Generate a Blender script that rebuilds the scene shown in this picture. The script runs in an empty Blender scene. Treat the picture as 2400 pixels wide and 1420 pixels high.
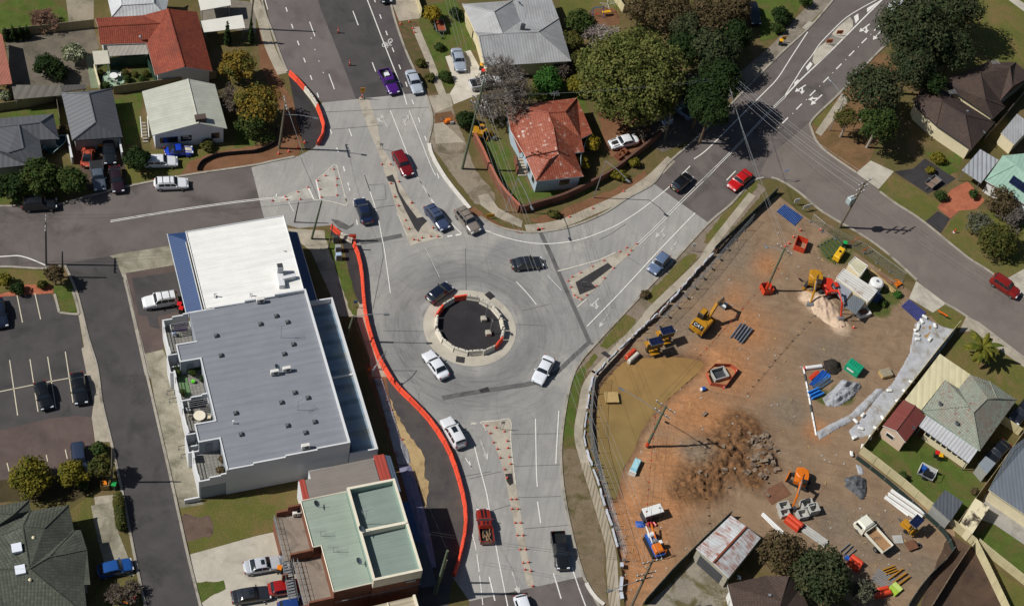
import bpy,math,random
import numpy as np
from mathutils import Vector,Matrix
from mathutils.geometry import delaunay_2d_cdt
# camera, sky, sun, exposure
FPX,TILT,ROLL,HGT=3836.856,0.915272,0.235797,181.9073
W_,H_=2400.0,1420.0
S=bpy.context.scene
COL=S.collection
_fw=np.array([0,math.cos(TILT),-math.sin(TILT)])
_rt=np.array([1.0,0,0]);_up=np.cross(_rt,_fw)
_c,_s=math.cos(ROLL),math.sin(ROLL)
CR,CU=_c*_rt+_s*_up,-_s*_rt+_c*_up
cam=bpy.data.cameras.new('camera');camo=bpy.data.objects.new('camera',cam);COL.objects.link(camo)
cam.sensor_width=36.0;cam.lens=FPX/W_*36.0;cam.clip_start=1.0;cam.clip_end=6000.0
camo.matrix_world=Matrix(((CR[0],CU[0],-_fw[0],0),(CR[1],CU[1],-_fw[1],0),(CR[2],CU[2],-_fw[2],HGT),(0,0,0,1)))
S.camera=camo
SUN_EL,SUN_AZ=math.radians(45.5),math.radians(15.5)
toward=Vector((-math.cos(SUN_AZ)*math.cos(SUN_EL),-math.sin(SUN_AZ)*math.cos(SUN_EL),math.sin(SUN_EL)))
wd=bpy.data.worlds.new('World');S.world=wd;wd.use_nodes=True
_nt=wd.node_tree;_sky=_nt.nodes.new('ShaderNodeTexSky');_sky.sky_type='NISHITA';_sky.sun_disc=False
_sky.sun_elevation=SUN_EL;_sky.sun_rotation=math.atan2(toward.x,toward.y)
_bg=_nt.nodes['Background'];_nt.links.new(_sky.outputs[0],_bg.inputs[0]);_bg.inputs[1].default_value=0.05
sl=bpy.data.lights.new('sun','SUN');sl.energy=5.0;sl.angle=math.radians(0.53);sl.color=(1.0,0.97,0.92)
so=bpy.data.objects.new('sun',sl);COL.objects.link(so);so.rotation_euler=toward.to_track_quat('Z','Y').to_euler()
S.view_settings.view_transform='Standard';S.view_settings.look='None';S.view_settings.exposure=-0.05;S.view_settings.gamma=1.0
# pixels of the photograph -> points on the ground
def P(x,y,z=0.0):
 d=CR*((x-W_/2)/FPX)-CU*((y-H_/2)/FPX)+_fw
 t=(HGT-z)/-d[2]
 return Vector((d[0]*t,d[1]*t,z))
REG={'A1':(0,0,.33803),'A2':(560,0,.33803),'A3':(1080,0,.33803),'A4':(1640,0,.33808),'B1':(0,400,.33803),'B2':(560,400,.33803),'B3':(1100,400,.33811),'B4':(1740,400,.33811),'C1':(0,860,.39448),'C2':(560,860,.39448),'C3':(1100,860,.39427),'C4':(1740,860,.39427),'F':(0,0,1),'R1':(380,480,.29583),'R2':(360,840,.26756)}
def q(reg,*pts):
 ox,oy,s=REG[reg]
 return[(ox+s*a[0],oy+s*a[1])+tuple(a[2:]) for a in pts]
def PP(pts,z=0.0):
 return[P(a[0],a[1],a[2] if len(a)>2 else z) for a in pts]
def crv(pts,n=6,closed=False):
 """a smooth curve through the points"""
 p=[Vector(a) for a in pts];m=len(p);out=[]
 for i in range(m if closed else m-1):
  g=(lambda k:p[k%m]) if closed else(lambda k:p[min(max(k,0),m-1)])
  a,b,c,d=g(i-1),g(i),g(i+1),g(i+2)
  for k in range(n):
   t=k/n
   out.append(.5*(2*b+(c-a)*t+(2*a-5*b+4*c-d)*t*t+(3*b-a-3*c+d)*t**3))
 if not closed:out.append(p[-1])
 return out
def resample(pts,step):
 out=[pts[0].copy()];acc=0.0;last=pts[0].copy()
 for a,b in zip(pts,pts[1:]):
  a=a.copy();L=(b-a).length
  while L>1e-9 and acc+L>=step:
   a=a+(b-a)*((step-acc)/L);out.append(a.copy());L=(b-a).length;acc=0.0
  acc+=L
 return out
 # mesh builder
class MB:
 def __init__(s):s.v=[];s.f=[];s.uv=[];s.m=[];s.smooth=[]
 def poly(s,pts,m=0,smooth=False,udir=None):
  pts=[Vector(p) for p in pts];i=len(s.v);s.v+=pts;s.f.append(list(range(i,i+len(pts))));s.m.append(m);s.smooth.append(smooth)
  n=Vector((0,0,0))
  for a,b in zip(pts,pts[1:]+pts[:1]):n+=a.cross(b)
  if n.length<1e-12:n=Vector((0,0,1))
  n.normalize()
  if udir is None:
   u=Vector((0,0,1)).cross(n)
   u=Vector((1,0,0)) if u.length<0.02 else u.normalized()
  else:u=Vector(udir).normalized()
  w=n.cross(u)
  s.uv.append([(p.dot(u),p.dot(w)) for p in pts])
  return s
 def box(s,c,size,rz=0.0,m=0,top=True):
  c=Vector(c);x,y,z=size[0]/2,size[1]/2,size[2]/2;R=Matrix.Rotation(rz,3,'Z')
  k=[c+R@Vector((a*x,b*y,d*z)) for d in(-1,1) for a,b in((-1,-1),(1,-1),(1,1),(-1,1))]
  for f in((3,2,1,0),(4,5,6,7),(0,1,5,4),(1,2,6,5),(2,3,7,6),(3,0,4,7)):s.poly([k[i] for i in f],m)
  return s
 def bbox(s,c,size,bev,rz=0.0,m=0):
  """a box whose upper edges are chamfered"""
  c=Vector(c);x,y,z=size[0]/2,size[1]/2,size[2]/2;R=Matrix.Rotation(rz,3,'Z')
  def ring(dx,h):return[c+R@Vector((a*(x-dx),b*(y-dx),h)) for a,b in((-1,-1),(1,-1),(1,1),(-1,1))]
  A,B,T=ring(0,-z),ring(0,z-bev),ring(bev,z)
  for r0,r1 in((A,B),(B,T)):
   for i in range(4):s.poly([r0[i],r0[(i+1)%4],r1[(i+1)%4],r1[i]],m)
  s.poly(T,m);s.poly(A[::-1],m);return s
 def prism(s,pts,z0,z1,m=0,mtop=None,bottom=False):
  """walls and lid over a plan outline; z0 may be None (keep the points' own z as the bottom)"""
  p=[Vector(a) for a in pts]
  ar=sum(a.x*b.y-b.x*a.y for a,b in zip(p,p[1:]+p[:1]))
  if ar<0:p=p[::-1]
  lo=[Vector((a.x,a.y,z0)) for a in p];hi=[Vector((a.x,a.y,z1)) for a in p];n=len(p)
  for i in range(n):s.poly([lo[i],lo[(i+1)%n],hi[(i+1)%n],hi[i]],m)
  s.poly(hi,m if mtop is None else mtop)
  if bottom:s.poly(lo[::-1],m)
  return s
 def tube(s,pts,r,n=6,m=0,cap=True,smooth=True):
  pts=[Vector(p) for p in pts];k=len(pts)
  rr=list(r) if isinstance(r,(list,tuple)) else[r]*k
  rings=[]
  for i,p in enumerate(pts):
   d=(pts[min(i+1,k-1)]-pts[max(i-1,0)])
   d=d.normalized() if d.length>1e-9 else Vector((0,0,1))
   a=d.orthogonal().normalized() if abs(d.z)>.99 else d.cross(Vector((0,0,1))).normalized()
   b=d.cross(a)
   rings.append([p+rr[i]*(math.cos(2*math.pi*j/n)*a+math.sin(2*math.pi*j/n)*b) for j in range(n)])
  for A,B in zip(rings,rings[1:]):
   for j in range(n):s.poly([A[j],A[(j+1)%n],B[(j+1)%n],B[j]],m,smooth)
  if cap:s.poly(rings[0][::-1],m);s.poly(rings[-1],m)
  return s
 def lathe(s,c,prof,n=12,m=0,smooth=True,axis='z'):
  c=Vector(c)
  def pt(r,h,t):
   a,b=r*math.cos(t),r*math.sin(t)
   return c+(Vector((a,b,h)) if axis=='z' else Vector((a,h,b)) if axis=='y' else Vector((h,a,b)))
  rs=[[pt(r,h,2*math.pi*j/n) for j in range(n)] for r,h in prof]
  for A,B in zip(rs,rs[1:]):
   for j in range(n):s.poly([A[j],A[(j+1)%n],B[(j+1)%n],B[j]],m,smooth)
  s.poly(rs[0][::-1],m);s.poly(rs[-1],m);return s
 def build(s,name,mats,parent=None,world=False):
  me=bpy.data.meshes.new(name)
  off=parent.location if(parent is not None and world) else Vector((0,0,0))
  me.from_pydata([tuple(p-off) for p in s.v],[],s.f)
  if not isinstance(mats,(list,tuple)):mats=[mats]
  for m in mats:me.materials.append(m)
  if len(mats)>1:me.polygons.foreach_set('material_index',s.m)
  me.polygons.foreach_set('use_smooth',s.smooth)
  ul=me.uv_layers.new(name='uv');ul.data.foreach_set('uv',[c for f in s.uv for p in f for c in p])
  o=bpy.data.objects.new(name,me);COL.objects.link(o)
  if parent is not None:o.parent=parent
  return o
def fastmesh(name,verts,faces,mat,parent=None,smooth=False):
 """numpy quads or triangles (one size) as one mesh object"""
 me=bpy.data.meshes.new(name);nv,nf,k=len(verts),len(faces),faces.shape[1]
 me.vertices.add(nv);me.vertices.foreach_set('co',np.ascontiguousarray(verts,np.float32).ravel())
 me.loops.add(nf*k);me.loops.foreach_set('vertex_index',np.ascontiguousarray(faces,np.int32).ravel())
 me.polygons.add(nf);me.polygons.foreach_set('loop_start',np.arange(0,nf*k,k,dtype=np.int32))
 me.update(calc_edges=True);me.materials.append(mat)
 if smooth:me.polygons.foreach_set('use_smooth',np.ones(nf,bool))
 o=bpy.data.objects.new(name,me);COL.objects.link(o)
 if parent is not None:o.parent=parent
 return o
def tag(o,label=None,cat=None,group=None,kind=None):
 if label:o['label']=label
 if cat:o['category']=cat
 if group:o['group']=group
 if kind:o['kind']=kind
 return o
def thing(name,label,cat,loc=(0,0,0),rz=0.0,group=None):
 o=bpy.data.objects.new(name,None);COL.objects.link(o);o.empty_display_size=.3
 o.location=loc;o.rotation_euler=(0,0,rz);return tag(o,label,cat,group)
def dup(root,loc=None,rz=None,label=None,group=None,scale=None):
 def cp(o,par):
  c=o.copy();COL.objects.link(c)
  if par is not None:c.parent=par
  for ch in o.children:cp(ch,c)
  return c
 r=cp(root,None)
 if loc is not None:r.location=loc
 if rz is not None:r.rotation_euler=(0,0,rz)
 if scale is not None:r.scale=(scale,)*3 if isinstance(scale,(int,float)) else scale
 if label:r['label']=label
 if group:r['group']=group
 return r
def struct(name,mb,m):
 return tag(mb.build(name,m),kind='structure')
 # materials
MATS={}
def lin(c):
 if isinstance(c,str):
  c=[int(c[i:i+2],16)/255 for i in(0,2,4)]
  c=[x/12.92 if x<=.04045 else((x+.055)/1.055)**2.4 for x in c]
 return(c[0],c[1],c[2],1.0)
class NT:
 def __init__(s,name):
  s.mat=bpy.data.materials.new(name);s.mat.use_nodes=True;s.t=s.mat.node_tree;s.bs=s.t.nodes['Principled BSDF']
 def n(s,typ,props=None,**ins):
  nd=s.t.nodes.new('ShaderNode'+typ)
  for k,v in(props or{}).items():setattr(nd,k,v)
  for k,v in ins.items():
   k2=int(k[1:]) if k[0]=='i' and k[1:].isdigit() else k
   s.set(nd.inputs[k2],v)
  return nd
 def set(s,sock,v):
  if isinstance(v,bpy.types.NodeSocket):s.t.links.new(v,sock)
  elif isinstance(v,bpy.types.Node):s.t.links.new(v.outputs[0],sock)
  else:sock.default_value=v
 def noise(s,vec,scale,detail=4.0,rough=.55,dist=0.0):
  return s.n('TexNoise',Vector=vec,Scale=scale,Detail=detail,Roughness=rough,Distortion=dist).outputs['Fac']
 def ramp(s,fac,a,b,c0=(0,0,0,1),c1=(1,1,1,1)):
  r=s.n('ValToRGB',Fac=fac);e=r.color_ramp.elements
  e[0].position,e[1].position,e[0].color,e[1].color=a,b,c0,c1
  return r.outputs[0]
 def mix(s,fac,a,b,blend='MIX'):
  m=s.n('Mix',dict(data_type='RGBA',blend_type=blend))
  s.set(m.inputs[0],fac);s.set(m.inputs[6],a);s.set(m.inputs[7],b);return m.outputs[2]
 def math(s,op,a,b=0.0,clamp=False):
  m=s.n('Math',dict(operation=op,use_clamp=clamp));s.set(m.inputs[0],a);s.set(m.inputs[1],b);return m.outputs[0]
 def done(s,col,rough=.7,metal=0.0,bump=None,bstr=.3,bdist=.05,spec=.5):
  s.set(s.bs.inputs['Base Color'],col);s.set(s.bs.inputs['Roughness'],rough);s.bs.inputs['Metallic'].default_value=metal
  s.bs.inputs['Specular IOR Level'].default_value=spec
  if bump is not None:
   b=s.n('Bump',Height=bump,Strength=bstr,Distance=bdist);s.t.links.new(b.outputs[0],s.bs.inputs['Normal'])
  return s.mat
def plain(name,col,rough=.5,var=.12,scale=3.0,metal=0.0,spec=.5,world=False):
 """paint, plastic or metal with slight unevenness and grime"""
 if name in MATS:return MATS[name]
 t=NT(name);c=lin(col)
 vec=t.n('NewGeometry').outputs['Position'] if world else t.n('TexCoord').outputs['Object']
 f=t.ramp(t.noise(vec,scale,5,.6),.32,.7)
 c2=tuple(x*(1-var) for x in c[:3])+(1,);c3=tuple(min(1,x*(1+var*.6)) for x in c[:3])+(1,)
 MATS[name]=t.done(t.mix(f,c2,c3),rough,metal,spec=spec);return MATS[name]
def varied(name,col,rough=.5,v=.16):
 """paint or plastic whose tone differs from one object to the next, with scuffs"""
 t=NT(name);r=t.n('ObjectInfo').outputs['Random'];c=lin(col);k=lambda f:tuple(min(1,x*f) for x in c[:3])+(1,);ob=t.n('TexCoord').outputs['Object']
 cc=t.mix(r,k(1-v),k(1+v));cc=t.mix(t.ramp(t.noise(ob,3,6,.7),.55,.75),cc,t.mix(.35,cc,lin('8a7a6c')));MATS[name]=t.done(cc,rough,spec=.4);return MATS[name]
def ground(name,c1,c2,scale=.25,c3=None,s3=.08,lo3=.5,hi3=.65,fine=6.0,fv=.25,rough=.95,bump=.3,bdist=.05,extra=None):
 """earth, grass, paving: two tones by broad noise, a third in patches, fine grain"""
 if name in MATS:return MATS[name]
 t=NT(name);vec=t.n('NewGeometry').outputs['Position']
 col=t.mix(t.ramp(t.noise(vec,scale,6,.62,.4),.35,.66),lin(c1),lin(c2))
 if c3 is not None:col=t.mix(t.ramp(t.noise(vec,s3,7,.65,.6),lo3,hi3),col,lin(c3))
 if extra:col=extra(t,vec,col)
 g=t.noise(vec,fine,4,.7)
 gr=t.ramp(g,.25,.75,(1-fv,1-fv,1-fv,1),(1+fv,1+fv,1+fv,1))
 col=t.mix(1.0,col,gr,'MULTIPLY')
 MATS[name]=t.done(col,rough,0,g,bump,bdist,spec=.2);return MATS[name]
def ribbed(name,col,pitch=.2,depth=.25,rough=.45,stain=None,sa=.5,sb=.7,sscale=.6,along='u',var=.1,metal=0.0,bstr=.5):
 """profiled sheet roofing: ribs run down the slope (u) or along the eave (v)"""
 if name in MATS:return MATS[name]
 t=NT(name);uv=t.n('UVMap').outputs[0];sp=t.n('SeparateXYZ',Vector=uv);c=sp.outputs[0 if along=='u' else 1]
 w=t.math('SINE',t.math('MULTIPLY',c,2*math.pi/pitch));w=t.math('MULTIPLY_ADD',w,.5);w.node.inputs[2].default_value=.5
 pos=t.n('NewGeometry').outputs['Position']
 base=lin(col);dk=tuple(x*(1-depth) for x in base[:3])+(1,)
 cc=t.mix(t.ramp(w,.02,.45),dk,base)
 lo=t.mix(t.ramp(t.noise(pos,.5,5,.6),.35,.65),(1-var,1-var,1-var,1),(1+var*.5,1+var*.5,1+var*.5,1))
 cc=t.mix(1.0,cc,lo,'MULTIPLY')
 sk=t.n('Mapping',Vector=uv);sk.inputs['Scale'].default_value=(1.5,.13,1) if along=='u' else(.13,1.5,1)
 cc=t.mix(1.0,cc,t.ramp(t.noise(sk.outputs[0],1.0,5,.7),.3,.7,(.86,.85,.84,1),(1.05,1.05,1.05,1)),'MULTIPLY')
 cc=t.mix(t.ramp(t.noise(pos,.9,6,.75),.6,.78,(0,0,0,1),(.35,.35,.35,1)),cc,t.mix(.6,cc,lin('5f5648')))
 if stain:
  st=t.n('Mapping',Vector=uv);st.inputs['Scale'].default_value=(2.2,.35,1)
  f=t.math('MULTIPLY',t.ramp(t.noise(pos,sscale,4,.6),sa,sb),t.ramp(t.noise(st.outputs[0],1.6,5,.7),.38,.62))
  cc=t.mix(f,cc,lin(stain))
 MATS[name]=t.done(cc,rough,metal,w,bstr,.03);return MATS[name]
def tiled(name,c1,c2,c3=None,su=.3,sv=.34,rough=.75,gap=.55,a3=.6,b3=.72,grime=None):
 """roof tiles in courses across the slope, each tile its own tone, lichen in flecks"""
 if name in MATS:return MATS[name]
 t=NT(name);uv=t.n('UVMap').outputs[0];sp=t.n('SeparateXYZ',Vector=uv)
 u=t.math('DIVIDE',sp.outputs[0],su);v=t.math('DIVIDE',sp.outputs[1],sv)
 cell=t.n('CombineXYZ',X=t.math('FLOOR',u),Y=t.math('FLOOR',v)).outputs[0]
 r=t.n('TexWhiteNoise',dict(noise_dimensions='2D'),Vector=cell).outputs['Value']
 cc=t.mix(r,lin(c1),lin(c2));pos=t.n('NewGeometry').outputs['Position']
 if c3:cc=t.mix(t.math('MULTIPLY',t.ramp(t.noise(cell,.9,2,.8),a3,b3),t.ramp(t.noise(pos,.35,4,.6),.4,.6)),cc,lin(c3))
 if grime:cc=t.mix(t.ramp(t.noise(pos,.22,5,.6),.48,.72),cc,lin(grime))
 fu=t.math('FRACT',u);fv=t.math('FRACT',v)
 edge=t.math('MULTIPLY',t.ramp(fv,.0,.22),t.ramp(t.math('ABSOLUTE',t.math('SUBTRACT',fu,.5)),.36,.5,(1,1,1,1),(0,0,0,1)))
 cc=t.mix(edge,t.mix(gap,cc,(0,0,0,1)),cc)
 MATS[name]=t.done(cc,rough,0,t.math('ADD',fv,t.math('SINE',t.math('MULTIPLY',fu,3.14159))),.6,.04,spec=.3);return MATS[name]
def leafmat(name,c1,c2,c3=None):
 if name in MATS:return MATS[name]
 t=NT(name);r=t.n('NewGeometry').outputs['Random Per Island'];ob=t.n('TexCoord').outputs['Object']
 cc=t.mix(r,lin(c1),lin(c2))
 if c3:cc=t.mix(t.ramp(t.noise(ob,.55,3,.6),.45,.62),cc,lin(c3))
 t.done(cc,.75,spec=.12)
 tr=t.n('BsdfTranslucent',Color=cc);ms=t.n('MixShader',Fac=.22);out=t.t.nodes['Material Output']
 t.t.links.new(t.bs.outputs[0],ms.inputs[1]);t.t.links.new(tr.outputs[0],ms.inputs[2]);t.t.links.new(ms.outputs[0],out.inputs[0])
 MATS[name]=t.mat;return t.mat
rng=random.Random(7)
# the setting: ground, roads, footpaths, markings
RC=P(1101,768)
def wear(t,vec,col):
 """tyre-polished rings round the island, blotches, streaks of dropped rubber"""
 d=t.n('VectorMath',dict(operation='DISTANCE'));t.set(d.inputs[0],vec);d.inputs[1].default_value=RC
 jit=t.noise(vec,.35,3)
 dd=t.math('ADD',d.outputs['Value'],t.math('MULTIPLY',jit,2.0))
 ring=t.math('MULTIPLY',t.ramp(t.math('DIVIDE',dd,20),.40,.47),t.ramp(t.math('DIVIDE',dd,20),.5,.75,(1,1,1,1),(0,0,0,1)))
 col=t.mix(t.math('MULTIPLY',ring,.42),col,lin('5b5b5c'))
 sp=t.n('VectorMath',dict(operation='SUBTRACT'));t.set(sp.inputs[0],vec);sp.inputs[1].default_value=RC;xy=t.n('SeparateXYZ',Vector=sp.outputs[0])
 an=t.math('ARCTAN2',xy.outputs[1],xy.outputs[0]);pol=t.n('CombineXYZ',X=t.math('MULTIPLY',d.outputs['Value'],1.1),Y=t.math('MULTIPLY',an,1.3)).outputs[0]
 arc=t.math('MULTIPLY',t.ramp(t.noise(pol,1.6,5,.7),.48,.66),t.ramp(t.math('DIVIDE',d.outputs['Value'],20),.55,1.0,(1,1,1,1),(0,0,0,1)))
 col=t.mix(t.math('MULTIPLY',arc,.38),col,lin('525252'));mpn=t.n('Mapping',Vector=vec);mpn.inputs['Rotation'].default_value=(0,0,math.radians(18));mpn.inputs['Scale'].default_value=(1.3,.1,1)
 st=t.math('MULTIPLY',t.ramp(t.noise(mpn.outputs[0],1.0,4,.65),.46,.64),t.ramp(t.math('DIVIDE',d.outputs['Value'],40),.35,.5));col=t.mix(t.math('MULTIPLY',st,.3),col,lin('5c5b5a'))
 vo=t.n('TexVoronoi',dict(feature='DISTANCE_TO_EDGE'),Vector=vec,Scale=.21);col=t.mix(t.ramp(vo.outputs['Distance'],.004,.012,(.2,.2,.2,1),(0,0,0,1)),col,lin('4c4b4a'))
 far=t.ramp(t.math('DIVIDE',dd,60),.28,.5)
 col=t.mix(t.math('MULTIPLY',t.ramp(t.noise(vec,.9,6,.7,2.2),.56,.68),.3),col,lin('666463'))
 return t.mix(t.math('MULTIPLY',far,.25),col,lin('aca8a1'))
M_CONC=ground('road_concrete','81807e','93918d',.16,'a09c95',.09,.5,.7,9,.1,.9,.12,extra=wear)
M_CONC2=ground('pale_concrete','a39d90','b5ae9f',.4,'8d877c',.25,.52,.7,7,.14,.9,.2)
M_PATH=ground('footpath_concrete','958c7d','a89e8d',.5,'7c7466',.3,.52,.7,6,.16,.9,.2)
M_KERB=ground('kerb_concrete','8f897e','a19a8d',.8,'6d665b',.4,.5,.7,6,.15,.9,.2)
M_ASPH=ground('old_asphalt','5c5552','69625e',.2,'4d4845',.12,.52,.68,9,.12,.92,.15)
M_ASPH2=ground('north_asphalt','625b59','6d6663',.2,'575150',.12,.52,.68,9,.12,.92,.15)
M_DARK=ground('dark_asphalt','444141','4e4b4a',.3,'3a3838',.2,.52,.7,9,.12,.92,.15)
M_NEW=ground('new_asphalt','333132','3b393a',.4,'2d2b2c',.25,.5,.7,8,.15,.92,.2)
M_RED=ground('reddish_asphalt','574b47','62544f',.25,'4a413e',.15,.5,.7,8,.13,.92,.15)
M_PATCH=ground('repair_asphalt','5b5958','656361',.8,'4b4948',.5,.5,.7,8,.15,.92,.2)
M_VERGE=ground('verge_ground','5c5232','544f2c',.3,'6d5a40',.2,.48,.66,5,.3,.98,.5)
M_GRASS=ground('lawn_grass','45551f','53622a',.6,'605833',.35,.46,.66,7,.38,.98,.9,.12)
M_GRASS2=ground('dry_grass','565a2a','62602f',.4,'715f3d',.22,.46,.66,6,.35,.98,.9,.12)
M_DIRT=ground('brown_dirt','6b4a33','7a5840',.35,'5a4632',.2,.5,.7,5,.25,.98,.6)
M_MULCH=ground('red_gravel','9a5a42','a8664c',.8,'87503c',.4,.5,.7,6,.3,.98,.5)
M_WHITE=plain('road_paint','d9d6cf',.7,.22,6,world=True)
M_CREAM=plain('worn_road_paint','c2bcae',.75,.3,5,world=True)
M_DARKC=ground('stained_concrete','77746c','858178',.3,'68645c',.2,.5,.7,6,.15,.9,.2)
LAYER=[0]
def sheet(name,pts,mat,z=.016,smooth=0):
 w=PP(pts);LAYER[0]+=1;z+=(LAYER[0]%50)*.00012
 if smooth:w=crv(w,smooth,True)
 if any(k in mat.name for k in('grass','dirt','earth','verge','sand','bed')):
  ej=random.Random(len(pts)+LAYER[0]);w=[p+Vector((ej.uniform(-.13,.13),ej.uniform(-.13,.13),0)) for p in resample(w+w[:1],.55)[:-1]]
 return struct(name,MB().poly([Vector((p.x,p.y,z)) for p in w],udir=(1,0,0)),mat)
def strip(mb,pts,width,z,dash=None,off=0.0):
 pts=[Vector((p.x,p.y,0)) for p in pts]
 if dash:
  fine=resample(pts,.25);per=int(round((dash[0]+dash[1])/.25));on=max(1,int(round(dash[0]/.25)))
  for i in range(int(off/.25),len(fine)-1,per):strip(mb,fine[i:i+on+1],width,z)
  return mb
 if len(pts)<2:return mb
 L=[];Rr=[]
 for i,p in enumerate(pts):
  d=(pts[min(i+1,len(pts)-1)]-pts[max(i-1,0)]).normalized();n=Vector((-d.y,d.x,0))*width/2
  L.append(p+n+Vector((0,0,z)));Rr.append(p-n+Vector((0,0,z)))
 for i in range(len(pts)-1):mb.poly([Rr[i],Rr[i+1],L[i+1],L[i]])
 return mb
def wallstrip(mb,pts,width,z0,z1,m=0):
 """a low solid band along a line (kerb, wall)"""
 pts=[Vector((p.x,p.y,0)) for p in pts];a=[];b=[]
 for i,p in enumerate(pts):
  d=(pts[min(i+1,len(pts)-1)]-pts[max(i-1,0)]).normalized();n=Vector((-d.y,d.x,0))*width/2
  a.append(p+n);b.append(p-n)
 up=lambda v,h:Vector((v.x,v.y,h))
 for i in range(len(pts)-1):
  mb.poly([up(b[i],z1),up(b[i+1],z1),up(a[i+1],z1),up(a[i],z1)],m)
  mb.poly([up(b[i],z0),up(b[i+1],z0),up(b[i+1],z1),up(b[i],z1)],m)
  mb.poly([up(a[i+1],z0),up(a[i],z0),up(a[i],z1),up(a[i+1],z1)],m)
 for i,s in((0,1),(-1,-1)):
  pl=[up(a[i],z0),up(b[i],z0),up(b[i],z1),up(a[i],z1)];mb.poly(pl if s>0 else pl[::-1],m)
 return mb
KERB=MB()
def kerb(pts,smooth=6):
 w=PP(pts);wallstrip(KERB,crv(w,smooth) if smooth else w,.32,-.02,.13)
def footpath(name,pts,width,mat=None,z=.03,smooth=5):
 w=PP(pts);mb=MB();strip(mb,crv(w,smooth) if smooth else w,width,z);return struct(name,mb,mat or M_PATH)
 # the ground sheet has a hole where the building site's own uneven terrain lies
SITE=[(1662,597),(1740,525),(1822,456),(1880,503),(1960,558),(2075,642),(2148,692),(2115,722),(2150,745),(2222,735),(2240,775),(2125,918),(2010,1062),(2120,1150),(2240,1245),(2232,1278),(2130,1450),(2040,1450),(1900,1345),(1790,1265),(1713,1203),(1640,1278),(1506,1412),(1495,1450),(1466,1450),(1458,1340),(1436,1240),(1410,1150),(1392,1060),(1386,980),(1394,885),(1424,848),(1485,772),(1570,690)]
hole=resample(PP(SITE+SITE[:1]),.7)[:-1]
B=900
hc=[Vector((v.x,v.y,0)) for v in hole]
mbg=MB();far=[Vector((-B,-300,0)),Vector((B,-300,0)),Vector((B,2500,0)),Vector((-B,2500,0))]
nf=len(far);allv=far+hc
edges=[(i,(i+1)%nf) for i in range(nf)]+[(nf+i,nf+(i+1)%len(hc)) for i in range(len(hc))]
vv,ee,ff,*_r=delaunay_2d_cdt([v.to_2d() for v in allv],edges,[],0,1e-5)
def inside(p,poly):
 c=False;j=len(poly)-1
 for i in range(len(poly)):
  a,b=poly[i],poly[j]
  if(a[1]>p[1])!=(b[1]>p[1]) and p[0]<(b[0]-a[0])*(p[1]-a[1])/(b[1]-a[1])+a[0]:c=not c
  j=i
 return c
for f in ff:
 c=sum((vv[i] for i in f),Vector((0,0)))/len(f)
 if not inside(c,hc):mbg.poly([Vector((vv[i].x,vv[i].y,0)) for i in f],udir=(1,0,0))
struct('ground',mbg,M_VERGE)
# roads
sheet('north_road',[(604,-60),(930,-60),(915,2),(949,115),(996,217),(756,241),(690,200),(673,169),(639,78)],M_ASPH2)
sheet('resurfaced_lane',[(735,-30),(846,-30),(902,104),(941,222),(834,232),(797,135),(755,30)],M_DARK,.024)
sheet('road_shoulder',[(846,-30),(928,-60),(915,2),(949,115),(996,217),(941,222),(902,104)],ground('shoulder_asphalt','4c4746','565150',.3,'443f3e',.2,.5,.7,8,.12),.024)
CONC=[(756,241),(996,217),(1013,281),(1003,338),(1012,372),(1033,406),(1087,473),(1125,508),(1168,532),(1215,543),(1262,545),(1337,532),(1414,501),(1472,464),(1531,430),(1661,523),(1391,811),(1362,845),(1343,880),(1328,940),(1315,1041),(1319,1136),(1337,1238),(1364,1351),(1100,1408),(1060,1350),(1085,1280),(1090,1180),(1065,1060),(1010,985),(930,900),(880,830),(855,720),(838,600),(826,560),(775,528),(700,535),(619,512),(585,394),(640,378),(700,366),(735,348),(765,300),(748,250)]
sheet('concrete_intersection',CONC,M_CONC)
sheet('side_road',[(-60,488),(0,484),(120,482),(200,462),(297,438),(439,411),(588,389),(619,512),(560,545),(402,578),(340,590),(253,603),(152,622),(101,630),(0,626),(-60,640)],M_ASPH)
LANE_L=[(150,618),(165,650),(182,694),(206,790),(227,860),(239,945),(260,1033),(290,1170),(316,1306),(345,1440)]
LANE_R=[(255,601),(278,612),(292,657),(318,760),(340,860),(400,1120),(440,1300),(475,1440)]
sheet('laneway',LANE_L+LANE_R[::-1],M_DARK,.024)
sheet('car_park',[(-80,700),(120,688),(139,733),(184,736),(199,850),(219,939),(215,978),(181,974),(120,980),(0,1008),(-80,1030)],M_DARK,.02)
sheet('car_park_entry',[(-80,1030),(0,1008),(120,980),(181,974),(215,978),(221,1040),(230,1110),(-80,1130)],M_RED,.02)
sheet('north_east_road',[(1531,430),(1567,382),(1640,318),(1700,258),(1751,206),(1826,130),(1905,56),(1985,-40),(2240,-60),(2150,40),(2063,118),(1971,216),(1897,287),(1902,304),(1927,348),(2008,406),(2103,480),(2160,517),(2267,603),(2328,643),(2500,770),(2480,900),(2399,840),(2264,741),(2213,711),(2149,657),(2078,593),(2021,552),(1929,498),(1872,451),(1831,425),(1800,418),(1775,423),(1745,440),(1714,478),(1661,523)],M_ASPH)
sheet('side_street',[(1897,287),(1902,304),(1927,348),(2008,406),(2103,480),(2160,517),(2267,603),(2328,643),(2500,770),(2480,900),(2399,840),(2264,741),(2213,711),(2149,657),(2078,593),(2021,552),(1929,498),(1872,451),(1831,425),(1780,410),(1800,370)],ground('street_asphalt','6b625d','756c66',.2,'625a55',.1,.5,.7,8,.12),.02)
sheet('south_road',[(1100,1408),(1364,1351),(1390,1400),(1415,1440),(1440,1500),(1090,1500)],M_ASPH)
sheet('widening',[(676,176),(700,200),(730,240),(757,290),(758,312),(738,345),(716,352),(700,300)],M_NEW,.022)
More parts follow.
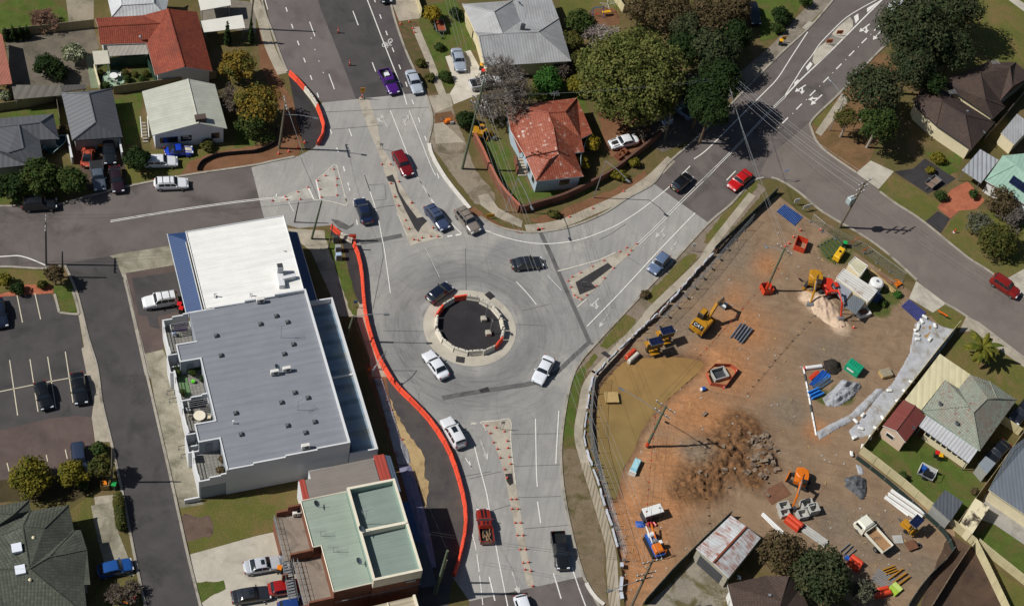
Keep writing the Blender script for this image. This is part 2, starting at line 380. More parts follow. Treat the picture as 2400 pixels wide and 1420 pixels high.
sheet('widening',[(778,530),(826,560),(838,600),(855,720),(868,780),(845,715),(832,690),(818,640),(808,590),(800,560),(772,556)],M_NEW,.022)
M_NEW2=ground('dusty_asphalt','434040','4f4c4a',.5,'575049',.3,.5,.72,7,.18)
sheet('widening',[(905,885),(930,905),(1010,990),(1062,1065),(1088,1180),(1083,1280),(1062,1350),(1050,1420),(960,1420),(985,1200),(960,1060),(930,975),(912,930)],M_NEW2,.022)
struct('island_surface',MB().poly([RC+Vector((4.8*math.cos(a*math.pi/24),4.8*math.sin(a*math.pi/24),.06)) for a in range(48)],udir=(1,0,0)),ground('fresh_asphalt','2d2b2d','343234',.4,'29282a',.2,.5,.7,8,.15))
def ringm(r0,r1,z,n=64):
 mb=MB();f=lambda r,a,zz:RC+Vector((r*math.cos(2*math.pi*a/n),r*math.sin(2*math.pi*a/n),zz))
 for a in range(n):
  mb.poly([f(r0,a,z),f(r1,a,z),f(r1,a+1,z),f(r0,a+1,z)],udir=(1,0,0));mb.poly([f(r1,a,0),f(r1,a+1,0),f(r1,a+1,z),f(r1,a,z)])
 return mb
struct('island_apron',ringm(0,6.45,.05),ground('apron_concrete','a8a194','b5ae9f',.5,'9b9488',.3,.5,.7,7,.12,.9,.2))
def zone(name,reg,pts,mat,z=.008,smooth=0):return sheet(name,q(reg,*pts),mat,z,smooth)
M_PAVE=ground('backyard_paving','5f584d','6f675a',.5,'4b463d',.3,.5,.7,5,.15)
M_MOSS=ground('mossy_concrete','86806f','9a9483',.5,'5d594b',.3,.46,.7,5,.2,.9,.25)
# north-west gardens
zone('lawn','A1',[(-90,60),(250,-20),(440,60),(480,180),(220,215),(30,245),(-90,240)],M_GRASS,.008,3)
zone('paving','A1',[(455,-30),(650,-30),(650,190),(480,185)],ground('yard_concrete','867d6c','958b79',.5,'6f6759',.3,.5,.7,5,.15))
zone('paving','A1',[(40,300),(210,235),(650,190),(690,340),(640,360),(620,600),(420,600),(260,590),(80,580)],M_PAVE)
zone('garden_path','A1',[(595,400),(650,380),(690,610),(630,615)],ground('green_path','6b7560','788169',.5,None,fine=5,fv=.15),.014)
zone('courtyard','A1',[(650,440),(1020,430),(1090,590),(690,620)],ground('courtyard_ground','3f4a22','4d5029',.6,'6a4c33',.4,.5,.65,5,.3))
zone('lawn','A1',[(790,690),(985,640),(970,980),(870,1010),(850,900)],M_GRASS)
zone('lawn','A1',[(-90,800),(400,730),(420,870),(-90,880)],M_GRASS)
zone('lawn','A1',[(830,1020),(1000,1060),(1360,1000),(1640,985),(1780,965),(1780,1060),(1400,1120),(1370,1195),(880,1290)],M_GRASS2)
zone('driveway','A1',[(470,980),(840,960),(885,1288),(610,1325),(560,1180)],ground('stained_driveway','4b3f36','5a4c40',.5,'3a322c',.4,.5,.65,5,.2),.012)
zone('lawn','B1',[(-90,60),(150,-40),(560,0),(620,60),(640,125),(330,190),(-90,255)],M_GRASS)
zone('earth_verge','A1',[(1240,1225),(1310,1120),(1480,1060),(1775,1010),(1960,960),(2070,1040),(2065,1090),(1740,1160)],M_DIRT,.012)
zone('lawn','A2',[(-30,860),(150,930),(250,930),(262,985),(-30,1075)],M_GRASS)
zone('earth_verge','A2',[(280,1000),(300,760),(330,690),(380,690),(440,1000),(410,1080),(285,1085)],M_DIRT,.014)
zone('earth_verge','A2',[(120,200),(170,190),(280,540),(380,700),(300,800),(150,480)],M_DIRT,.012)
zone('driveway','A1',[(1380,20),(1600,0),(1775,20),(1775,230),(1400,180)],ground('top_driveway','6f685e','7c756a',.5,'5d564d',.3,.5,.7,5,.15))
footpath('footpath',q('A2',(90,-60),(120,30),(165,160),(215,330),(300,515)),1.5)
# north side of the right-hand leg
zone('crossover','A2',[(1045,-20),(1235,-20),(1255,130),(1110,150)],M_PATH,.02)
zone('verge','A2',[(1110,170),(1235,150),(1250,250),(1390,655),(1292,668),(1200,480),(1150,340)],ground('scrubby_verge','574a33','4c4a28',.5,'6d5842',.3,.45,.65,5,.35,.98,.8),.01)
zone('lawn','A2',[(1240,60),(1500,-20),(1620,260),(1660,350),(1440,370),(1430,500),(1500,600),(1430,610),(1260,230)],M_GRASS)
zone('driveway','A2',[(1430,395),(1605,350),(1720,560),(1680,650),(1490,725),(1462,650),(1500,590)],ground('white_concrete','b9b1a2','c6bfb1',.5,'a39b8d',.3,.5,.7,6,.12),.022)
zone('crossover','A2',[(1300,668),(1420,655),(1462,650),(1485,735),(1365,785)],M_PATH,.022)
footpath('footpath',q('A2',(1225,190),(1250,255),(1320,420),(1385,590),(1425,690)),1.2)
zone('verge','A2',[(1310,700),(1480,740),(1560,960),(1640,1180),(1775,1340),(1775,1430),(1640,1420),(1440,1160),(1320,1000)],ground('gravelly_verge','7d7263','8b8070',.6,'5f5645',.3,.5,.66,5,.25,.98,.4),.01)
zone('earth_verge','A2',[(1360,790),(1470,770),(1530,850),(1350,860)],M_DIRT,.016)
zone('footpath','A2',[(1350,860),(1420,850),(1565,990),(1500,990),(1365,1000)],M_PATH,.024)
zone('footpath','B3',[(60,175),(130,160),(200,260),(370,350),(360,395),(200,330),(80,240)],M_PATH,.026)
zone('garden_bed','B3',[(-60,300),(30,250),(110,310),(240,390),(370,410),(370,440),(200,390),(60,315)],M_DIRT,.014)
footpath('footpath',q('B3',(390,405),(560,385),(700,345),(850,280),(1000,215),(1120,150),(1260,55),(1400,-80)),1.5)
zone('earth_verge','B3',[(420,340),(600,290),(860,180),(1000,130),(1220,0),(1240,50),(1000,195),(700,325),(480,370)],M_DIRT,.012)
# around the red-roofed corner house
zone('lawn','A3',[(140,980),(300,960),(385,1140),(500,1330),(900,1250),(1150,1090),(1210,1100),(1050,1230),(900,1335),(380,1440),(290,1290),(190,1120)],M_GRASS)
zone('lawn','A3',[(560,460),(830,640),(900,800),(700,690),(450,690)],M_GRASS)
zone('earth_yard','A3',[(950,780),(1300,760),(1330,1000),(1200,1090),(1100,1140),(1000,1040)],M_DIRT,.012)
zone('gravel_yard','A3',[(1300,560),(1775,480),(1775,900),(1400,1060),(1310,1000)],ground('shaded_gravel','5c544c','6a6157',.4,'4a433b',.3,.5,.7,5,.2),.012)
zone('lawn','A3',[(680,-30),(1060,-30),(1110,110),(1100,190),(920,200),(780,210),(690,60)],M_GRASS2)
zone('earth_yard','A3',[(900,80),(1060,60),(1100,170),(930,180)],M_DIRT,.014,3)
zone('lawn','A4',[(390,-30),(740,-30),(660,110),(520,270),(420,290),(400,100)],M_GRASS)
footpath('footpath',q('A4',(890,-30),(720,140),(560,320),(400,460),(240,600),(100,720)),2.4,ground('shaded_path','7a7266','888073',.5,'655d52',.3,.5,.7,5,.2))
zone('grass_verge','A4',[(960,-20),(905,-20),(700,190),(540,350),(560,385),(780,165)],M_GRASS2,.012)
zone('crossover','A4',[(710,195),(755,150),(792,158),(740,215)],M_CONC2,.03)
# north-east gardens
zone('lawn','A4',[(1860,-40),(2300,-40),(2300,480),(2150,420),(1700,560),(1480,560),(1400,200)],M_GRASS2)
zone('footpath','A4',[(2110,-20),(2180,-20),(2300,60),(2300,120)],M_CONC2,.02)
zone('verge','A4',[(770,850),(900,710),(1000,640),(1240,370),(1400,400),(1300,800),(1180,1120),(1085,1195),(850,1025),(785,920)],ground('leafy_earth','6a5138','7a5e42',.5,'55482a',.3,.48,.66,5,.3,.98,.6))
zone('footpath','A4',[(800,920),(985,650),(1040,690),(840,945)],M_PATH,.024)
zone('verge','A4',[(780,850),(915,700),(960,735),(815,890)],M_GRASS2,.016)
zone('crossover','A4',[(1083,1200),(1185,1115),(1345,1190),(1240,1312)],M_CONC2,.024)
zone('driveway','A4',[(1345,1190),(1480,1170),(1560,1100),(1775,1240),(1700,1290),(1580,1345)],M_NEW,.02)
zone('lawn','A4',[(1240,1312),(1325,1205),(1575,1350),(1600,1440),(1400,1440)],M_GRASS2,.012)
zone('lawn','A4',[(1560,1060),(1830,1050),(1800,1180),(1720,1220)],M_GRASS,.012)
zone('lawn','B4',[(945,115),(1010,25),(1380,225),(1275,360),(1100,245)],M_GRASS2)
zone('gravel_drive','B4',[(1350,255),(1450,130),(1560,75),(1680,205),(1625,265),(1500,280),(1440,332)],M_MULCH,.016)
zone('driveway','B4',[(1270,352),(1355,280),(1440,332),(1375,435)],M_NEW,.016)
zone('lawn','B4',[(1380,440),(1500,285),(1640,265),(2100,400),(2100,650),(1850,745),(1740,715),(1560,590)],M_GRASS2)
zone('crossover','B4',[(1840,745),(2060,620),(2060,900),(1945,865)],M_CONC2,.016)
zone('crossover','B4',[(1205,765),(1412,922),(1320,985),(1155,885)],M_CONC2,.03)
zone('grass_verge','B4',[(1300,990),(1420,920),(1550,1005),(1480,1120),(1350,1060)],M_GRASS2,.016)
zone('footpath','B4',[(1552,1010),(1640,1050),(2060,1370),(2060,1440),(1600,1110),(1500,1120)],M_PATH,.02)
zone('lawn','B4',[(1400,1320),(1520,1130),(1700,1150),(2060,1420),(2060,1700),(1500,1500)],M_GRASS2,.01)
# south-east gardens
zone('lawn','C4',[(690,505),(850,400),(1060,420),(1300,610),(1450,660),(1380,800),(1245,935),(1130,830),(940,690)],M_GRASS,.012)
zone('lawn','C4',[(1350,1010),(1500,925),(1720,1060),(1720,1300),(1580,1210)],M_GRASS,.014)
zone('patio','C4',[(1440,760),(1480,740),(1720,880),(1720,1085),(1500,935),(1400,900)],ground('patio_concrete','8f8b84','9b978f',.5,'7d7972',.3,.5,.7,6,.1),.018)
zone('bare_lot','C4',[(1225,985),(1345,1055),(1380,1080),(1560,1440),(1050,1440)],ground('dark_earth','4a3a2f','564538',.4,'3c302a',.25,.5,.7,5,.25,.98,.5),.014)
zone('lawn','C4',[(1460,1170),(1720,1350),(1720,1440),(1570,1440)],M_GRASS2,.016)
# west side
zone('lawn','B1',[(-90,680),(300,690),(345,800),(120,830),(-90,850)],M_GRASS2)
zone('garden_bed','B1',[(170,790),(360,790),(370,850),(-90,880),(100,830)],M_MULCH,.014)
zone('planter_island','B1',[(372,800),(510,800),(548,965),(515,985),(408,985)],M_GRASS,.05)
zone('forecourt','B1',[(868,712),(1220,655),(1320,990),(1200,1010),(1130,1050),(1130,1245),(1000,1270)],M_RED,.014)
zone('forecourt_patch','B1',[(915,745),(1225,700),(1300,960),(1090,1010),(1110,1100),(1040,1080),(1020,1010),(960,1000)],M_DARK,.02)
zone('corner_path','B1',[(760,592),(860,570),(1000,550),(1190,520),(1215,655),(868,712),(850,740),(805,620)],M_MOSS,.03)
zone('corner_curb_strip','B1',[(850,720),(872,715),(1040,1420),(1005,1420)],M_KERB,.035)
zone('concrete_apron','B1',[(1000,1270),(1130,1240),(1220,1440),(1030,1440)],M_MOSS,.024)
zone('concrete_apron','C1',[(880,-40),(1010,-40),(1060,200),(1200,800),(1215,815),(1070,838),(1010,600),(935,300)],M_MOSS,.022)
zone('island_path','B1',[(540,980),(580,975),(675,1430),(605,1430),(565,1235),(582,1220)],M_PATH,.03)
zone('island_path','C1',[(505,-20),(570,-20),(612,215),(665,445),(565,445),(545,300),(555,215)],M_PATH,.03)
zone('lawn','C1',[(1065,840),(1220,800),(1880,690),(1940,760),(1780,870),(1700,960),(1521,1003),(1130,1112)],M_GRASS2,.01)
zone('bare_patch','C1',[(1078,880),(1130,875),(1200,890),(1235,875),(1260,930),(1265,1000),(1180,1015),(1090,1035)],ground('purplish_earth','5a4a40','66554a',.6,'4c3f36',.4,.5,.65,5,.2),.016,3)
zone('driveway','C1',[(1130,1112),(1521,1003),(1760,950),(1990,1500),(1230,1500),(1160,1265)],M_CONC2,.02)
zone('lawn','C1',[(1162,1276),(1335,1270),(1340,1312),(1190,1402)],M_GRASS,.03)
zone('lawn','C1',[(405,860),(540,755),(572,1005),(530,1035)],M_GRASS2,.012)
zone('footpath','C1',[(540,825),(665,795),(705,985),(770,1150),(800,1240),(640,1240),(580,1015)],M_MOSS,.02)
zone('footpath','C1',[(560,770),(700,755),(705,790),(565,820)],M_PATH,.022)
zone('lawn','C1',[(570,1310),(800,1240),(850,1460),(560,1460)],M_GRASS2,.014)
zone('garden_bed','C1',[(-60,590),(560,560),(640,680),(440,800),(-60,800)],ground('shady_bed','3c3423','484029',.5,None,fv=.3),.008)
zone('footpath','B2',[(300,400),(590,415),(610,470),(640,600),(840,930),(800,1010),(700,1010),(500,560)],M_PATH,.018)
zone('lawn','B2',[(590,430),(640,440),(700,540),(740,640),(810,880),(830,920),(800,1010),(760,940),(660,650)],M_GRASS,.024,3)
zone('footpath','B2',[(815,930),(880,920),(905,1050),(960,1250),(1040,1430),(920,1430),(905,1290),(820,1040)],M_PATH,.02)
zone('earth_verge','C2',[(740,-20),(860,-20),(905,120),(1010,390),(1100,530),(1130,700),(1115,840),(1160,1440),(900,1440),(940,600)],M_DIRT,.014)
zone('sand_strip','C2',[(900,190),(930,260),(1000,390),(1085,510),(1105,560),(1100,650),(1130,700),(1105,840),(1080,740),(1010,580),(960,430)],ground('yellow_sand','a28a62','af9770',.6,'8d7753',.4,.5,.65,6,.15),.05,3)
# the strip between the right-hand leg and the building site
footpath('footpath',q('B3',(1960,165),(1680,520),(1600,640),(1270,960),(1190,1060),(900,1370))+q('C3',(745,40),(695,120),(675,220),(648,400),(690,580),(760,800),(820,1000),(850,1120),(860,1300),(872,1440)),1.15,z=.034)
zone('verge','B3',[(1665,365),(1780,220),(1950,60),(2060,130),(1700,545),(1560,620),(1250,950),(860,1380),(720,1430),(870,1215)],ground('kerbside_earth','76695a','83766a',.5,'5f5743',.3,.5,.66,5,.25),.01)
for pp in([(1625,500),(1640,450),(1800,250),(1950,110),(1990,60),(2000,110),(1900,240),(1670,520)],[(1240,850),(1500,590),(1560,575),(1580,590),(1500,690),(1270,920),(1225,890)],[(905,1215),(1000,1080),(1090,995),(1160,1030),(1110,1110),(950,1240)],[(735,1420),(800,1340),(870,1260),(900,1290),(790,1410)]):
 zone('grass_verge','B3',pp,M_GRASS2,.016)
zone('grass_verge','C3',[(545,465),(560,300),(585,180),(620,60),(670,0),(700,0),(640,180),(630,440),(610,470)],M_GRASS,.016)
zone('verge','C3',[(555,480),(625,490),(690,600),(760,800),(800,1000),(810,1300),(830,1440),(800,1440),(690,1260),(600,960),(560,700)],ground('rough_verge','6a5c48','786a56',.6,'4f4a2b',.4,.5,.65,5,.3,.98,.5),.014)
footpath('ribbed_path',q('C3',(680,570),(740,740),(790,900),(830,1060),(840,1250),(855,1440)),1.0,ribbed('slatted_path','a09580',.45,.45,.9,along='u'),.04)
zone('garage_yard','C3',[(1180,1300),(1340,1140),(1360,1100),(1530,1250),(1600,1440),(1040,1440),(1060,1410)],ground('weedy_concrete','7d766a','8d8577',.5,'5c5438',.35,.48,.62,5,.22),.014)
zone('pale_earth','A2',[(930,-30),(1045,-20),(1110,150),(1150,330),(1110,200),(1010,20)],M_DIRT,.012)
# kerbs
for k in([(606,-60),(618,20),(639,78),(655,125),(673,169)],[(925,-60),(915,2),(949,115),(996,217),(1013,281),(1003,338),(1012,372)],[(1125,508),(1168,532),(1215,543),(1262,545),(1337,532),(1414,501),(1472,464),(1531,430),(1567,382),(1640,318),(1700,258),(1751,206),(1826,130),(1905,56),(1985,-40)],[(1100,1480),(1090,1420)],[(1415,1440),(1385,1385),(1364,1340),(1337,1238),(1319,1136),(1315,1041),(1328,940),(1343,880),(1362,845),(1391,811),(1480,716),(1580,610),(1661,523),(1714,478),(1759,428),(1790,417)],[(1808,417),(1831,425),(1872,451),(1929,498),(2021,552),(2078,593),(2149,657)],[(2213,711),(2264,741),(2399,840),(2480,900)],[(2240,-80),(2150,40),(2063,118),(1971,216),(1905,280),(1902,304),(1927,348),(2006,405)],[(2062,450),(2103,480),(2160,517),(2267,603),(2328,643),(2500,770)],[(-60,488),(0,484),(120,482),(200,462),(297,438),(439,411),(588,389),(640,378),(690,368)],[(-60,640),(0,626),(101,630),(150,621)]):
 kerb(k)
for k in([(152,622),(165,650),(182,694),(206,790),(227,860),(239,945),(260,1033),(290,1170),(316,1306),(345,1440)],[(292,657),(318,760),(340,860),(400,1120),(440,1300),(475,1440)],[(139,733),(175,737),(184,730),(170,680)],[(139,733),(128,690)]):
 kerb(k)
struct('kerbs',KERB,M_KERB)
wp=MB();wallstrip(wp,crv(PP(q('A2',(1318,1000),(1335,1070),(1400,1190),(1470,1290),(1560,1400))+q('B2',(1600,265))),5),.55,0,.2);struct('white_kerb',wp,plain('white_concrete_paint','cfcac0',.7,.15,2,world=True))
wp=MB();wallstrip(wp,crv(PP(q('C3',(695,1285),(720,1330),(760,1380),(800,1412))),5),.45,0,.2);struct('white_kerb',wp,MATS['white_concrete_paint'])
# trenches cut across the road and asphalt patches
def band(name,reg,pts,w,mat,z=.03):
 mb=MB();strip(mb,PP(q(reg,*pts)),w,z);return struct(name,mb,mat)
band('trench_patch','B3',[(480,405),(560,570),(660,800),(835,1195)],.62,M_PATCH)
band('trench_patch','B3',[(880,1215),(830,1190),(720,1290),(610,1395),(505,1440)],.62,M_PATCH,.034)
band('trench_patch','C3',[(420,85),(330,105),(100,140),(-60,165),(-160,185)],.72,M_PATCH,.03)
zone('patch','C3',[(55,135),(110,118),(122,145),(70,155)],M_NEW,.042)
zone('patch','B3',[(910,1265),(940,1250),(985,1285),(960,1300)],M_NEW,.042)
band('trench_patch','B2',[(840,500),(960,485),(1130,450)],.75,M_PATCH)
zone('median_patch','B2',[(1022,45),(1065,28),(1088,80),(1110,150),(1160,230),(1235,330),(1275,322),(1305,350),(1265,390),(1243,430),(1218,400),(1150,270),(1095,150),(1078,85),(1035,75)],M_NEW,.05)
zone('island_patch','B3',[(735,775),(960,640),(992,668),(845,780),(882,812),(765,862)],M_NEW,.05)
zone('puddle_stain','B2',[(635,335),(690,345),(740,370),(765,385),(800,365),(790,385),(745,412),(690,395)],M_PATCH,.03)
zone('patch','C3',[(212,635),(255,632),(262,690),(240,705),(222,680)],M_NEW,.05)
for c,a in((P(1148,693),-.6),(P(1079,843),.1)):
 mb=MB();mb.box(c+Vector((0,0,.03)),(1.2,1.0,.06),a);struct('drain_patch',mb,M_NEW)
 # pale worn medians
M_MED=ground('median_concrete','a0988a','aea697',.5,'8d8577',.4,.5,.66,7,.15)
M_MEDL=ground('median_infill','a19d94','b0aca3',.6,'938f86',.4,.5,.66,7,.12)
zone('median','A2',[(825,690),(900,688),(960,860),(985,1010),(1060,1130),(1100,1300),(1060,1300),(1000,1150),(950,1020),(900,900)],M_MED,.03)
zone('median','B2',[(1000,-10),(1090,-30),(1110,80),(1180,190),(1290,340),(1340,400),(1410,465),(1190,520),(1130,380),(1080,230),(1040,100)],M_MED,.036)
zone('median','B3',[(690,760),(730,720),(800,690),(1010,575),(1120,530),(1175,508),(1100,590),(1000,675),(890,810),(770,905),(720,880)],M_MED,.036)
zone('median','C3',[(80,325),(240,315),(262,620),(300,830),(340,1090),(385,1295),(345,1305),(300,1090),(245,820),(200,600),(140,430)],M_MED,.036)
zone('median','A2',[(545,1250),(590,1210),(660,1155),(672,1240),(690,1360),(562,1372)],M_MEDL,.036)
zone('median','A2',[(240,1390),(350,1340),(480,1300),(518,1375),(330,1400),(250,1408)],M_MEDL,.036)
zone('median','A4',[(780,430),(792,370),(830,325),(870,298),(925,330),(870,395),(800,455)],M_CONC2,.08)
zone('median','A4',[(915,240),(960,190),(1040,122),(1062,150),(1062,190),(990,275),(935,255)],M_CONC2,.08)
zone('median_gap','A4',[(862,300),(925,240),(990,272),(925,332)],M_DARKC,.04)
# painted markings
def marks(name,items,mat=None,z=.055):
 mb=MB()
 for it in items:
  reg,pts,w=it[:3];dash=it[3] if len(it)>3 else None
  wp_=PP(q(reg,*pts));wp_=crv(wp_,5) if len(wp_)>2 else wp_
  strip(mb,wp_,w,z,dash)
 return struct(name,mb,mat or M_WHITE)
marks('lane_lines',[('A2',[(325,55),(378,210),(462,440),(548,665),(640,920),(725,1160),(755,1270),(790,1400)],.17,(1.1,2.6)),('A2',[(180,0),(200,70)],.12),('A2',[(490,155),(785,955)],.15,(3.2,8.2)),('A2',[(790,80),(950,505)],.15,(3.2,8.2)),('A2',[(868,1210),(910,1330)],.13),('A2',[(885,-10),(1000,290),(1130,620),(1165,730)],.16),('A2',[(1180,770),(1240,920),(1330,1150),(1365,1220)],.11),('A2',[(935,-10),(1030,250),(1158,580),(1290,950),(1410,1310)],.16,(1.0,2.7)),('A2',[(1050,770),(1110,920),(1180,1100),(1230,1220),(1290,1310),(1350,1420)],.13),('B2',[(1230,30),(1300,150),(1380,260),(1450,345),(1545,440)],.13),('B2',[(868,30),(910,150),(960,310),(990,460),(1010,560),(1050,850)],.13),('B2',[(1445,458),(1560,440)],.3,(.8,.5)),('B2',[(755,85),(785,180),(815,340),(838,470)],.16,(1.0,2.4)),('B2',[(1660,360),(1690,400),(1775,440)],.14,(1.4,.6)),('B2',[(345,220),(380,285)],.1),('B2',[(1290,535),(1390,740)],.05)],None)
marks('edge_lines',[('B3',[(60,395),(200,450),(350,490),(500,508),(650,500),(800,470),(1000,390),(1150,300),(1265,215),(1390,110),(1530,-30)],.15),('A4',[(-40,1105),(60,1030),(300,790),(450,640),(540,545),(640,390),(748,225)],.16),('B3',[(1163,508),(1300,378),(1450,225),(1700,-22)],.09),('B3',[(1176,516),(1308,390),(1458,237),(1708,-8)],.09),('A4',[(20,1245),(238,1028),(470,782),(590,665)],.09),('A4',[(25,1258),(246,1034),(478,788),(598,672)],.09),('B3',[(815,1080),(1050,840),(1300,570),(1565,295)],.15),('A4',[(185,1252),(248,1188)],.15),('A4',[(572,858),(735,695),(893,537),(1048,378),(1280,145)],.2,(1.7,2.55)),('A4',[(588,668),(660,555),(720,460),(780,385),(830,310),(910,225),(1010,130),(1120,60),(1250,-10)],.15),('A4',[(590,672),(690,565),(800,460),(920,345),(1080,185),(1265,0)],.22),('B3',[(325,770),(400,850),(465,930)],.13),('B3',[(540,725),(600,790),(640,830)],.08)])
marks('street_lines',[('B1',[(766,348),(1110,291),(1450,240),(1775,199),(2030,180)],.1),('B1',[(766,358),(1110,300),(1450,249),(1775,208),(2030,188)],.1),('B1',[(-40,600),(60,594),(130,592),(210,613),(315,657)],.18),('A2',[(535,1250),(550,1320),(566,1400)],.22),('A2',[(480,1300),(520,1385)],.22),('A2',[(262,1345),(250,1392)],.15)])
marks('worn_lines',[('A2',[(545,1240),(600,1200),(668,1145),(700,1230),(735,1360),(750,1425)],.16),('B2',[(738,195),(752,243),(680,226),(600,210),(520,205)],.16),('B3',[(612,697),(730,668),(830,640),(920,612),(1012,568)],.2),('B3',[(750,945),(815,890)],.2),('B2',[(1190,520),(1250,490),(1330,472),(1412,465),(1380,430)],.14),('B2',[(1095,290),(1130,370),(1170,462)],.12,(2,1)),('C3',[(10,338),(80,330)],.3,(.8,.5)),('C3',[(75,325),(160,319),(242,316),(246,430),(262,600),(275,700)],.16),('C3',[(75,330),(100,378)],.14)],M_CREAM)
marks('south_lane_lines',[('C3',[(30,470),(60,590),(100,740),(120,850),(165,1100),(230,1430)],.14),('C3',[(393,308),(398,600),(404,712)],.14),('C3',[(405,800),(424,928)],.15),('C3',[(500,1225),(545,1375)],.16),('C3',[(532,260),(523,400),(514,575)],.14),('C3',[(610,1190),(650,1310),(695,1430)],.15),('C3',[(118,1245),(152,1388)],.16),('C2',[(1345,540),(1385,600)],.12),('C2',[(1385,985),(1415,1120),(1450,1420)],.12,(2.5,.6)),('C3',[(0,560),(15,605)],.12)])
marks('parking_bays',[('C1',[(-40,155),(250,96),(418,65),(515,46)],.12),('C1',[(57,-40),(105,288)],.12),('C1',[(178,-45),(226,266)],.12),('C1',[(283,-60),(332,247)],.12),('C1',[(388,-90),(434,212)],.12),('B1',[(118,865),(156,1054)],.12),('B1',[(242,852),(282,1032)],.12),('C1',[(388,490),(400,545)],.12),('C1',[(275,522),(283,560)],.12),('C1',[(42,570),(54,620)],.12)],plain('bay_paint','c9c0a8',.75,.2,6,world=True))
marks('dots',[('A2',[(500,265),(545,400),(610,575)],.12,(.15,2.4)),('A4',[(545,890),(1245,182)],.12,(.18,4.1))])
def arrow(reg,tail,tip,kind,mat=None):
 """a painted lane arrow from tail to tip: s straight, l or r a side barb, both letters for a combined one"""
 a,b=PP(q(reg,tail,tip));d=b-a;L=d.length;d.normalize();n=Vector((-d.y,d.x,0));mb=MB();z=Vector((0,0,.056))
 f=lambda u,w:a+d*u*L+n*w+z
 mb.poly([f(0,-.1),f(.68,-.1),f(.68,.1),f(0,.1)])
 if 's' in kind:mb.poly([f(.685,-.42),f(1,0),f(.685,.42)])
 for ch,s in(('l',1),('r',-1)):
  if ch in kind:
   k=Vector((0,0,.004*(2-s)));g=lambda u,w:f(u,w*s)+k
   mb.poly([g(.32,.1),g(.46,.1),g(.66,.62),g(.54,.72)][::s]);mb.poly([p+k for p in(g(.42,.82),g(.80,1.0),g(.74,.42))][::-s])
 return struct('lane_arrow',mb,mat or M_WHITE)
FAINT=ground('faint_road_paint','b4b1ab','c2bfb8',1.5,'94928f',1,.42,.6,8,.15)
for rg,ta,ti,kd in(('A2',(1035,890),(985,795),'sl'),('A2',(1158,880),(1128,785),'sr'),('B3',(1365,390),(1290,465),'sl'),('B3',(900,885),(830,950),'sl'),('B3',(965,988),(900,1088),'s'),('A4',(1178,170),(1105,225),'sl'),('A4',(1260,215),(1200,280),'s'),('A4',(735,592),(660,640),'sl'),('A4',(848,660),(768,732),'sr'),('C3',(65,432),(110,556),'s'),('C3',(255,1215),(298,1355),'s'),('B3',(1445,478),(1400,555),'s')):
 arrow(rg,ta,ti,kd,None if rg=='A4' else FAINT)
for pp in([(735,470),(765,432),(782,448),(748,496)],[(1068,118),(1098,98),(1102,140),(1080,168)],[(1158,62),(1258,2),(1160,92)],[(655,575),(682,552),(688,570),(655,594)]):
 zone('painted_chevron','A4',pp,M_WHITE,.06)
 # the bicycle painted on the shoulder
bc=P(*q('A2',(1030,305))[0]);bx=(P(*q('A2',(1055,290))[0])-bc).normalized();by=(P(*q('A2',(1040,340))[0])-bc).normalized();mb=MB()
f=lambda u,w:bc+bx*u+by*w
for s in(-1,1):
 strip(mb,[f(s*.62+.42*math.cos(t*math.pi/8),-.15+.42*math.sin(t*math.pi/8)) for t in range(17)],.11,.056)
for pl in([f(-.62,-.15),f(-.2,.5),f(.45,.5),f(.62,-.15)],[f(-.2,.5),f(0,-.1),f(.45,.5)],[f(-.62,-.15),f(0,-.1)],[f(-.35,.7),f(-.05,.7)],[f(.4,.5),f(.5,.8),f(.7,.75)]):strip(mb,pl,.1,.056)
struct('bicycle_symbol',mb,M_WHITE)
# hairline joints of the concrete slabs
mb=MB()
for reg,pts in(('B2',[(940,265),(1010,250),(1100,240)]),('B2',[(900,100),(1010,95),(1020,200),(920,210)]),('B2',[(930,960),(1000,600),(990,480)]),('B2',[(1290,535),(1385,750)]),('B2',[(1570,540),(1575,830)]),('B2',[(1000,1110),(1280,1115)]),('B3',[(370,970),(560,925)]),('B3',[(300,1065),(520,1075)]),('C3',[(245,400),(545,395)]),('C3',[(260,590),(550,580)]),('C3',[(290,775),(545,768)]),('C3',[(330,960),(595,938)]),('C3',[(0,665),(190,620)]),('C3',[(110,860),(240,820)]),('A2',[(585,780),(1330,745)]),('A2',[(640,900),(1000,870)]),('B3',[(1100,600),(1185,655)]),('B3',[(900,480),(980,440),(1085,370)]),('C2',[(1330,650),(1500,620)]),('A2',[(425,1090),(560,1400)])):
 strip(mb,PP(q(reg,*pts)),.06,.045)
struct('slab_joints',mb,M_PATCH)
# buildings
GLASS=plain('window_glass','20262c',.08,.2,1,spec=.8)
WHITEP=plain('white_paint','d8d8d4',.5,.06,.8,world=True);CREAMP=plain('cream_paint','d3c7a6',.6,.08,.8,world=True)
BRICK=ground('red_brick','704837','7d5443',1.2,'5f4034',.6,.5,.66,14,.2,.9,.2)
DKMETAL=plain('dark_metal','3a3c40',.5,.2,4);GALV=plain('galvanised_steel','9a9da0',.4,.15,4,metal=.6);STEEL=plain('grey_steel','74787c',.5,.2,4)
def inset(pts,d):
 """the plan outline moved inwards by d"""
 p=[Vector((a.x,a.y,0)) for a in pts];n=len(p);out=[]
 ar=sum(a.x*b.y-b.x*a.y for a,b in zip(p,p[1:]+p[:1]));s=1 if ar>0 else-1
 for i in range(n):
  e0=(p[i]-p[i-1]).normalized();e1=(p[(i+1)%n]-p[i]).normalized()
  n0=Vector((-e0.y,e0.x,0))*s;n1=Vector((-e1.y,e1.x,0))*s;k=1+n0.dot(n1)
  out.append(p[i]+(n0+n1)*d/max(k,.35))
 return out
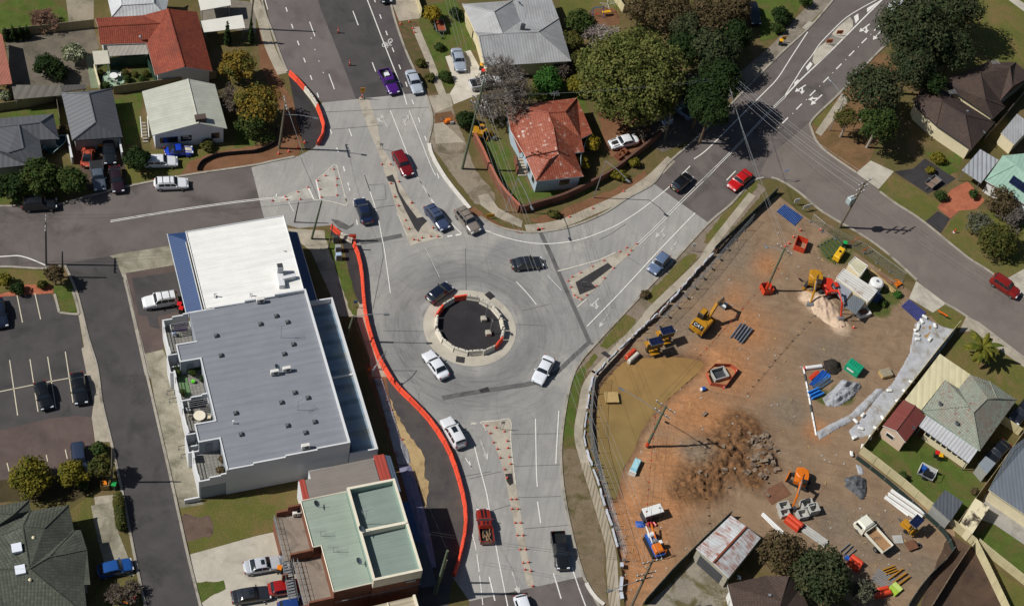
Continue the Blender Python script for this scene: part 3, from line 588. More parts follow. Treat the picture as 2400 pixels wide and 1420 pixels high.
def roofmesh(faces,th=.16):
 """roof planes with a fascia round their free edges and an underside"""
 mb=MB();W=[[Vector(P(*v)) for v in f] for f in faces];cnt={}
 for i,f in enumerate(W):
  n=Vector((0,0,0))
  for a,b in zip(f,f[1:]+f[:1]):n+=a.cross(b)
  if n.z<0:W[i]=f[::-1];faces[i]=faces[i][::-1]
 key=lambda v:(round(v.x*20),round(v.y*20),round(v.z*20))
 for f in W:
  for a,b in zip(f,f[1:]+f[:1]):cnt[frozenset((key(a),key(b)))]=cnt.get(frozenset((key(a),key(b))),0)+1
 dz=Vector((0,0,th))
 for f in W:
  mb.poly(f)
  nn=(f[1]-f[0]).cross(f[2]-f[0]).normalized()
  if all(abs((p-f[0]).dot(nn))<.03 for p in f):mb.poly([p-dz for p in f][::-1],1)
  for a,b in zip(f,f[1:]+f[:1]):
   if cnt[frozenset((key(a),key(b)))]==1:mb.poly([b,a,a-dz,b-dz],1)
 return mb
def house(name,label,faces,wall,roofm,wallm,trim=None,ins=.45,gables=(),cat='house',base=0.0,group=None,winds=()):
 """faces and wall: lists of (photo x, photo y, height); wall is the eave outline; gables (a, apex, b); winds (edge, at, width, sill, height)"""
 w=PP(wall);c=sum(w,Vector((0,0,0)))/len(w);t=thing(name,label,cat,(c.x,c.y,base),0,group)
 roofmesh(faces).build('roof',[roofm,trim or WHITEP],t,True);mb=MB()
 W=[[Vector(P(*v)) for v in f] for f in faces];E_={}
 for f in W:
  n=(f[1]-f[0]).cross(f[2]-f[0]).normalized();n=n if n.z>0 else-n;cc=sum(f,Vector())/len(f)
  for a,b in zip(f,f[1:]+f[:1]):E_.setdefault(frozenset((tuple(round(x,2) for x in a),tuple(round(x,2) for x in b))),[]).append((n,cc,a,b))
 for k in E_.values():
  if len(k)==2 and k[0][0].dot(k[1][1]-(k[0][2]+k[0][3])/2)<-.05:mb.tube([k[0][2],k[0][3]],.11,5)
 if mb.v:mb.build('ridge_capping',roofm,t,True)
 lo=inset(w,ins);hz=[a.z for a in w];mb=MB();n=len(lo)
 ar=sum(a.x*b.y-b.x*a.y for a,b in zip(lo,lo[1:]+lo[:1]))
 for i in range(n):
  j=(i+1)%n;k=[Vector((lo[i].x,lo[i].y,base)),Vector((lo[j].x,lo[j].y,base)),Vector((lo[j].x,lo[j].y,hz[j]-.17)),Vector((lo[i].x,lo[i].y,hz[i]-.17))]
  mb.poly(k if ar>0 else k[::-1])
 for i,ap,j in gables:
  a=Vector(P(*ap));m=(lo[i]+lo[j])/2;e=(lo[j]-lo[i]).normalized();x=lo[i]+e*(a-lo[i]).dot(e)
  mb.poly([Vector((lo[i].x,lo[i].y,hz[i]-.17)),Vector((lo[j].x,lo[j].y,hz[j]-.17)),Vector((x.x,x.y,a.z-.17))])
 mb.build('wall',wallm,t,True)
 for e,at,wd_,sill,ht in winds:
  a,b=lo[e],lo[(e+1)%n];d=(b-a).normalized();nn=Vector((d.y,-d.x,0))*(1 if ar>0 else-1);p=a+(b-a)*at;ang=math.atan2(d.y,d.x)
  fr=MB().box(p+nn*.02+Vector((0,0,sill+ht/2)),(wd_+.16,.1,ht+.16),ang).build('window',WHITEP,t,True)
  g=MB().box(p+nn*.06+Vector((0,0,sill+ht/2)),(wd_,.06,ht),ang).build('pane',GLASS,None);g.parent=fr;g.location=-t.location
 return t
def slab(name,label,cat,pts,z,th,mat,legs=0,legm=None,trim=None,group=None,slope=0.0):
 """a flat or slightly pitched roof on posts: carport, awning"""
 w=[Vector(P(a[0],a[1],z if len(a)<3 else a[2])) for a in pts];c=sum(w,Vector((0,0,0)))/len(w)
 t=thing(name,label,cat,(c.x,c.y,0),0,group)
 roofmesh([[(a[0],a[1],z if len(a)<3 else a[2]) for a in pts]],th).build('roof',[mat,trim or mat],t,True)
 if legs:
  for p in inset(w,.25):MB().box(Vector((p.x,p.y,(z-th)/2)),(.1,.1,z-th)).build('post',legm or GALV,t,True)
 return t
RT_RED=tiled('red_roof_tiles','7c3829','8e462f','5c3a2e',.3,.33,.75,.45,grime='6a3427')
RT_RED2=tiled('worn_red_tiles','8a4734','9a5842','c5b6aa',.36,.36,.5,.45,.56,.68,'84402f')
RF_DKGREY=ribbed('charcoal_sheet_roof','5a5c60',.76,.05,.5,var=.06)
RF_PALE=ribbed('pale_sheet_roof','b3b5a8',.5,.1,.5,'b99a6c',.62,.8,.3,var=.1)
RF_GREY=ribbed('silver_sheet_roof','9d9e9f',.45,.1,.45,'7e7c78',.5,.75,.35)
RF_BROWN=tiled('brown_roof_tiles','42352f','4c3e37',None,.33,.36,.8,.35,grime='3a3030')
RF_GRNT=tiled('mossy_pale_tiles','80877a','8f9587','7c5348',.3,.33,.8,.4,.5,.66,'8c7d70')
RF_OLIVE=tiled('olive_grey_tiles','4a4d44','585b50',None,.4,.42,.85,.4,grime='3f4239')
RF_BLUE=ribbed('slate_blue_sheet_roof','6a7078',.5,.12,.5,var=.06)
BLUEW=plain('pale_blue_weatherboard','9fb0ba',.6,.08,1,world=True);GREYW=plain('grey_render','8d8d88',.7,.1,1,world=True);PINKW=plain('pinkish_cream_brick','c9b199',.7,.1,3,world=True)
V=lambda reg,*pts:q(reg,*pts)
# red tiled house, north-west
v=V('A1',(1165,62,4.8),(1280,465,4.8),(1475,495,2.9),(1365,85,2.9),(1075,522,2.9),(1015,300,2.9),(1110,163,4.2),(990,108,2.9),(660,128,2.9),(680,187,4.2),(695,310,2.9))
t=house('tiled_house','red tiled house in an L shape with a white gable, beside the yellow flowering tree',[[v[0],v[1],v[2],v[3]],[v[0],v[7],v[6],v[5],v[4],v[1]],[v[8],v[9],v[6],v[7]],[v[9],v[10],v[5],v[6]]],[v[3],v[7],v[8],v[10],v[5],v[4],v[2]],RT_RED,WHITEP,gables=[(5,v[1],6),(2,v[9],3)])
c=Vector(P(*V('A1',(975,265))[0],3.6));MB().lathe(c+Vector((0,0,-.2)),[(.12,0),(.12,.5),(.25,.55),(.05,.75)],8).build('roof_vent',GALV,t,True)
slab('veranda_roof','pale grey flat veranda roof against the red tiled house','veranda',V('A1',(740,316),(1010,300),(1030,376),(762,391)),2.6,.12,ribbed('pale_veranda_sheet','9b958c',.6,.12,.6),4,WHITEP)
slab('porch_roof','small cream porch roof beside the green corrugated screen','porch',V('A1',(640,356),(745,350),(762,442),(655,450)),2.5,.12,plain('porch_cream','b9b5a4',.6,.08,1),4,WHITEP)
gs=ribbed('green_sheet','2f4a3c',.25,.35,.5)
p0,p1=P(*V('A1',(765,470))[0]),P(*V('A1',(1028,455))[0]);mb=MB();wallstrip(mb,[p0,p1],.06,0,2.1);tag(mb.build('screen_fence',gs),'dark green corrugated screen under the veranda of the red tiled house','fence')
v=V('A1',(735,-60,2.8),(835,-60,3.8),(843,38,3.8),(775,118,2.8),(1065,25,3.8),(1145,108,2.8),(1065,-60,3.8),(1180,-60,2.8))
house('sheet_roofed_house','white metal roofed house behind the red tiled house',[[v[0],v[1],v[2],v[3]],[v[2],v[4],v[5],v[3]],[v[4],v[6],v[7],v[5]],[v[1],v[6],v[4],v[2]]],[v[0],v[3],v[5],v[7]],ribbed('white_sheet_roof_old','b9bcbd',.5,.08,.5),WHITEP)
slab('carport','white flat carport roof at the top edge beside the north road','carport',V('A1',(1365,-40),(1590,-40),(1602,38),(1392,76)),2.7,.12,plain('white_sheeting','cfccc2',.5,.05,1),4)
slab('shade_roof','long white awning roof over the path by the thin dark cypress','awning',V('A1',(1385,148),(1680,105),(1700,196),(1415,226)),2.6,.12,MATS['white_sheeting'],4)
# dark grey narrow house, pale house, grey house
v=V('A1',(425,645,2.8),(775,615,2.8),(850,950,2.8),(500,975,2.8),(615,652,4.6),(662,850,4.6))
house('grey_roofed_house','narrow house with a charcoal hip roof above the driveway of parked cars',[[v[0],v[4],v[5],v[3]],[v[4],v[1],v[2],v[5]],[v[5],v[2],v[3]],[v[0],v[1],v[4]]],[v[0],v[3],v[2],v[1]],RF_DKGREY,GREYW,DKMETAL)
v=V('A1',(985,635,3.4),(1303,548,4.6),(1490,585,3.4),(1575,892,3.4),(1378,855,4.6),(1055,940,3.4))
t=house('pale_gabled_house','white weatherboard house with a pale green gable roof and brick chimney',[[v[0],v[1],v[4],v[5]],[v[1],v[2],v[3],v[4]]],[v[0],v[5],v[3],v[2]],RF_PALE,plain('white_weatherboard','c9ccd0',.6,.08,1,world=True),gables=[(1,v[4],2),(3,v[1],0)],winds=[(1,.2,2.6,1.1,1.2),(1,.45,1.6,1.1,1.2),(1,.88,1.2,1.1,1.2)])
c=P(*V('A1',(1392,975))[0]);mb=MB();mb.box(c+Vector((0,0,2.5)),(1.5,.9,5.0),.5);mb.box(c+Vector((0,0,5.05)),(1.6,1.0,.12),.5);mb.build('chimney',ground('chimney_brick','4a3f3c','5a4d48',1,fine=12,fv=.2),t,True)
a,b=P(*V('A1',(1010,985))[0]),P(*V('A1',(1000,870))[0]);st=thing('entry_stairs','white timber stairs at the side of the pale gabled house','stairs',a);d=(b-a)
for k in range(7):
 p=a+d*(k/7.5);MB().box(p+Vector((0,0,.1+.19*k)),(.9,.32,.05),math.atan2(d.y,d.x)-math.pi/2).build('tread',plain('weathered_timber','8c8478',.8,.15,3),st,True)
n=Vector((-d.y,d.x,0)).normalized()
for s in(-.5,.5):MB().tube([a+n*s+Vector((0,0,1.0)),a+d*.93+n*s+Vector((0,0,2.2))],.06,5).build('handrail',WHITEP,st,True)
v=V('A1',(-140,832,2.8),(370,790,2.8),(410,965,2.8),(280,850,4.3),(130,868,4.3),(-140,900,4.3),(275,970,2.8),(225,965,3.2),(162,1028,4.0),(295,1090,2.8),(180,1145,2.8),(55,1060,4.2),(-140,1180,2.8),(-140,1000,4.3),(10,935,4.3))
house('grey_roofed_house','house with a broad charcoal roof of several hips at the west edge',[[v[0],v[1],v[3],v[4],v[5]],[v[1],v[2],v[3]],[v[2],v[6],v[4],v[3]],[v[4],v[6],v[8]],[v[6],v[9],v[8]],[v[8],v[9],v[10],v[11]],[v[5],v[4],v[8],v[11],v[13]],[v[11],v[10],v[12],v[13]]],[v[0],v[12],v[10],v[9],v[6],v[2],v[1]],RF_DKGREY,GREYW,DKMETAL)
slab('shed','terracotta coloured long shed roof at the far west edge','shed',V('A1',(-80,215),(15,240),(85,582),(-80,600)),2.8,.15,ribbed('terracotta_sheet','9a5f4e',.4,.15,.6),4)
slab('pergola','weathered grey flat pergola roof between the two fences','pergola',V('A1',(80,590),(415,590),(432,662),(100,692)),2.3,.12,ribbed('weathered_panels','67635b',1.1,.25,.8,'3e6a6a',.6,.75,.25),4)
slab('pergola','short dark grey pergola roof behind the charcoal hip roof','pergola',V('A1',(415,592),(590,586),(598,615),(432,640)),2.3,.12,ribbed('dark_panels','4d4a46',.5,.25,.8),4)
# silver roofed house at the top
v=V('A3',(10,30,3),(360,5,3),(415,150,3),(290,235,4.8),(230,85,4.8),(100,222,3),(125,250,4.8),(535,225,4.8),(680,130,3),(620,-30,2.4),(360,-30,2.4),(765,425,3),(170,462,3))
house('sheet_roofed_house','grey metal roofed house behind the large bare tree',[[v[4],v[0],v[5],v[3]],[v[0],v[1],v[4]],[v[4],v[1],v[2],v[3]],[v[3],v[2],v[1],v[9],v[8],v[7]],[v[7],v[8],v[11]],[v[6],v[7],v[11],v[12]],[v[6],v[3],v[7]],[v[5],v[6],v[3]],[v[5],v[12],v[6]]],[v[0],v[5],v[12],v[11],v[8],v[9],v[1]],RF_GREY,CREAMP,CREAMP,winds=[(2,.3,1.6,1,1.2)])
t=thing('roof_chimney','small dark flue with an aerial on the silver roof','flue',P(*V('A3',(425,215))[0],4.1));MB().box((0,0,.5),(.7,.6,1.6)).build('flue',DKMETAL,t);MB().tube([(0,0,1.2),(.1,0,4.2)],.03,4).build('aerial',GALV,t)
# corner house with worn red tiles
v=V('A3',(315,738,3.1),(805,680,3.1),(725,775,5),(605,783,5),(912,925,3.1),(835,962,3.3),(640,878,5),(857,1052,3.1),(790,1062,3.3),(675,1072,4.9),(852,1222,3.1),(520,1257,3.1),(610,1110,4.9),(440,1070,3.1),(345,905,3.1))
t=house('tiled_house','pale blue corner house with a worn red tiled hip roof inside a brick wall',[[v[0],v[3],v[6],v[9],v[12],v[13],v[14]],[v[0],v[1],v[2],v[3]],[v[2],v[1],v[4],v[5]],[v[3],v[2],v[5]],[v[3],v[5],v[6]],[v[6],v[5],v[7],v[8]],[v[6],v[8],v[9]],[v[9],v[8],v[10]],[v[12],v[9],v[10],v[11]],[v[13],v[12],v[11]]],[v[0],v[14],v[13],v[11],v[10],v[7],v[4],v[1]],RT_RED2,BLUEW,winds=[(3,.65,1.6,1.1,1.2),(2,.35,1.0,1,1.3),(2,.75,1.0,1,1.3)])
slab('veranda_roof','rusty red veranda roof on the west side of the blue corner house','veranda',V('A3',(352,912),(425,897),(458,1040),(408,1062)),2.6,.1,ribbed('rusty_sheet','8a3d26',.25,.3,.7),4,WHITEP)
a,b=P(*V('A3',(425,1215))[0]),P(*V('A3',(405,1120))[0]);st=thing('entry_stairs','brick-sided steps on the west side of the blue corner house','stairs',a);d=b-a
for k in range(6):MB().box(a+d*(k/6)+Vector((0,0,.09+.09*k)),(1.3,.5,.18+.18*k),math.atan2(d.y,d.x)-math.pi/2).build('tread',M_PATH,st,True)
for s in(-.8,.8):
 n=Vector((-d.y,d.x,0)).normalized()*s;MB().box((a+b)/2+n+Vector((0,0,.7)),(.2,d.length,1.4),math.atan2(d.y,d.x)-math.pi/2).build('side_wall',BRICK,st,True)
 # dark brown tiled pair, north-east
v=V('A4',(1480,690,3),(1605,572,3),(1680,705,4.9),(1840,800,4.9),(2045,850,3),(1885,1037,3),(1640,870,3),(1500,745,3))
house('tiled_house','dark brown tiled hip roofed house nearer the corner, in the shade of gum trees',[[v[0],v[1],v[2]],[v[1],v[4],v[3],v[2]],[v[3],v[4],v[5]],[v[2],v[3],v[5],v[6]],[v[0],v[2],v[6],v[7]]],[v[1],v[0],v[7],v[6],v[5],v[4]],RF_BROWN,CREAMP,DKMETAL)
v=V('A4',(1660,568,3),(1945,515,4.9),(1980,690,4.9),(2118,742,3),(2035,822,3),(2005,428,3),(2150,468,4.6),(2168,600,4.6),(2082,700,3),(2190,435,3),(2300,530,3))
house('tiled_house','dark brown tiled house with roof aerials behind the shaded one',[[v[0],v[1],v[2],v[3],v[4]],[v[0],v[5],v[1]],[v[1],v[5],v[6],v[7],v[8],v[2]],[v[2],v[8],v[3]],[v[5],v[9],v[6]],[v[6],v[9],v[10],v[7]],[v[7],v[10],v[8]]],[v[0],v[4],v[3],v[8],v[10],v[9],v[5]],RF_BROWN,CREAMP,DKMETAL)
v=V('A4',(2088,925,2.4),(2200,790,2.4),(2310,870,2.4),(2180,1005,2.4))
house('garden_shed','cream shed with a pale grey roof and clutter at its door',[[v[0],v[1],v[2],v[3]]],[v[0],v[3],v[2],v[1]],RF_GREY,CREAMP,CREAMP,.1,cat='shed')
slab('carport','silver corrugated carport beside the green roofed house','carport',V('A4',(1818,1180),(1945,1035),(2072,1110),(1950,1270)),2.6,.1,ribbed('corrugated_silver','a3a6aa',.7,.45,.4,'7a7470',.6,.8,.5),4)
v=V('A4',(1980,1250,2.8),(2100,1080,2.8),(2185,1145,4.2),(2400,1320,4.2),(2330,1460,2.8),(2290,1060,2.8),(2450,1150,2.8))
t=house('sheet_roofed_house','pale green metal roofed house with solar panels',[[v[0],v[1],v[2]],[v[0],v[2],v[3],v[4]],[v[1],v[5],v[6],v[3],v[2]]],[v[1],v[0],v[4],v[6],v[5]],ribbed('pale_green_roof','8fae9d',.6,.08,.5),WHITEP)
SOLAR=tiled('solar_cells','161c33','1a2240',None,.55,.55,.25,.5)
for k in range(3):
 z0=3.45;A=V('A4',(2142+k*34,1262+k*24,z0),(2176+k*34,1215+k*24,z0+.35),(2206+k*34,1238+k*24,z0+.35),(2172+k*34,1285+k*24,z0))
 roofmesh([A],.06).build('solar_panel',[SOLAR,GALV],t,True)
 # garage with the rusty roof, dark roof at the bottom
v=V('F',(1632,1284,3),(1713,1207,3),(1783,1260,3),(1708,1353,3),(1672,1318,3.7),(1750,1234,3.7))
t=house('garage','grey garage with a rust-streaked white roof beside the site fence',[[v[0],v[1],v[5],v[4]],[v[4],v[5],v[2],v[3]]],[v[0],v[3],v[2],v[1]],ribbed('rusted_white_roof','b9bcbd',.5,.12,.5,'8a4c2c',.42,.6,.8),plain('garage_render','a39d8d',.7,.1,1,world=True),ins=.12,gables=[(0,v[4],1),(2,v[5],3)],cat='garage')
a,b=[inset(PP([v[0],v[3]])+PP([v[2],v[1]]),.12)[i] for i in(0,1)];d=(b-a);MB().box((a+b)/2+Vector((d.y,-d.x,0)).normalized()*.03+Vector((0,0,1.1)),(d.length*.72,.08,2.1),math.atan2(d.y,d.x)).build('roller_door',ribbed('roller_door','4b4e52',.2,.3,.5,along='v'),t,True)
mb=MB();mb.tube([P(*v[4])+Vector((0,0,.05)),P(*v[5])+Vector((0,0,.05))],.16,6);mb.build('ridge_cap',plain('rust','7c4026',.8,.2,3),t,True)
v=V('C4',(-90,1290,2.9),(140,1238,2.9),(275,1242,4.3),(230,1385,4.3),(345,1310,2.9),(400,1440,2.9),(210,1500,4.3),(-40,1480,2.9))
house('tiled_house','dark brown tiled roof at the bottom edge below the round tree',[[v[0],v[1],v[2],v[3]],[v[2],v[4],v[5],v[6],v[3]],[v[0],v[3],v[6],v[7]]],[v[0],v[7],v[5],v[4],v[2],v[1]],RF_BROWN,WHITEP,WHITEP)
# mossy pale-green tiled house and its outbuildings, south-east
v=V('C4',(1068,258,3),(1205,78,3.4),(1372,272,5),(1412,497,3),(1630,195,3),(1455,190,4.8),(1352,45,3.2),(1285,128,3.4),(1512,186,4.4),(1470,85,3),(1395,58,3.2),(1345,233,4.7))
t=house('tiled_house','house with a mossy pale green and pink tiled roof beside the dirt site',[[v[0],v[11],v[2],v[3]],[v[0],v[1],v[11]],[v[1],v[7],v[2],v[11]],[v[7],v[6],v[5],v[2]],[v[6],v[10],v[8],v[5]],[v[10],v[9],v[8]],[v[9],v[4],v[8]],[v[2],v[5],v[8],v[4],v[3]]],[v[0],v[3],v[4],v[9],v[10],v[6],v[7],v[1]],RF_GRNT,CREAMP,plain('green_gutter','7f9c88',.6,.1,2))
slab('awning','cream sheet roof over the north side of the mossy tiled house','awning',V('F',(2121,936),(2203,829),(2274,877),(2248,910),(2215,890),(2160,960)),2.75,.12,ribbed('cream_sheet','cdc4a0',.9,.12,.5),4,CREAMP)
slab('awning','white ribbed awning on the garden side of the mossy tiled house','awning',V('C4',(1095,285,2.9),(1400,492,2.9),(1345,570,2.5),(1050,350,2.5)),2.5,.1,ribbed('white_awning','b5b6b8',.5,.3,.5),4)
a,b=P(*V('C4',(1062,425))[0]),P(*V('C4',(1318,603))[0]);d=(b-a).normalized();ang=math.atan2(d.y,d.x);nn=Vector((d.y,-d.x,0));L=(b-a).length
t=thing('sunroom','cream enclosed veranda with a row of windows under the white awning','veranda',(a+b)/2);MB().box((a+b)/2-nn*.9+Vector((0,0,1.17)),(L,1.8,2.34),ang).build('wall',CREAMP,t,True)
for k in range(8):MB().box(a+d*(L*(k+.5)/8)+nn*.02+Vector((0,0,1.65)),(L/8-.25,.06,.8),ang).build('window',GLASS,t,True)
v=V('C4',(835,347,2.7),(957,195,2.7),(1088,290,2.7),(970,447,2.7),(915,378,3.5),(1028,228,3.5))
t=house('garden_shed','pink brick shed with a red-brown gable roof in the back lawn',[[v[0],v[1],v[5],v[4]],[v[4],v[5],v[2],v[3]]],[v[0],v[3],v[2],v[1]],ribbed('red_brown_roof','7a3c34',.4,.2,.6,'5f423a',.5,.7,.5),PINKW,ins=.15,gables=[(0,v[4],1),(2,v[5],3)],cat='shed',winds=[(0,.4,1.1,1.3,.6)])
v=V('C4',(1130,820,2.3),(1205,728,2.3),(1312,802,2.3),(1235,917,2.3))
house('garden_shed','small charcoal shed with a flat ribbed roof against the lower fence',[[v[0],v[1],v[2],v[3]]],[v[0],v[3],v[2],v[1]],ribbed('charcoal_ribbed','575c62',.5,.3,.5),GREYW,GREYW,.06,cat='shed')
v=V('C4',(1403,577,2.2),(1447,528,2.2),(1507,570,2.2),(1452,637,2.2))
house('garden_shed','tiny blue-grey shed by the driveway fence',[[v[0],v[1],v[2],v[3]]],[v[0],v[3],v[2],v[1]],plain('blue_grey_sheet','7e868d',.5,.1,2),GREYW,GREYW,.05,cat='shed')
v=V('C4',(1298,918,2.3),(1385,778,2.3),(1470,830,2.3),(1368,988,2.3))
house('garden_shed','cream shed with a dark stained roof at the fence corner',[[v[0],v[1],v[2],v[3]]],[v[0],v[3],v[2],v[1]],ground('stained_shed_roof','cfc4a2','d6cbaa',.5,'4a3f34',.5,.5,.6,8,.1,.7),CREAMP,CREAMP,.05,cat='shed')
v=V('C4',(1463,728,2.9),(1565,540,3.9),(1600,480,4.2),(1800,330,4.2),(1800,960,2.9))
house('sheet_roofed_house','slate blue metal roofed house at the east edge',[[v[0],v[1],v[2],v[3],v[4]]],[v[0],v[4],v[3],v[2],v[1]],RF_BLUE,CREAMP,CREAMP)
# olive tiled house, south-west
v=V('C1',(-70,832,3.2),(172,790,3.2),(85,872,4.4),(-70,866,4.4),(182,852,3.4),(12,995,4),(-70,980,4),(408,818,3.2),(265,957,4.6),(135,945,4.8),(440,970,3.2),(290,1130,4.6),(175,1198,5.2),(480,966,3.2),(517,1085,3.2),(536,1290,3.2),(500,1292,3.2),(520,1480,3.2),(70,1342,4.2),(240,1480,3.2),(60,1480,3.2),(-70,1480,3.6),(-70,1200,5.2))
t=house('tiled_house','large house with an olive grey tiled roof of many hips in the south-west corner',[[v[0],v[1],v[2],v[3]],[v[1],v[4],v[5],v[6],v[3],v[2]],[v[4],v[7],v[8],v[9]],[v[7],v[10],v[11],v[12],v[9],v[8]],[v[10],v[13],v[14],v[11]],[v[11],v[14],v[15],v[16]],[v[11],v[16],v[17],v[12]],[v[12],v[17],v[19],v[18]],[v[18],v[19],v[20]],[v[5],v[4],v[9]],[v[6],v[5],v[9],v[12],v[22]],[v[22],v[12],v[18],v[20],v[21]]],[v[0],v[21],v[20],v[19],v[17],v[16],v[15],v[14],v[13],v[10],v[7],v[4],v[1]],RF_OLIVE,GREYW,DKMETAL)
for x,y in((100,1078),(121,1208)):
 c=Vector(P(*V('C1',(x,y))[0],4.95));MB().box(c+Vector((0,0,.1)),(1.15,1.15,.5),.5).build('skylight',plain('skylight','d9dde4',.15,.03,1),t,True)
for x,y in((200,1018),(180,1268)):
 c=Vector(P(*V('C1',(x,y))[0],4.6));MB().lathe(c-Vector((0,0,.3)),[(.14,0),(.14,.55),(.22,.6),(.05,.75)],8).build('roof_vent',CREAMP,t,True)
 # the white and grey shops, the green roofed shops
class Frame:
 """local axes of a rectangular building: u along its street-side row, v across, z up"""
 def __init__(s,x,y,deg):s.o=Vector((x,y,0));a=math.radians(deg);s.a=a;s.u=Vector((math.cos(a),math.sin(a),0));s.v=Vector((-math.sin(a),math.cos(a),0))
 def __call__(s,u,v,z=0.0):return s.o+s.u*u+s.v*v+Vector((0,0,z))
 def box(s,mb,u0,u1,v0,v1,z0,z1,m=0):return mb.box(s((u0+u1)/2,(v0+v1)/2,(z0+z1)/2),(abs(u1-u0),abs(v1-v0),abs(z1-z0)),s.a,m)
 def poly(s,mb,pts,m=0):return mb.poly([s(*p) for p in pts],m)
G=Frame(-15.8,107.38,28.24)
GREYSHEET=ribbed('grey_deck_roof','7e8188',1.0,.07,.5,'a58b7c',.72,.9,.15,'v',.05);WHITESHEET=ribbed('white_deck_roof','e4e3de',.36,.08,.45,'d6cdb0',.66,.85,.2,'v',.04)
NAVY=ribbed('navy_sheet','2b4672',.3,.3,.45,var=.05,along='v');RENDER=plain('white_render','c9cacb',.65,.05,.5,world=True);RENDERS=plain('grey_blue_render','8f959c',.65,.06,.5,world=True)
TILEF=tiled('balcony_tiles','74726c','807e77',None,.45,.45,.7,.35);CANOPY=ribbed('canopy_sheet','6f8496',2.4,.3,.25,'8d8a78',.5,.7,.3,'v',.2)
sh=thing('shop_building','two storey white rendered shops with a flat grey roof and tiled west balconies','building',G(-8,12))
zr=lambda u:6.45+u*.035
rp=[(0,0),(0,24),(-15.2,24),(-15.2,19.35),(-17.8,19.35),(-17.8,16.7),(-15.2,16.7),(-15.2,7.05),(-17.8,7.05),(-17.8,4.45),(-15.2,4.45),(-15.2,0)]
mb=MB();mb.poly([G(u,v,zr(u)) for u,v in rp],udir=G.u);mb.build('roof',GREYSHEET,sh,True)
mb=MB()
for(u0,v0),(u1,v1) in zip(rp,rp[1:]+rp[:1]):
 mb.poly([G(u1,v1,0),G(u0,v0,0),G(u0,v0,zr(u0)-.02),G(u1,v1,zr(u1)-.02)])
G.box(mb,-18.5,-15.25,-.1,4.4,0,3.0);G.box(mb,-18.5,-15.25,7.1,16.65,0,3.0);G.box(mb,-18.5,-15.25,19.4,24.6,0,3.0)
mb.build('wall',RENDERS,sh,True)
for v0,v1 in((-.2,.0),(24.0,24.2)):
 mb=MB()
 for k,(a,b) in enumerate(((0,-4),(-4,-8),(-8,-12),(-12,-15.35))):
  top=6.95-.34*k
  G.box(mb,a+(.2 if k==0 else 0),b,v0,v1,0 if v0<1 else 5.0,top)
 mb.build('parapet',RENDER,sh,True)
mb=MB()
G.box(mb,0,.22,0,24,0,6.95)
for(u0,v0),(u1,v1) in list(zip(rp,rp[1:]+rp[:1]))[3:11]:
 mb.box(G((u0+u1)/2,(v0+v1)/2,zr((u0+u1)/2)+.06),(.18 if abs(u0-u1)<.1 else abs(u0-u1)+.18,.18 if abs(v0-v1)<.1 else abs(v0-v1)+.18,.16),G.a)
mb.build('capping',RENDER,sh,True)
mb=MB()
for v0,v1 in((0,4.35),(7.15,16.6),(19.45,24.4)):mb.poly([G(-18.5,v0,3.02),G(-15.26,v0,3.02),G(-15.26,v1,3.02),G(-18.5,v1,3.02)],udir=G.u)
mb.build('balcony_floor',TILEF,sh,True)
mb=MB();rail=MB()
for v0,v1 in((-.15,4.45),(7.05,11.85),(11.95,16.7),(19.35,24.75)):
 G.box(mb,-18.72,-18.5,v0,v0+1.1,0,4.25);G.box(mb,-18.72,-18.5,v1-1.1,v1,0,4.25);G.box(mb,-18.72,-18.55,v0+1.1,v1-1.1,0,2.9)
 for z in(3.3,3.7,4.12):G.box(rail,-18.66,-18.6,v0+1.1,v1-1.1,z,z+.06)
for v0 in(-.17,11.82,24.62):
 for u0,u1,z in((-15.3,-16.0,5.0),(-16.0,-17.4,4.75),(-17.4,-18.72,4.3)):G.box(mb,u0,u1,v0,v0+.18,2.9,z)
for v0,v1 in((4.45,7.05),(16.7,19.35)):
 G.box(mb,-19.0,-17.82,v0+.1,v0+.25,0,3.6);G.box(mb,-19.0,-17.82,v1-.3,v1-.15,0,4.3);G.box(mb,-19.15,-19.0,v0+.1,v1-.15,0,3.6);G.box(mb,-18.98,-17.83,v0+1.2,v0+1.35,0,3.2)
G.box(mb,-20.6,-18.72,-.42,-.24,0,.9)
mb.build('balcony_wall',RENDER,sh,True);rail.build('railing',WHITEP,sh,True)
for v0,v1 in((4.9,6.6),(17.1,18.9)):G.box(MB(),-17.86,-17.78,v0,v1,3.4,5.2).build('window',GLASS,sh,True)
for v0 in(4.42,16.66):G.box(MB(),-17.0,-16.1,v0-.03,v0+.05,3.05,5.1).build('door',plain('grey_blue_door','6d757d',.5,.05,1),sh,True)
# the canopy over the footpath on the street side
cn=thing('street_canopy','blue-grey sheet canopy with a white parapet on the street side of the white shops','canopy',G(2,12))
for a,b in((.25,11.6),(11.9,23.6)):mb=MB();mb.poly([G(.9,a,3.55),G(3.72,a,3.55),G(3.72,b,3.55),G(.9,b,3.55)],udir=G.u);mb.build('canopy_sheet',CANOPY,cn,True)
mb=MB();G.box(mb,3.72,3.92,-.2,23.9,3.0,4.45);G.box(mb,.25,3.72,23.7,23.9,3.0,4.45);G.box(mb,.25,3.92,-.4,-.22,0,4.45);G.box(mb,.25,3.7,11.65,11.85,3.3,3.75);mb.build('parapet',RENDER,cn,True)
mb=MB();G.box(mb,.25,.88,.1,23.6,3.3,3.62);mb.build('box_gutter',plain('navy_flashing','2a3446',.5,.1,1),cn,True)
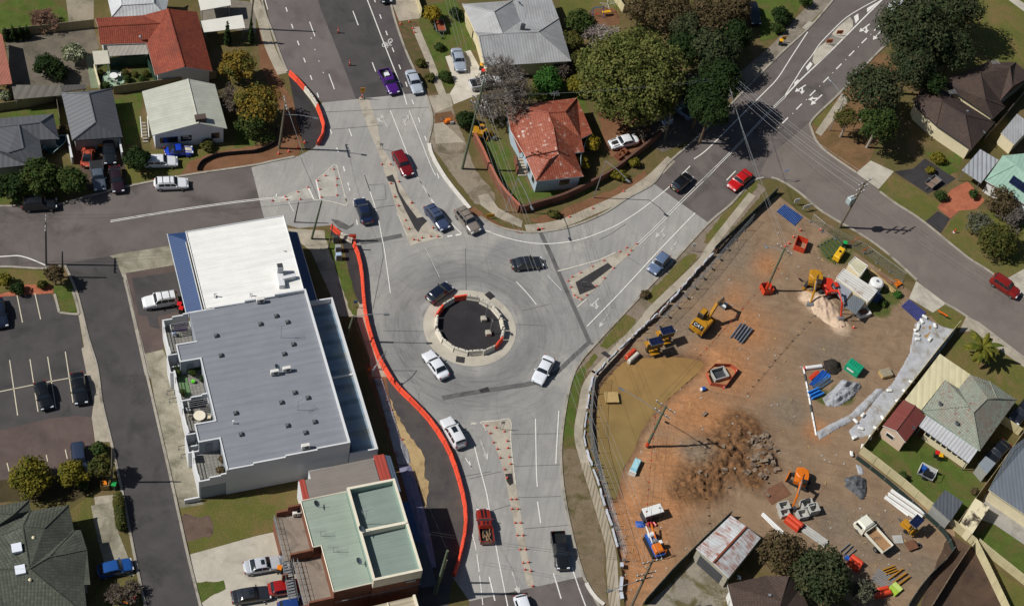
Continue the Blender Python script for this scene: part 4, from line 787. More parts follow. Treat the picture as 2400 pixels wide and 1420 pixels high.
# the white roofed shop with navy awnings
ws=thing('shop_building','white corrugated roofed shop with navy blue awnings on two sides','building',G(-6.5,31))
mb=MB();mb.poly([G(-13.1,24.3,5.9),G(0,24.3,6.5),G(.1,36.9,6.9),G(-13.15,37.1,6.3)],udir=G.u);mb.build('roof',WHITESHEET,ws,True)
mb=MB();mb.prism([G(-13.0,24.3),G(-.1,24.3),G(-.05,36.8),G(-13.0,37)],0,5.88);mb.prism([G(-2.5,24.3),G(-.1,24.3),G(-.05,36.8),G(-2.5,36.8)],5.88,6.3);mb.build('wall',CREAMP,ws,True)
mb=MB()
for a,b in((G(0,24.2,6.55),G(.1,36.9,6.95)),(G(-13.15,24.3,5.95),G(-13.2,37.1,6.35)),(G(-13.2,37.1,6.35),G(.1,36.95,6.95))):mb.tube([a,b],.09,4)
mb.build('flashing',RENDER,ws,True)
mb=MB();mb.poly([G(-15.3,25.0,3.5),G(-13.15,25.0,4.2),G(-13.15,37.3,4.2),G(-15.3,39.4,3.5)],udir=G.u);mb.poly([G(-15.3,39.4,3.5),G(-13.15,37.3,4.2),G(-12.9,39.3,3.5)],udir=G.v);mb.build('awning',NAVY,ws,True)
mb=MB();mb.tube([G(-15.35,25,3.48),G(-15.35,39.45,3.48)],.09,5);mb.tube([G(-13.3,25,4.3),G(-13.3,36.9,4.3)],.08,5);mb.build('gutter',plain('pale_gutter','a9b1b8',.4,.1,2),ws,True)
mb=MB();mb.poly([G(.1,24.3,4.3),G(1.95,24.3,3.6),G(1.95,36.4,3.6),G(.1,36.4,4.3)],udir=G.u);mb.build('awning',NAVY,ws,True)
mb=MB();mb.tube([G(1.98,24.3,3.58),G(1.98,36.45,3.58)],.07,5);mb.build('gutter',MATS['pale_gutter'],ws,True)
mb=MB();G.box(mb,-13.3,-12.9,24.6,30.5,0,3.0);mb.build('brick_wall',BRICK,ws,True)
# things on the roofs
def R1(x,y,z):return Vector(P(*q('R1',(x,y))[0],z))
def R2(x,y,z):return Vector(P(*q('R2',(x,y))[0],z))
def proto_vent():
 t=thing('roof_vent','dark square roof vent','vent');MB().bbox((0,0,.1),(.55,.55,.3),.06).build('base',DKMETAL,t);MB().lathe((0,0,.2),[(.16,0),(.2,.12),(.12,.2),(.02,.22)],8).build('cap',plain('vent_cap','5a5c5e',.5,.1,3),t);return t
vp=None
for k,(f,x,y) in enumerate(((R1,905,887),(R1,993,937),(R1,780,948),(R1,430,1033),(R1,1040,1112),(R1,967,1187),(R1,467,1189),(R2,1237,305),(R2,1352,352),(R2,1121,388),(R2,720,474),(R2,1412,562),(R2,1175,591),(R2,768,660),(R2,1331,655))):
 p=f(x,y,6.2);lu=(p-G.o).dot(G.u);p.z=zr(lu)
 if vp is None:vp=proto_vent();o=vp
 else:o=dup(vp)
 o.location=p;o.rotation_euler.z=G.a;o['label']='dark square vent on the flat grey roof of the white shops';o['group']='square vents on the grey roof'
def ac_unit(p,rz,label,grp=None):
 t=thing('air_conditioner',label,'air conditioner',p,rz,grp);MB().bbox((0,0,.55),(1.05,.45,.75),.04).build('casing',plain('ac_white','cfcdc6',.5,.05,2),t)
 MB().lathe((.12,-.24,.55),[(.28,-.01),(.28,.02),(.05,.03)],12,axis='y').build('fan_grille',DKMETAL,t)
 for s in(-.4,.4):MB().box((s,0,.09),(.06,.4,.18)).build('foot',GALV,t)
 return t
for(f,x,y),lb in zip(((R1,778,775),(R2,1060,140),(R2,1165,115),(R2,1330,790)),('white air conditioner by the parapet shared with the white roof','white air conditioner beside the roof dish, nearer the dish','white air conditioner beside the roof dish, nearer the street','white air conditioner at the stepped south parapet of the grey roof')):
 p=f(x,y,6.2);p.z=zr((p-G.o).dot(G.u));ac_unit(p,G.a,lb)
def dish(p,rz,label,r=.42,m=None,h=.9):
 t=thing('satellite_dish',label,'dish',p,rz);c=Vector((0,0,h));ax=Vector((.6,0,.8)).normalized();a=ax.orthogonal().normalized();b=ax.cross(a);mb=MB();pr=[(0,0),(.5,.05),(1,.18)]
 for(r0,h0),(r1,h1) in zip(pr,pr[1:]):
  for j in range(14):
   g=lambda rr,hh,jj:c+ax*hh*r+(a*math.cos(jj*math.pi/7)+b*math.sin(jj*math.pi/7))*rr*r
   mb.poly([g(r0,h0,j),g(r1,h1,j),g(r1,h1,j+1),g(r0,h0,j+1)] if r0 else[c,g(r1,h1,j),g(r1,h1,j+1)],0,True)
 mb.build('reflector',m or plain('dish_grey','5d6a76',.45,.1,2),t);MB().tube([(0,0,0),c],.035,5).build('mast',GALV,t);MB().tube([c,c+ax*r*1.2,c+ax*r*1.3+b*.05],.02,4).build('feed_arm',DKMETAL,t)
 return t
p=R2(1080,105,6.2);dish(Vector((p.x,p.y,6.1)),.4,'blue-grey satellite dish on the flat grey roof of the white shops')
def aerial(p,h,rz,label,n=6):
 t=thing('roof_aerial',label,'aerial',p,rz);MB().tube([(0,0,0),(0,0,h)],.03,5).build('mast',GALV,t);mb=MB();mb.tube([(-.7,0,h-.1),(.7,0,h-.1)],.02,4)
 for k in range(n):x=-.6+1.2*k/(n-1);mb.tube([(x,-.35-.04*k,h-.1),(x,.35+.04*k,h-.1)],.014,4)
 mb.build('antenna',GALV,t);return t
p=R1(940,1060,6.1);aerial(Vector((p.x,p.y,6.2)),2.8,.4,'tall television aerial on the grey roof between two rows of vents')
p=R2(1262,460,6.1);aerial(Vector((p.x,p.y,6.2)),2.2,.9,'television aerial on the southern half of the grey roof')
p=R2(697,570,6.0);t=thing('vent_pipe','white vent pipe on the south-west part of the grey roof','pipe',Vector((p.x,p.y,5.9)));MB().tube([(0,0,0),(0,0,.7)],.07,8).build('pipe',WHITEP,t);MB().lathe((0,0,.68),[(.12,0),(.12,.08)],8).build('cap',WHITEP,t)
t=thing('exhaust_duct','large white kitchen exhaust duct with a cowl on the white roof','duct',R1(960,650,6.3));mb=MB();a=R1(950,665,6.4);b=R1(930,545,6.5)
mb.box((a+b)/2+Vector((0,0,.35)),(.75,(a-b).length,.7),math.atan2((b-a).y,(b-a).x)-math.pi/2);mb.build('duct',RENDER,t,True)
MB().box(b+Vector((0,0,.9)),(.8,.8,1.7),G.a).build('cowl',RENDER,t,True);MB().box(b+Vector((0,0,1.76)),(.7,.7,.06),G.a).build('grille',DKMETAL,t,True)
MB().box(R1(1000,575,7.0),(1.9,.5,.5),G.a+.1).build('branch_duct',RENDER,t,True)
for x,y,lb in((415,722,'small bent white flue near the navy awning on the white roof'),(698,722,'short grey flue at the southern edge of the white roof'),(965,385,'small white skylight frame on the white roof')):
 p=R1(x,y,6.2);t=thing('roof_flue',lb,'flue',p);MB().tube([(0,0,-.2),(0,0,.5),(.25,0,.6)],.08,7).build('pipe',GALV,t);MB().box((0,0,.04),(.4,.4,.08)).build('flashing',WHITEP,t)
 # balcony furniture
BY=lambda u,v:G(u,v,3.03)
def rack(p,rz,label,cols):
 t=thing('clothes_rack',label,'clothes rack',p,rz)
 for s in(-1.25,1.25):MB().tube([(s,-.4,0),(s,-.4,1.5),(s,.45,1.6),(s,.45,0)],.025,4).build('frame',WHITEP,t)
 for k in range(4):
  y=-.4+.27*k;MB().tube([(-1.25,y,1.52+.03*k),(1.25,y,1.52+.03*k)],.012,4).build('line',WHITEP,t)
  c=cols[k%len(cols)];MB().box((.1*(k%3-1),y,1.2),(2.0-.3*(k%2),.04,.62)).build('washing',plain('cloth_'+c,c,.9,.15,5),t)
 return t
rack(BY(-16.6,23.2),G.a,'folding clothes rack with mauve washing on the northernmost balcony',['7b6a86','8d7f93','4c4858']);rack(BY(-16.6,11.0),G.a,'clothes rack with dark washing on the dividing wall of the middle balconies',['3b3d4d','2e2f38'])
def pchair(p,rz,label,col='cbbfa6',grp=None):
 t=thing('garden_chair',label,'chair',p,rz,grp);m=plain('chair_'+col,col,.5,.05,2)
 MB().bbox((0,0,.43),(.5,.48,.05),.02).build('seat',m,t);MB().box((-.24,0,.68),(.05,.46,.5)).build('backrest',m,t)
 for a in(-.2,.2):
  for b in(-.2,.2):MB().box((a,b,.2),(.05,.05,.4)).build('leg',m,t)
  MB().box((0,a*1.15,.62),(.44,.05,.04)).build('armrest',m,t)
 return t
def ptable(p,label,r=.6,col='d8cfbb'):
 t=thing('garden_table',label,'table',p);m=plain('table_'+col,col,.5,.05,2);MB().lathe((0,0,.7),[(r*.97,0),(r,.02),(r,.045)],20).build('tabletop',m,t)
 for k in range(4):a=k*math.pi/2+.6;MB().tube([(.3*r*math.cos(a),.3*r*math.sin(a),.7),(.75*r*math.cos(a),.75*r*math.sin(a),0)],.03,5).build('leg',m,t)
 return t
c=R2(402,498,3.75);c.z=3.03;ptable(c,'round cream table with three chairs on the table-and-chairs balcony',.75)
pchair(c+Vector((1.15,.25,0)),math.pi+.2,'cream chair east of the round balcony table');pchair(c+Vector((-1.1,-.35,0)),.3,'cream chair west of the round balcony table');pchair(c+Vector((.25,-1.1,0)),1.7,'cream chair south of the round balcony table')
c=R2(303,448,3.5);c.z=3.03;pchair(c,.8,'white moulded chair by the railing of the table-and-chairs balcony','d8d8d8')
c=q('R1',(95,1018))[0];c=Vector(P(*c,3.5));c.z=3.03;pchair(c,2.2,'pale blue plastic chair on the tiled north balcony','b4c4d6');pchair(c+G.v*.9+G.u*.3,2.5,'lime white plastic chair behind the pale blue one','c9cfa0')
c=R2(345,200,3.3);c.z=3.03;t=thing('bucket','bright green bucket on the leafy balcony','bucket',c);MB().lathe((0,0,0),[(.18,0),(.26,.38)],12).build('bucket',plain('lime_plastic','56c21c',.4,.05,2),t);MB().tube([(-.26,0,.36),(0,0,.55),(.26,0,.36)],.012,4).build('handle',WHITEP,t)
c=R2(270,240,3.1);c.z=3.03;tag(MB().box((0,0,.04),(1.1,3.2,.05)).build('green_mat',plain('mat_green','5d7a52',.9,.12,3)),'worn green mat on the leafy balcony','mat');bpy.data.objects['green_mat'].location=c;bpy.data.objects['green_mat'].rotation_euler.z=G.a
# green roofed shops
K=Frame(-2.91,92.1,28.18);GREENSHEET=ribbed('green_deck_roof','8d998c',.5,.05,.5,'7d8f80',.6,.8,.25,'v',.05);GREENSHEET2=ribbed('green_deck_roof_lower','7c8a82',.4,.06,.5,'6f8078',.6,.8,.25,'v',.05)
IVORY=plain('ivory_capping','d9d0bb',.6,.08,1,world=True);GRNW=plain('green_flashing','8aa193',.5,.08,1,world=True)
gb=thing('shop_building','brick shops with a pale green flat roof and ivory parapets','building',K(-6,6.5))
mb=MB();mb.poly([K(-5.8,6.9,6.35),K(-.25,6.9,6.6),K(-.25,12.7,6.6),K(-5.8,12.7,6.35)],udir=K.u);mb.poly([K(-5.8,.25,6.35),K(-.2,.25,6.6),K(-.15,6.55,6.6),K(-5.8,6.55,6.35)],udir=K.u);mb.build('street_roof',GREENSHEET2,gb,True)
mb=MB();mb.poly([K(-10.6,.4,6.1),K(-6.1,.4,6.3),K(-6.1,13.0,6.3),K(-11.6,13.0,6.05),K(-11.6,6.6,6.05),K(-10.6,6.6,6.1)],udir=K.u);mb.build('rear_roof',GREENSHEET,gb,True)
mb=MB()
for a in((-6.05,-5.75,.2,12.9),(-.3,.0,.2,6.6),(-.3,0,6.5,12.9),(-6.0,.0,0,.3),(-6.0,0,12.6,12.9),(-5.75,-.3,6.5,6.85)):K.box(mb,a[0],a[1],a[2],a[3],5.6,7.5+(.003 if a[1]-a[0]>1 else 0))
mb.build('parapet',IVORY,gb,True)
mb=MB();K.box(mb,-6.06,-5.99,.3,12.8,6.2,7.3);K.box(mb,-5.76,-.3,12.55,12.61,6.2,7.4);K.box(mb,-.34,-.29,.3,12.5,6.2,7.4);mb.build('flashing',GRNW,gb,True)
mb=MB()
for a,b in(((-11.65,13.05),(-6.05,13.05)),((-11.65,6.62),(-11.65,13.05)),((-10.6,6.62),(-11.65,6.62)),((-10.65,.38),(-10.65,6.6)),((-10.65,.35),(-6.0,.35))):
 p,s=K(*a,6.14),K(*b,6.3 if b[0]>-7 else 6.1);mb.tube([p,s],.08,4)
mb.build('capping',IVORY,gb,True)
mb=MB();mb.prism([K(-5.98,.02),K(-.02,.02),K(-.02,12.88),K(-5.98,12.88)],0,5.6);mb.prism([K(-10.6,.35),K(-6,.35),K(-6,13),K(-11.6,13),K(-11.6,6.6),K(-10.6,6.6)],0,6.02)
K.box(mb,-14.6,-13.2,13.05,13.3,0,4.3);K.box(mb,-13.2,-11.6,13.05,13.3,0,5.1);K.box(mb,-14.9,-13.6,.1,.35,0,4.2);K.box(mb,-13.6,-10.6,.1,.35,0,5.0);K.box(mb,-14.3,-11.6,6.75,7.0,0,5.0);K.box(mb,-11.6,-10.6,6.6,7.0,4,6.0);K.box(mb,-14.95,-14.75,9.0,13.2,0,3.0);K.box(mb,-15.6,-14.9,5.2,5.45,0,3.1)
mb.build('brick_wall',BRICK,gb,True)
mb=MB();K.box(mb,-15.0,-11.6,6.99,13.1,3.0,3.2);K.box(mb,-14.0,-10.6,.34,6.76,3.0,3.2);mb.build('terrace',ground('stained_terrace','7d7267','8b8074',.5,'5f564d',.3,.48,.68,5,.15,.9,.2),gb,True)
mb=MB()
for u,v0,v1 in((-14.9,7.0,13.0),(-14.0,.4,6.7),(-13.5,.4,6.7)):
 for z in(3.7,4.15):mb.tube([K(u,v0,z),K(u,v1,z)],.03,4)
 for k in range(9):v=v0+(v1-v0)*k/8;mb.tube([K(u,v,3.2),K(u,v,4.15)],.025,4)
mb.build('railing',GALV,gb,True)
st=thing('metal_stairs','grey steel staircase down the rear of the green roofed shops','stairs',K(-14.6,4.4))
for k in range(17):K.box(MB(),-15.15,-14.25,6.6-k*.3,6.84-k*.3,3.1-k*.18,3.14-k*.18).build('tread',STEEL,st,True)
for u in(-15.2,-14.2):MB().tube([K(u,7.0,4.1),K(u,1.6,.95)],.03,4).build('handrail',GALV,st,True);MB().box(K(u,4.3,1.55),(.05,6.2,.2),K.a).build('stringer',STEEL,st,True) if False else mb
mb=MB();[mb.tube([K(u,7.0,3.1),K(u,1.5,-.0)],.07,4) for u in(-15.2,-14.2)];mb.build('stringer',STEEL,st,True);K.box(MB(),-15.3,-14.2,6.9,7.9,3.05,3.12).build('landing',STEEL,st,True)
mb=MB();K.box(mb,-1.9,-.5,-.03,.03,5.0,5.5);mb.build('shop_sign',DKMETAL,gb,True)
for dz in(5.1,5.28):mb=MB();[K.box(mb,-1.8+.15*k,-1.7+.15*k,-.05,-.03,dz,dz+.1+.02*(k%2)) for k in range(8)];mb.build('sign_lettering',WHITEP,gb,True)
mb=MB();K.box(mb,-10.5,.1,-.06,.02,3.9,4.0);mb.build('band',GALV,gb,True)
REDS=ribbed('red_sheet','a6473a',.5,.15,.5,var=.06)
nb=thing('shop_building','low grey roofed shop with red fascia bands between the white and the green shops','building',K(-5,16))
mb=MB();mb.poly([K(-1.15,13,4.25),K(-1.15,18.1,4.25),K(-9.4,18.1,4.05),K(-9.4,17.0,4.05),K(-10.6,17.0,4.0),K(-11.0,13.1,4.0)],udir=K.u);mb.build('roof',ribbed('taupe_sheet','7d766f',.4,.08,.6,along='v',var=.05),nb,True)
mb=MB();mb.poly([K(-1.1,13,4.3),K(.35,13,4.2),K(.35,18.4,4.2),K(-1.1,18.4,4.3)],udir=K.u);mb.build('red_band',REDS,nb,True);mb=MB();mb.poly([K(-11.1,13.6,4.1),K(-10.3,13.6,4.08),K(-10.2,17.1,4.08),K(-10.9,17.1,4.1)],udir=K.u);mb.build('red_band',REDS,nb,True)
mb=MB();mb.poly([K(.37,13,4.15),K(1.2,13,3.6),K(1.2,18.3,3.6),K(.37,18.3,4.15)],udir=K.u);mb.build('awning',ribbed('blue_grey_awning','76889c',.4,.2,.5),nb,True)
mb=MB();mb.prism([K(-11.0,13.05),K(.3,13.05),K(.3,18.2),K(-9.4,18.2),K(-9.4,17),K(-11.0,17.0)],0,3.95);mb.build('wall',RENDER,nb,True)
aw=thing('street_awning','dark blue awning over the footpath in front of the green roofed shops','awning',K(1.5,9));mb=MB();mb.poly([K(.05,5.8,3.5),K(1.9,5.8,3.3),K(1.9,11.6,3.3),K(.05,11.6,3.5)],udir=K.u);mb.build('sheet',NAVY,aw,True);mb=MB();[mb.tube([K(1.8,v,0),K(1.8,v,3.3)],.05,5) for v in(6,11.4)];mb.build('post',GALV,aw,True)
aw=thing('street_awning','charcoal awning over the footpath at the south end of the green roofed shops','awning',K(1.5,3));mb=MB();mb.poly([K(.05,-.3,3.5),K(2.2,-.3,3.3),K(2.2,5.6,3.3),K(.05,5.6,3.5)],udir=K.u);mb.build('sheet',ribbed('charcoal_awning','3c4048',.4,.2,.5),aw,True);mb=MB();[mb.tube([K(2.1,v,0),K(2.1,v,3.3)],.05,5) for v in(0,5.4)];mb.build('post',GALV,aw,True)
bs=thing('shop_building','low shop with a beige ribbed roof cut by the bottom edge','building',K(-5,-4));mb=MB();mb.poly([K(-8.5,-8,3.4),K(-1.6,-8,3.5),K(-1.0,-1.2,3.5),K(-9,-1.3,3.4)],udir=K.u);mb.build('roof',ribbed('beige_sheet','b1a58f',.55,.3,.6,along='v'),bs,True);mb=MB();mb.prism([K(-8.5,-8),K(-1.6,-8),K(-1.0,-1.3),K(-9,-1.4)],0,3.35);mb.build('wall',BRICK,bs,True);mb=MB();K.box(mb,-1.15,-.85,-8,-1.1,3.2,3.75);K.box(mb,-4.4,-4.25,-8,-1.3,3.42,3.6);mb.build('parapet',IVORY,bs,True)
def R4(x,y,z):return Vector(P(620+x*.26756,1040+y*.26756,z))
DG=plain('dark_dish','4c545a',.5,.1,2)
for x,y,lb in((452,550,'dark satellite dish at the north corner of the pale green roof'),(822,1050,'pale blue satellite dish at the south end of the pale green roof'),(838,800,'grey satellite dish on the dividing parapet of the green shops')):
 p=R4(x,y,6.3);dish(p,.35,lb,.45,DG if 'dark' in lb else None,.75 if 'divid' not in lb else 1.6)
aerial(R4(880,700,6.5),3.4,.7,'tall thin aerial in the northern half of the street roof of the green shops');aerial(R4(490,805,6.2),1.2,.3,'low aerial near the west edge of the pale green roof');aerial(R4(600,945,6.2),1.3,.2,'low aerial by the stair notch of the pale green roof')
for(x,y),lb in zip(((283,612),(318,608)),('white air conditioner on the brick rear terrace, outer one','white air conditioner on the brick rear terrace, by the wall')):p=R4(x,y,3.6);p.z=3.2;ac_unit(p,K.a,lb)
# vehicles
TYRE=plain('tyre_rubber','1b1b1c',.85,.1,5);RIM=plain('alloy_rim','9a9da1',.35,.1,5,metal=.7);TRIM=plain('black_trim','17181a',.5,.1,4);LAMP=plain('headlamp','cfd4d8',.15,.05,5);TAIL=plain('tail_lamp','8a1410',.25,.1,5);PLATE=plain('number_plate','d8cf9a',.5,.05,5)
def paint(col):
 k='car_paint_'+col
 if k not in MATS:
  m=plain(k,col,.28,.05,1.5,metal=.0,spec=.6);m.node_tree.nodes['Principled BSDF'].inputs['Coat Weight'].default_value=.6;m.node_tree.nodes['Principled BSDF'].inputs['Coat Roughness'].default_value=.08
 return MATS[k]
 # kind: length, width, height, nose x of cowl, roof front, roof rear, tail of glass (from the rear bumper, as shares of length), tail height, belt
CARS={'sedan':(4.75,1.84,1.45,.70,.56,.30,.15,.98,.92),'hatch':(4.25,1.78,1.5,.72,.56,.16,.04,.95,.95),'wagon':(4.85,1.84,1.5,.70,.57,.12,.03,.95,.93),'suv':(4.75,1.88,1.78,.70,.58,.10,.02,1.1,1.08),'beetle':(4.1,1.6,1.48,.68,.58,.36,.12,.86,.88),'coupe_ute':(4.95,1.86,1.45,.68,.55,.44,.40,.98,.95),'dual_ute':(5.25,1.86,1.78,.72,.62,.40,.36,1.02,1.08)}
def body_section(kind):
 L,W,H,cw,rf,rr,tg,th,belt=CARS[kind]
 def half(x):
  s=x/L;e=min(s,1-s);return W/2*(1-.16*max(0,1-e/.14)**2)
 def deck(x):
  s=x/L
  if kind=='beetle':return(.55+.40*math.sin(math.pi*min(1,s/.42)/2)) if s<.21 else(.55+.33*math.cos(math.pi/2*max(0,(s-.62)/.38)) if s>.62 else.9)
  if s>cw:k=(s-cw)/(1-cw);return belt+.05-.20*k-.22*max(0,k-.78)/.22
  if s<tg:return th-.14*max(0,1-s/.05)
  return belt+.03
 def roof(x):
  s=x/L
  if tg<s<rr:k=(s-tg)/(rr-tg);return deck(x)+(H-.04-deck(tg*L))*math.sin(k*math.pi/2)
  if rr<=s<=rf:k=(s-rr)/(rf-rr);return H-.04+.04*math.sin(math.pi*k)
  if rf<s<cw:k=(s-rf)/(cw-rf);return deck(x)+(H-.04-deck(cw*L))*(1-k)**.9
  return None
 def sect(x):
  w=half(x);d=deck(x);r=roof(x);lo=.28 if.06<x/L<.95 else.36
  if r is None or r<d+.03:return[(0,d+.03),(w*.55,d+.02),(w*.84,d-.02),(w*.95,d-.09),(w,d-.25),(w,.5),(w-.06,lo)]
  k=(r-d)/(H-d);tw=w*(.95-.20*k)
  return[(0,r+.02),(tw*.6,r),(tw,r-.05),(w*.95,d-.02),(w,d-.2),(w,.5),(w-.06,lo)]
 return L,W,H,cw,rf,rr,tg,sect,deck
def vehicle(name,label,kind,col,rear,nose,rails=False,glassroof=False,cat='car',stripes=None,tray='',bonnet=None,toff=0,z0=.0):
 """rear and nose: pixels of the two ends as seen; the car keeps its kind's own length"""
 a,b=P(*rear,.75),P(*nose,.75);mid=(a+b)/2;d=b-a;rz=math.atan2(d.y,d.x)
 t=thing(name,label,cat,(mid.x,mid.y,.05+z0),rz);m=paint(col)
 L,W,H,cw,rf,rr,tg,sect,deck=body_section(kind);ute='ute' in kind;x0=tg*L-.05 if ute else 0
 xs=sorted(set([x0,x0+.04,.12*L,tg*L,tg*L+.06,rr*L,rf*L,cw*L-.05,cw*L+.03,.92*L,.97*L,L-.02,L]+[x0+(L-x0)*k/22 for k in range(23)]));xs=[x for x in xs if x>=x0]
 S2={x:[Vector((x-L/2,y,z)) for y,z in sect(x)] for x in xs};mir=lambda p:Vector((p.x,-p.y,p.z));mb=MB()
 for u,w in zip(xs,xs[1:]):
  A,B=S2[u],S2[w]
  for i in range(6):mb.poly([A[i],B[i],B[i+1],A[i+1]],0,i not in(1,));mb.poly([mir(A[i+1]),mir(B[i+1]),mir(B[i]),mir(A[i])],0,i not in(1,))
 for x,f in((xs[0],1),(xs[-1],-1)):
  r=S2[x];ring=r+[mir(p) for p in r[:0:-1]];mb.poly(ring[::f])
 mb.build('body',m,t)
 def patch(name,u0,u1,i0,f0,i1,f1,off,both=True,top=False,mat=GLASS):
  """a pane lying on the body surface between two stations and two heights"""
  k=6;mb=MB();st=[sect(u0+(u1-u0)*j/k) for j in range(k+1)];X=[u0+(u1-u0)*j/k-L/2 for j in range(k+1)]
  for sg in((1,-1) if both else(1,)):
   rows=[]
   for j in range(k+1):
    s_=st[j];lo=Vector((X[j],s_[i0][0]+(s_[i0+1][0]-s_[i0][0])*f0,s_[i0][1]+(s_[i0+1][1]-s_[i0][1])*f0));hi=Vector((X[j],s_[i1][0]+(s_[i1+1][0]-s_[i1][0])*f1,s_[i1][1]+(s_[i1+1][1]-s_[i1][1])*f1))
    o=Vector((0,0,off)) if top else Vector((0,off,off*.4));rows.append([Vector((p.x,p.y*sg,p.z))+Vector((0,o.y*sg,o.z)) for p in(lo,hi)])
   for A,B in zip(rows,rows[1:]):q_=[A[0],B[0],B[1],A[1]];mb.poly(q_ if sg>0 else q_[::-1],0,True)
   if not top:mb.build(name,mat,t);mb=MB()
  if top:mb.build(name,mat,t)
 def screen(name,u0,u1,off=.025):
  k=5;mb=MB();rows=[]
  for j in range(k+1):
   x=u0+(u1-u0)*j/k;s_=sect(x);pts=[Vector((x-L/2,s_[2][0]*.93,s_[2][1]+off)),Vector((x-L/2,s_[1][0],s_[1][1]+off)),Vector((x-L/2,0,s_[0][1]+off))];rows.append(pts+[mir(p) for p in pts[1::-1]])
  for A,B in zip(rows,rows[1:]):
   for i in range(4):mb.poly([A[i],B[i],B[i+1],A[i+1]],0,True)
  return mb.build(name,GLASS,t)
 screen('windscreen',rf*L+.1,cw*L-.12);screen('rear_window',tg*L+.12,rr*L-.06)
 lo_=rr*L-(.35 if kind in('sedan','beetle') else.0)+.08;hi_=rf*L+.42;n=2 if ute and kind[0]=='c' else 3 if kind in('wagon','suv') else 2
 if kind=='coupe_ute':n=1
 for j in range(n):
  u0=lo_+(hi_-lo_)*j/n+.04;u1=lo_+(hi_-lo_)*(j+1)/n-.04;patch('side_window',u0,u1,2,.9,2,.16,.012)
 if glassroof:patch('sunroof',rr*L+(rf-rr)*L*.55,rf*L-.1,0,0,0,.8,.012,True,True)
 for x in(.185*L,.815*L):
  for s in(-1,1):
   wm=MB().lathe((x-L/2,s*(W/2-.09),.33),[(.05,-.11),(.31,-.1),(.335,-.05),(.335,.05),(.31,.1),(.05,.11)],14,axis='y').build('wheel',TYRE,t)
   MB().lathe((x-L/2,s*(W/2+.02),.33),[(.21,-.015),(.21,.01),(.06,.02)],10,axis='y').build('rim',RIM,wm)
 for s in(-1,1):
  MB().bbox((L/2-.13,s*W*.34,.66 if H<1.6 else.78),(.2,.38,.16),.04).build('headlight',LAMP,t);MB().box((-L/2+.06,s*W*.37,.78 if H<1.6 else.95),(.12,.26,.24)).build('tail_light',TAIL,t)
  MB().bbox((cw*L-L/2-.25,s*(W/2+.08),CARS[kind][8]+.06),(.14,.2,.14),.03).build('mirror',m,t)
 MB().box((L/2-.015,0,.5),(.05,1.0,.16)).build('grille',TRIM,t);MB().box((-L/2-.0,0,.62),(.04,.38,.12)).build('number_plate',PLATE,t)
 if rails:
  for s in(-1,1):MB().tube([(rr*L-L/2+.1,s*W*.34,H+.04),(rf*L-L/2-.1,s*W*.34,H+.04)],.025,5).build('roof_rail',rails if not isinstance(rails,bool) else TRIM,t)
  for x in(.3,.75):MB().box(((rr+(rf-rr)*x)*L-L/2,0,H+.05),(.06,W*.68,.03)).build('roof_bar',TRIM,t)
 if bonnet:patch('bonnet',cw*L+.1,.95*L,0,0,1,.9,.015,True,True,bonnet)
 if stripes:
  for s in(.1,):
   for nm,u0,u1 in(('stripe',cw*L+.05,L*.975),('stripe',rr*L+.06,rf*L-.03)):
    for sg in(1,-1):
     mb=MB();k=6
     for j in range(k):
      xa,xb=u0+(u1-u0)*j/k,u0+(u1-u0)*(j+1)/k;za,zb=sect(xa)[0][1]+.012,sect(xb)[0][1]+.012
      mb.poly([Vector((xa-L/2,sg*s,za)),Vector((xb-L/2,sg*s,zb)),Vector((xb-L/2,sg*(s+.26),zb)),Vector((xa-L/2,sg*(s+.26),za))][::sg])
     mb.build(nm,stripes,t)
 if ute:
  tl=x0+.02;cx=tl/2-L/2;hb=deck(x0-.1)
  MB().box((cx,0,.42),(tl,W*.94,.3)).build('rear_body',m,t)
  for s in(-1,1):MB().bbox((cx,s*(W/2-.06),(hb+.4)/2+.06),(tl,.12,hb-.38),.03).build('tray_side',m,t)
  MB().bbox((-L/2+.05,0,(hb+.4)/2+.06),(.1,W*.97,hb-.38),.03).build('tailgate',m,t);MB().box((cx,0,.6),(tl-.1,W-.26,.06)).build('tray_floor',TRIM,t)
  if tray=='hard_cover':MB().bbox((cx,0,hb+.05),(tl-.02,W-.1,.08),.03).build('tray_cover',plain('tray_cover','1d1e20',.6,.1,3),t)
  if tray=='load':
   for k in range(12):MB().box((cx+rng.uniform(-.7,.7),rng.uniform(-.5,.5),.72+.015*k),(rng.uniform(.5,1.2),.09,.05),rng.uniform(-.6,.6)).build('scrap_timber',plain('scrap_timber','8c7356',.9,.3,3),t)
  if tray=='boxes':
   MB().box((cx+.1,.15,.75),(.7,.7,.35)).build('load',plain('white_load','d6d6da',.5,.1,2),t);MB().lathe((cx-.45,.35,.63),[(.3,0),(.3,.2)],14).build('spare_wheel',RIM,t)
 if kind=='beetle':
  for x in(.185*L,.815*L):
   for s in(-1,1):MB().lathe((x-L/2,s*(W/2-.06),.3),[(.0,-.17),(.36,-.15),(.44,-.05),(.44,.1),(.38,.16),(.0,.18)],14,axis='y').build('fender',paint(stripes_col if False else toff) if toff else m,t)
 return t
D=lambda x,y:(x,y)
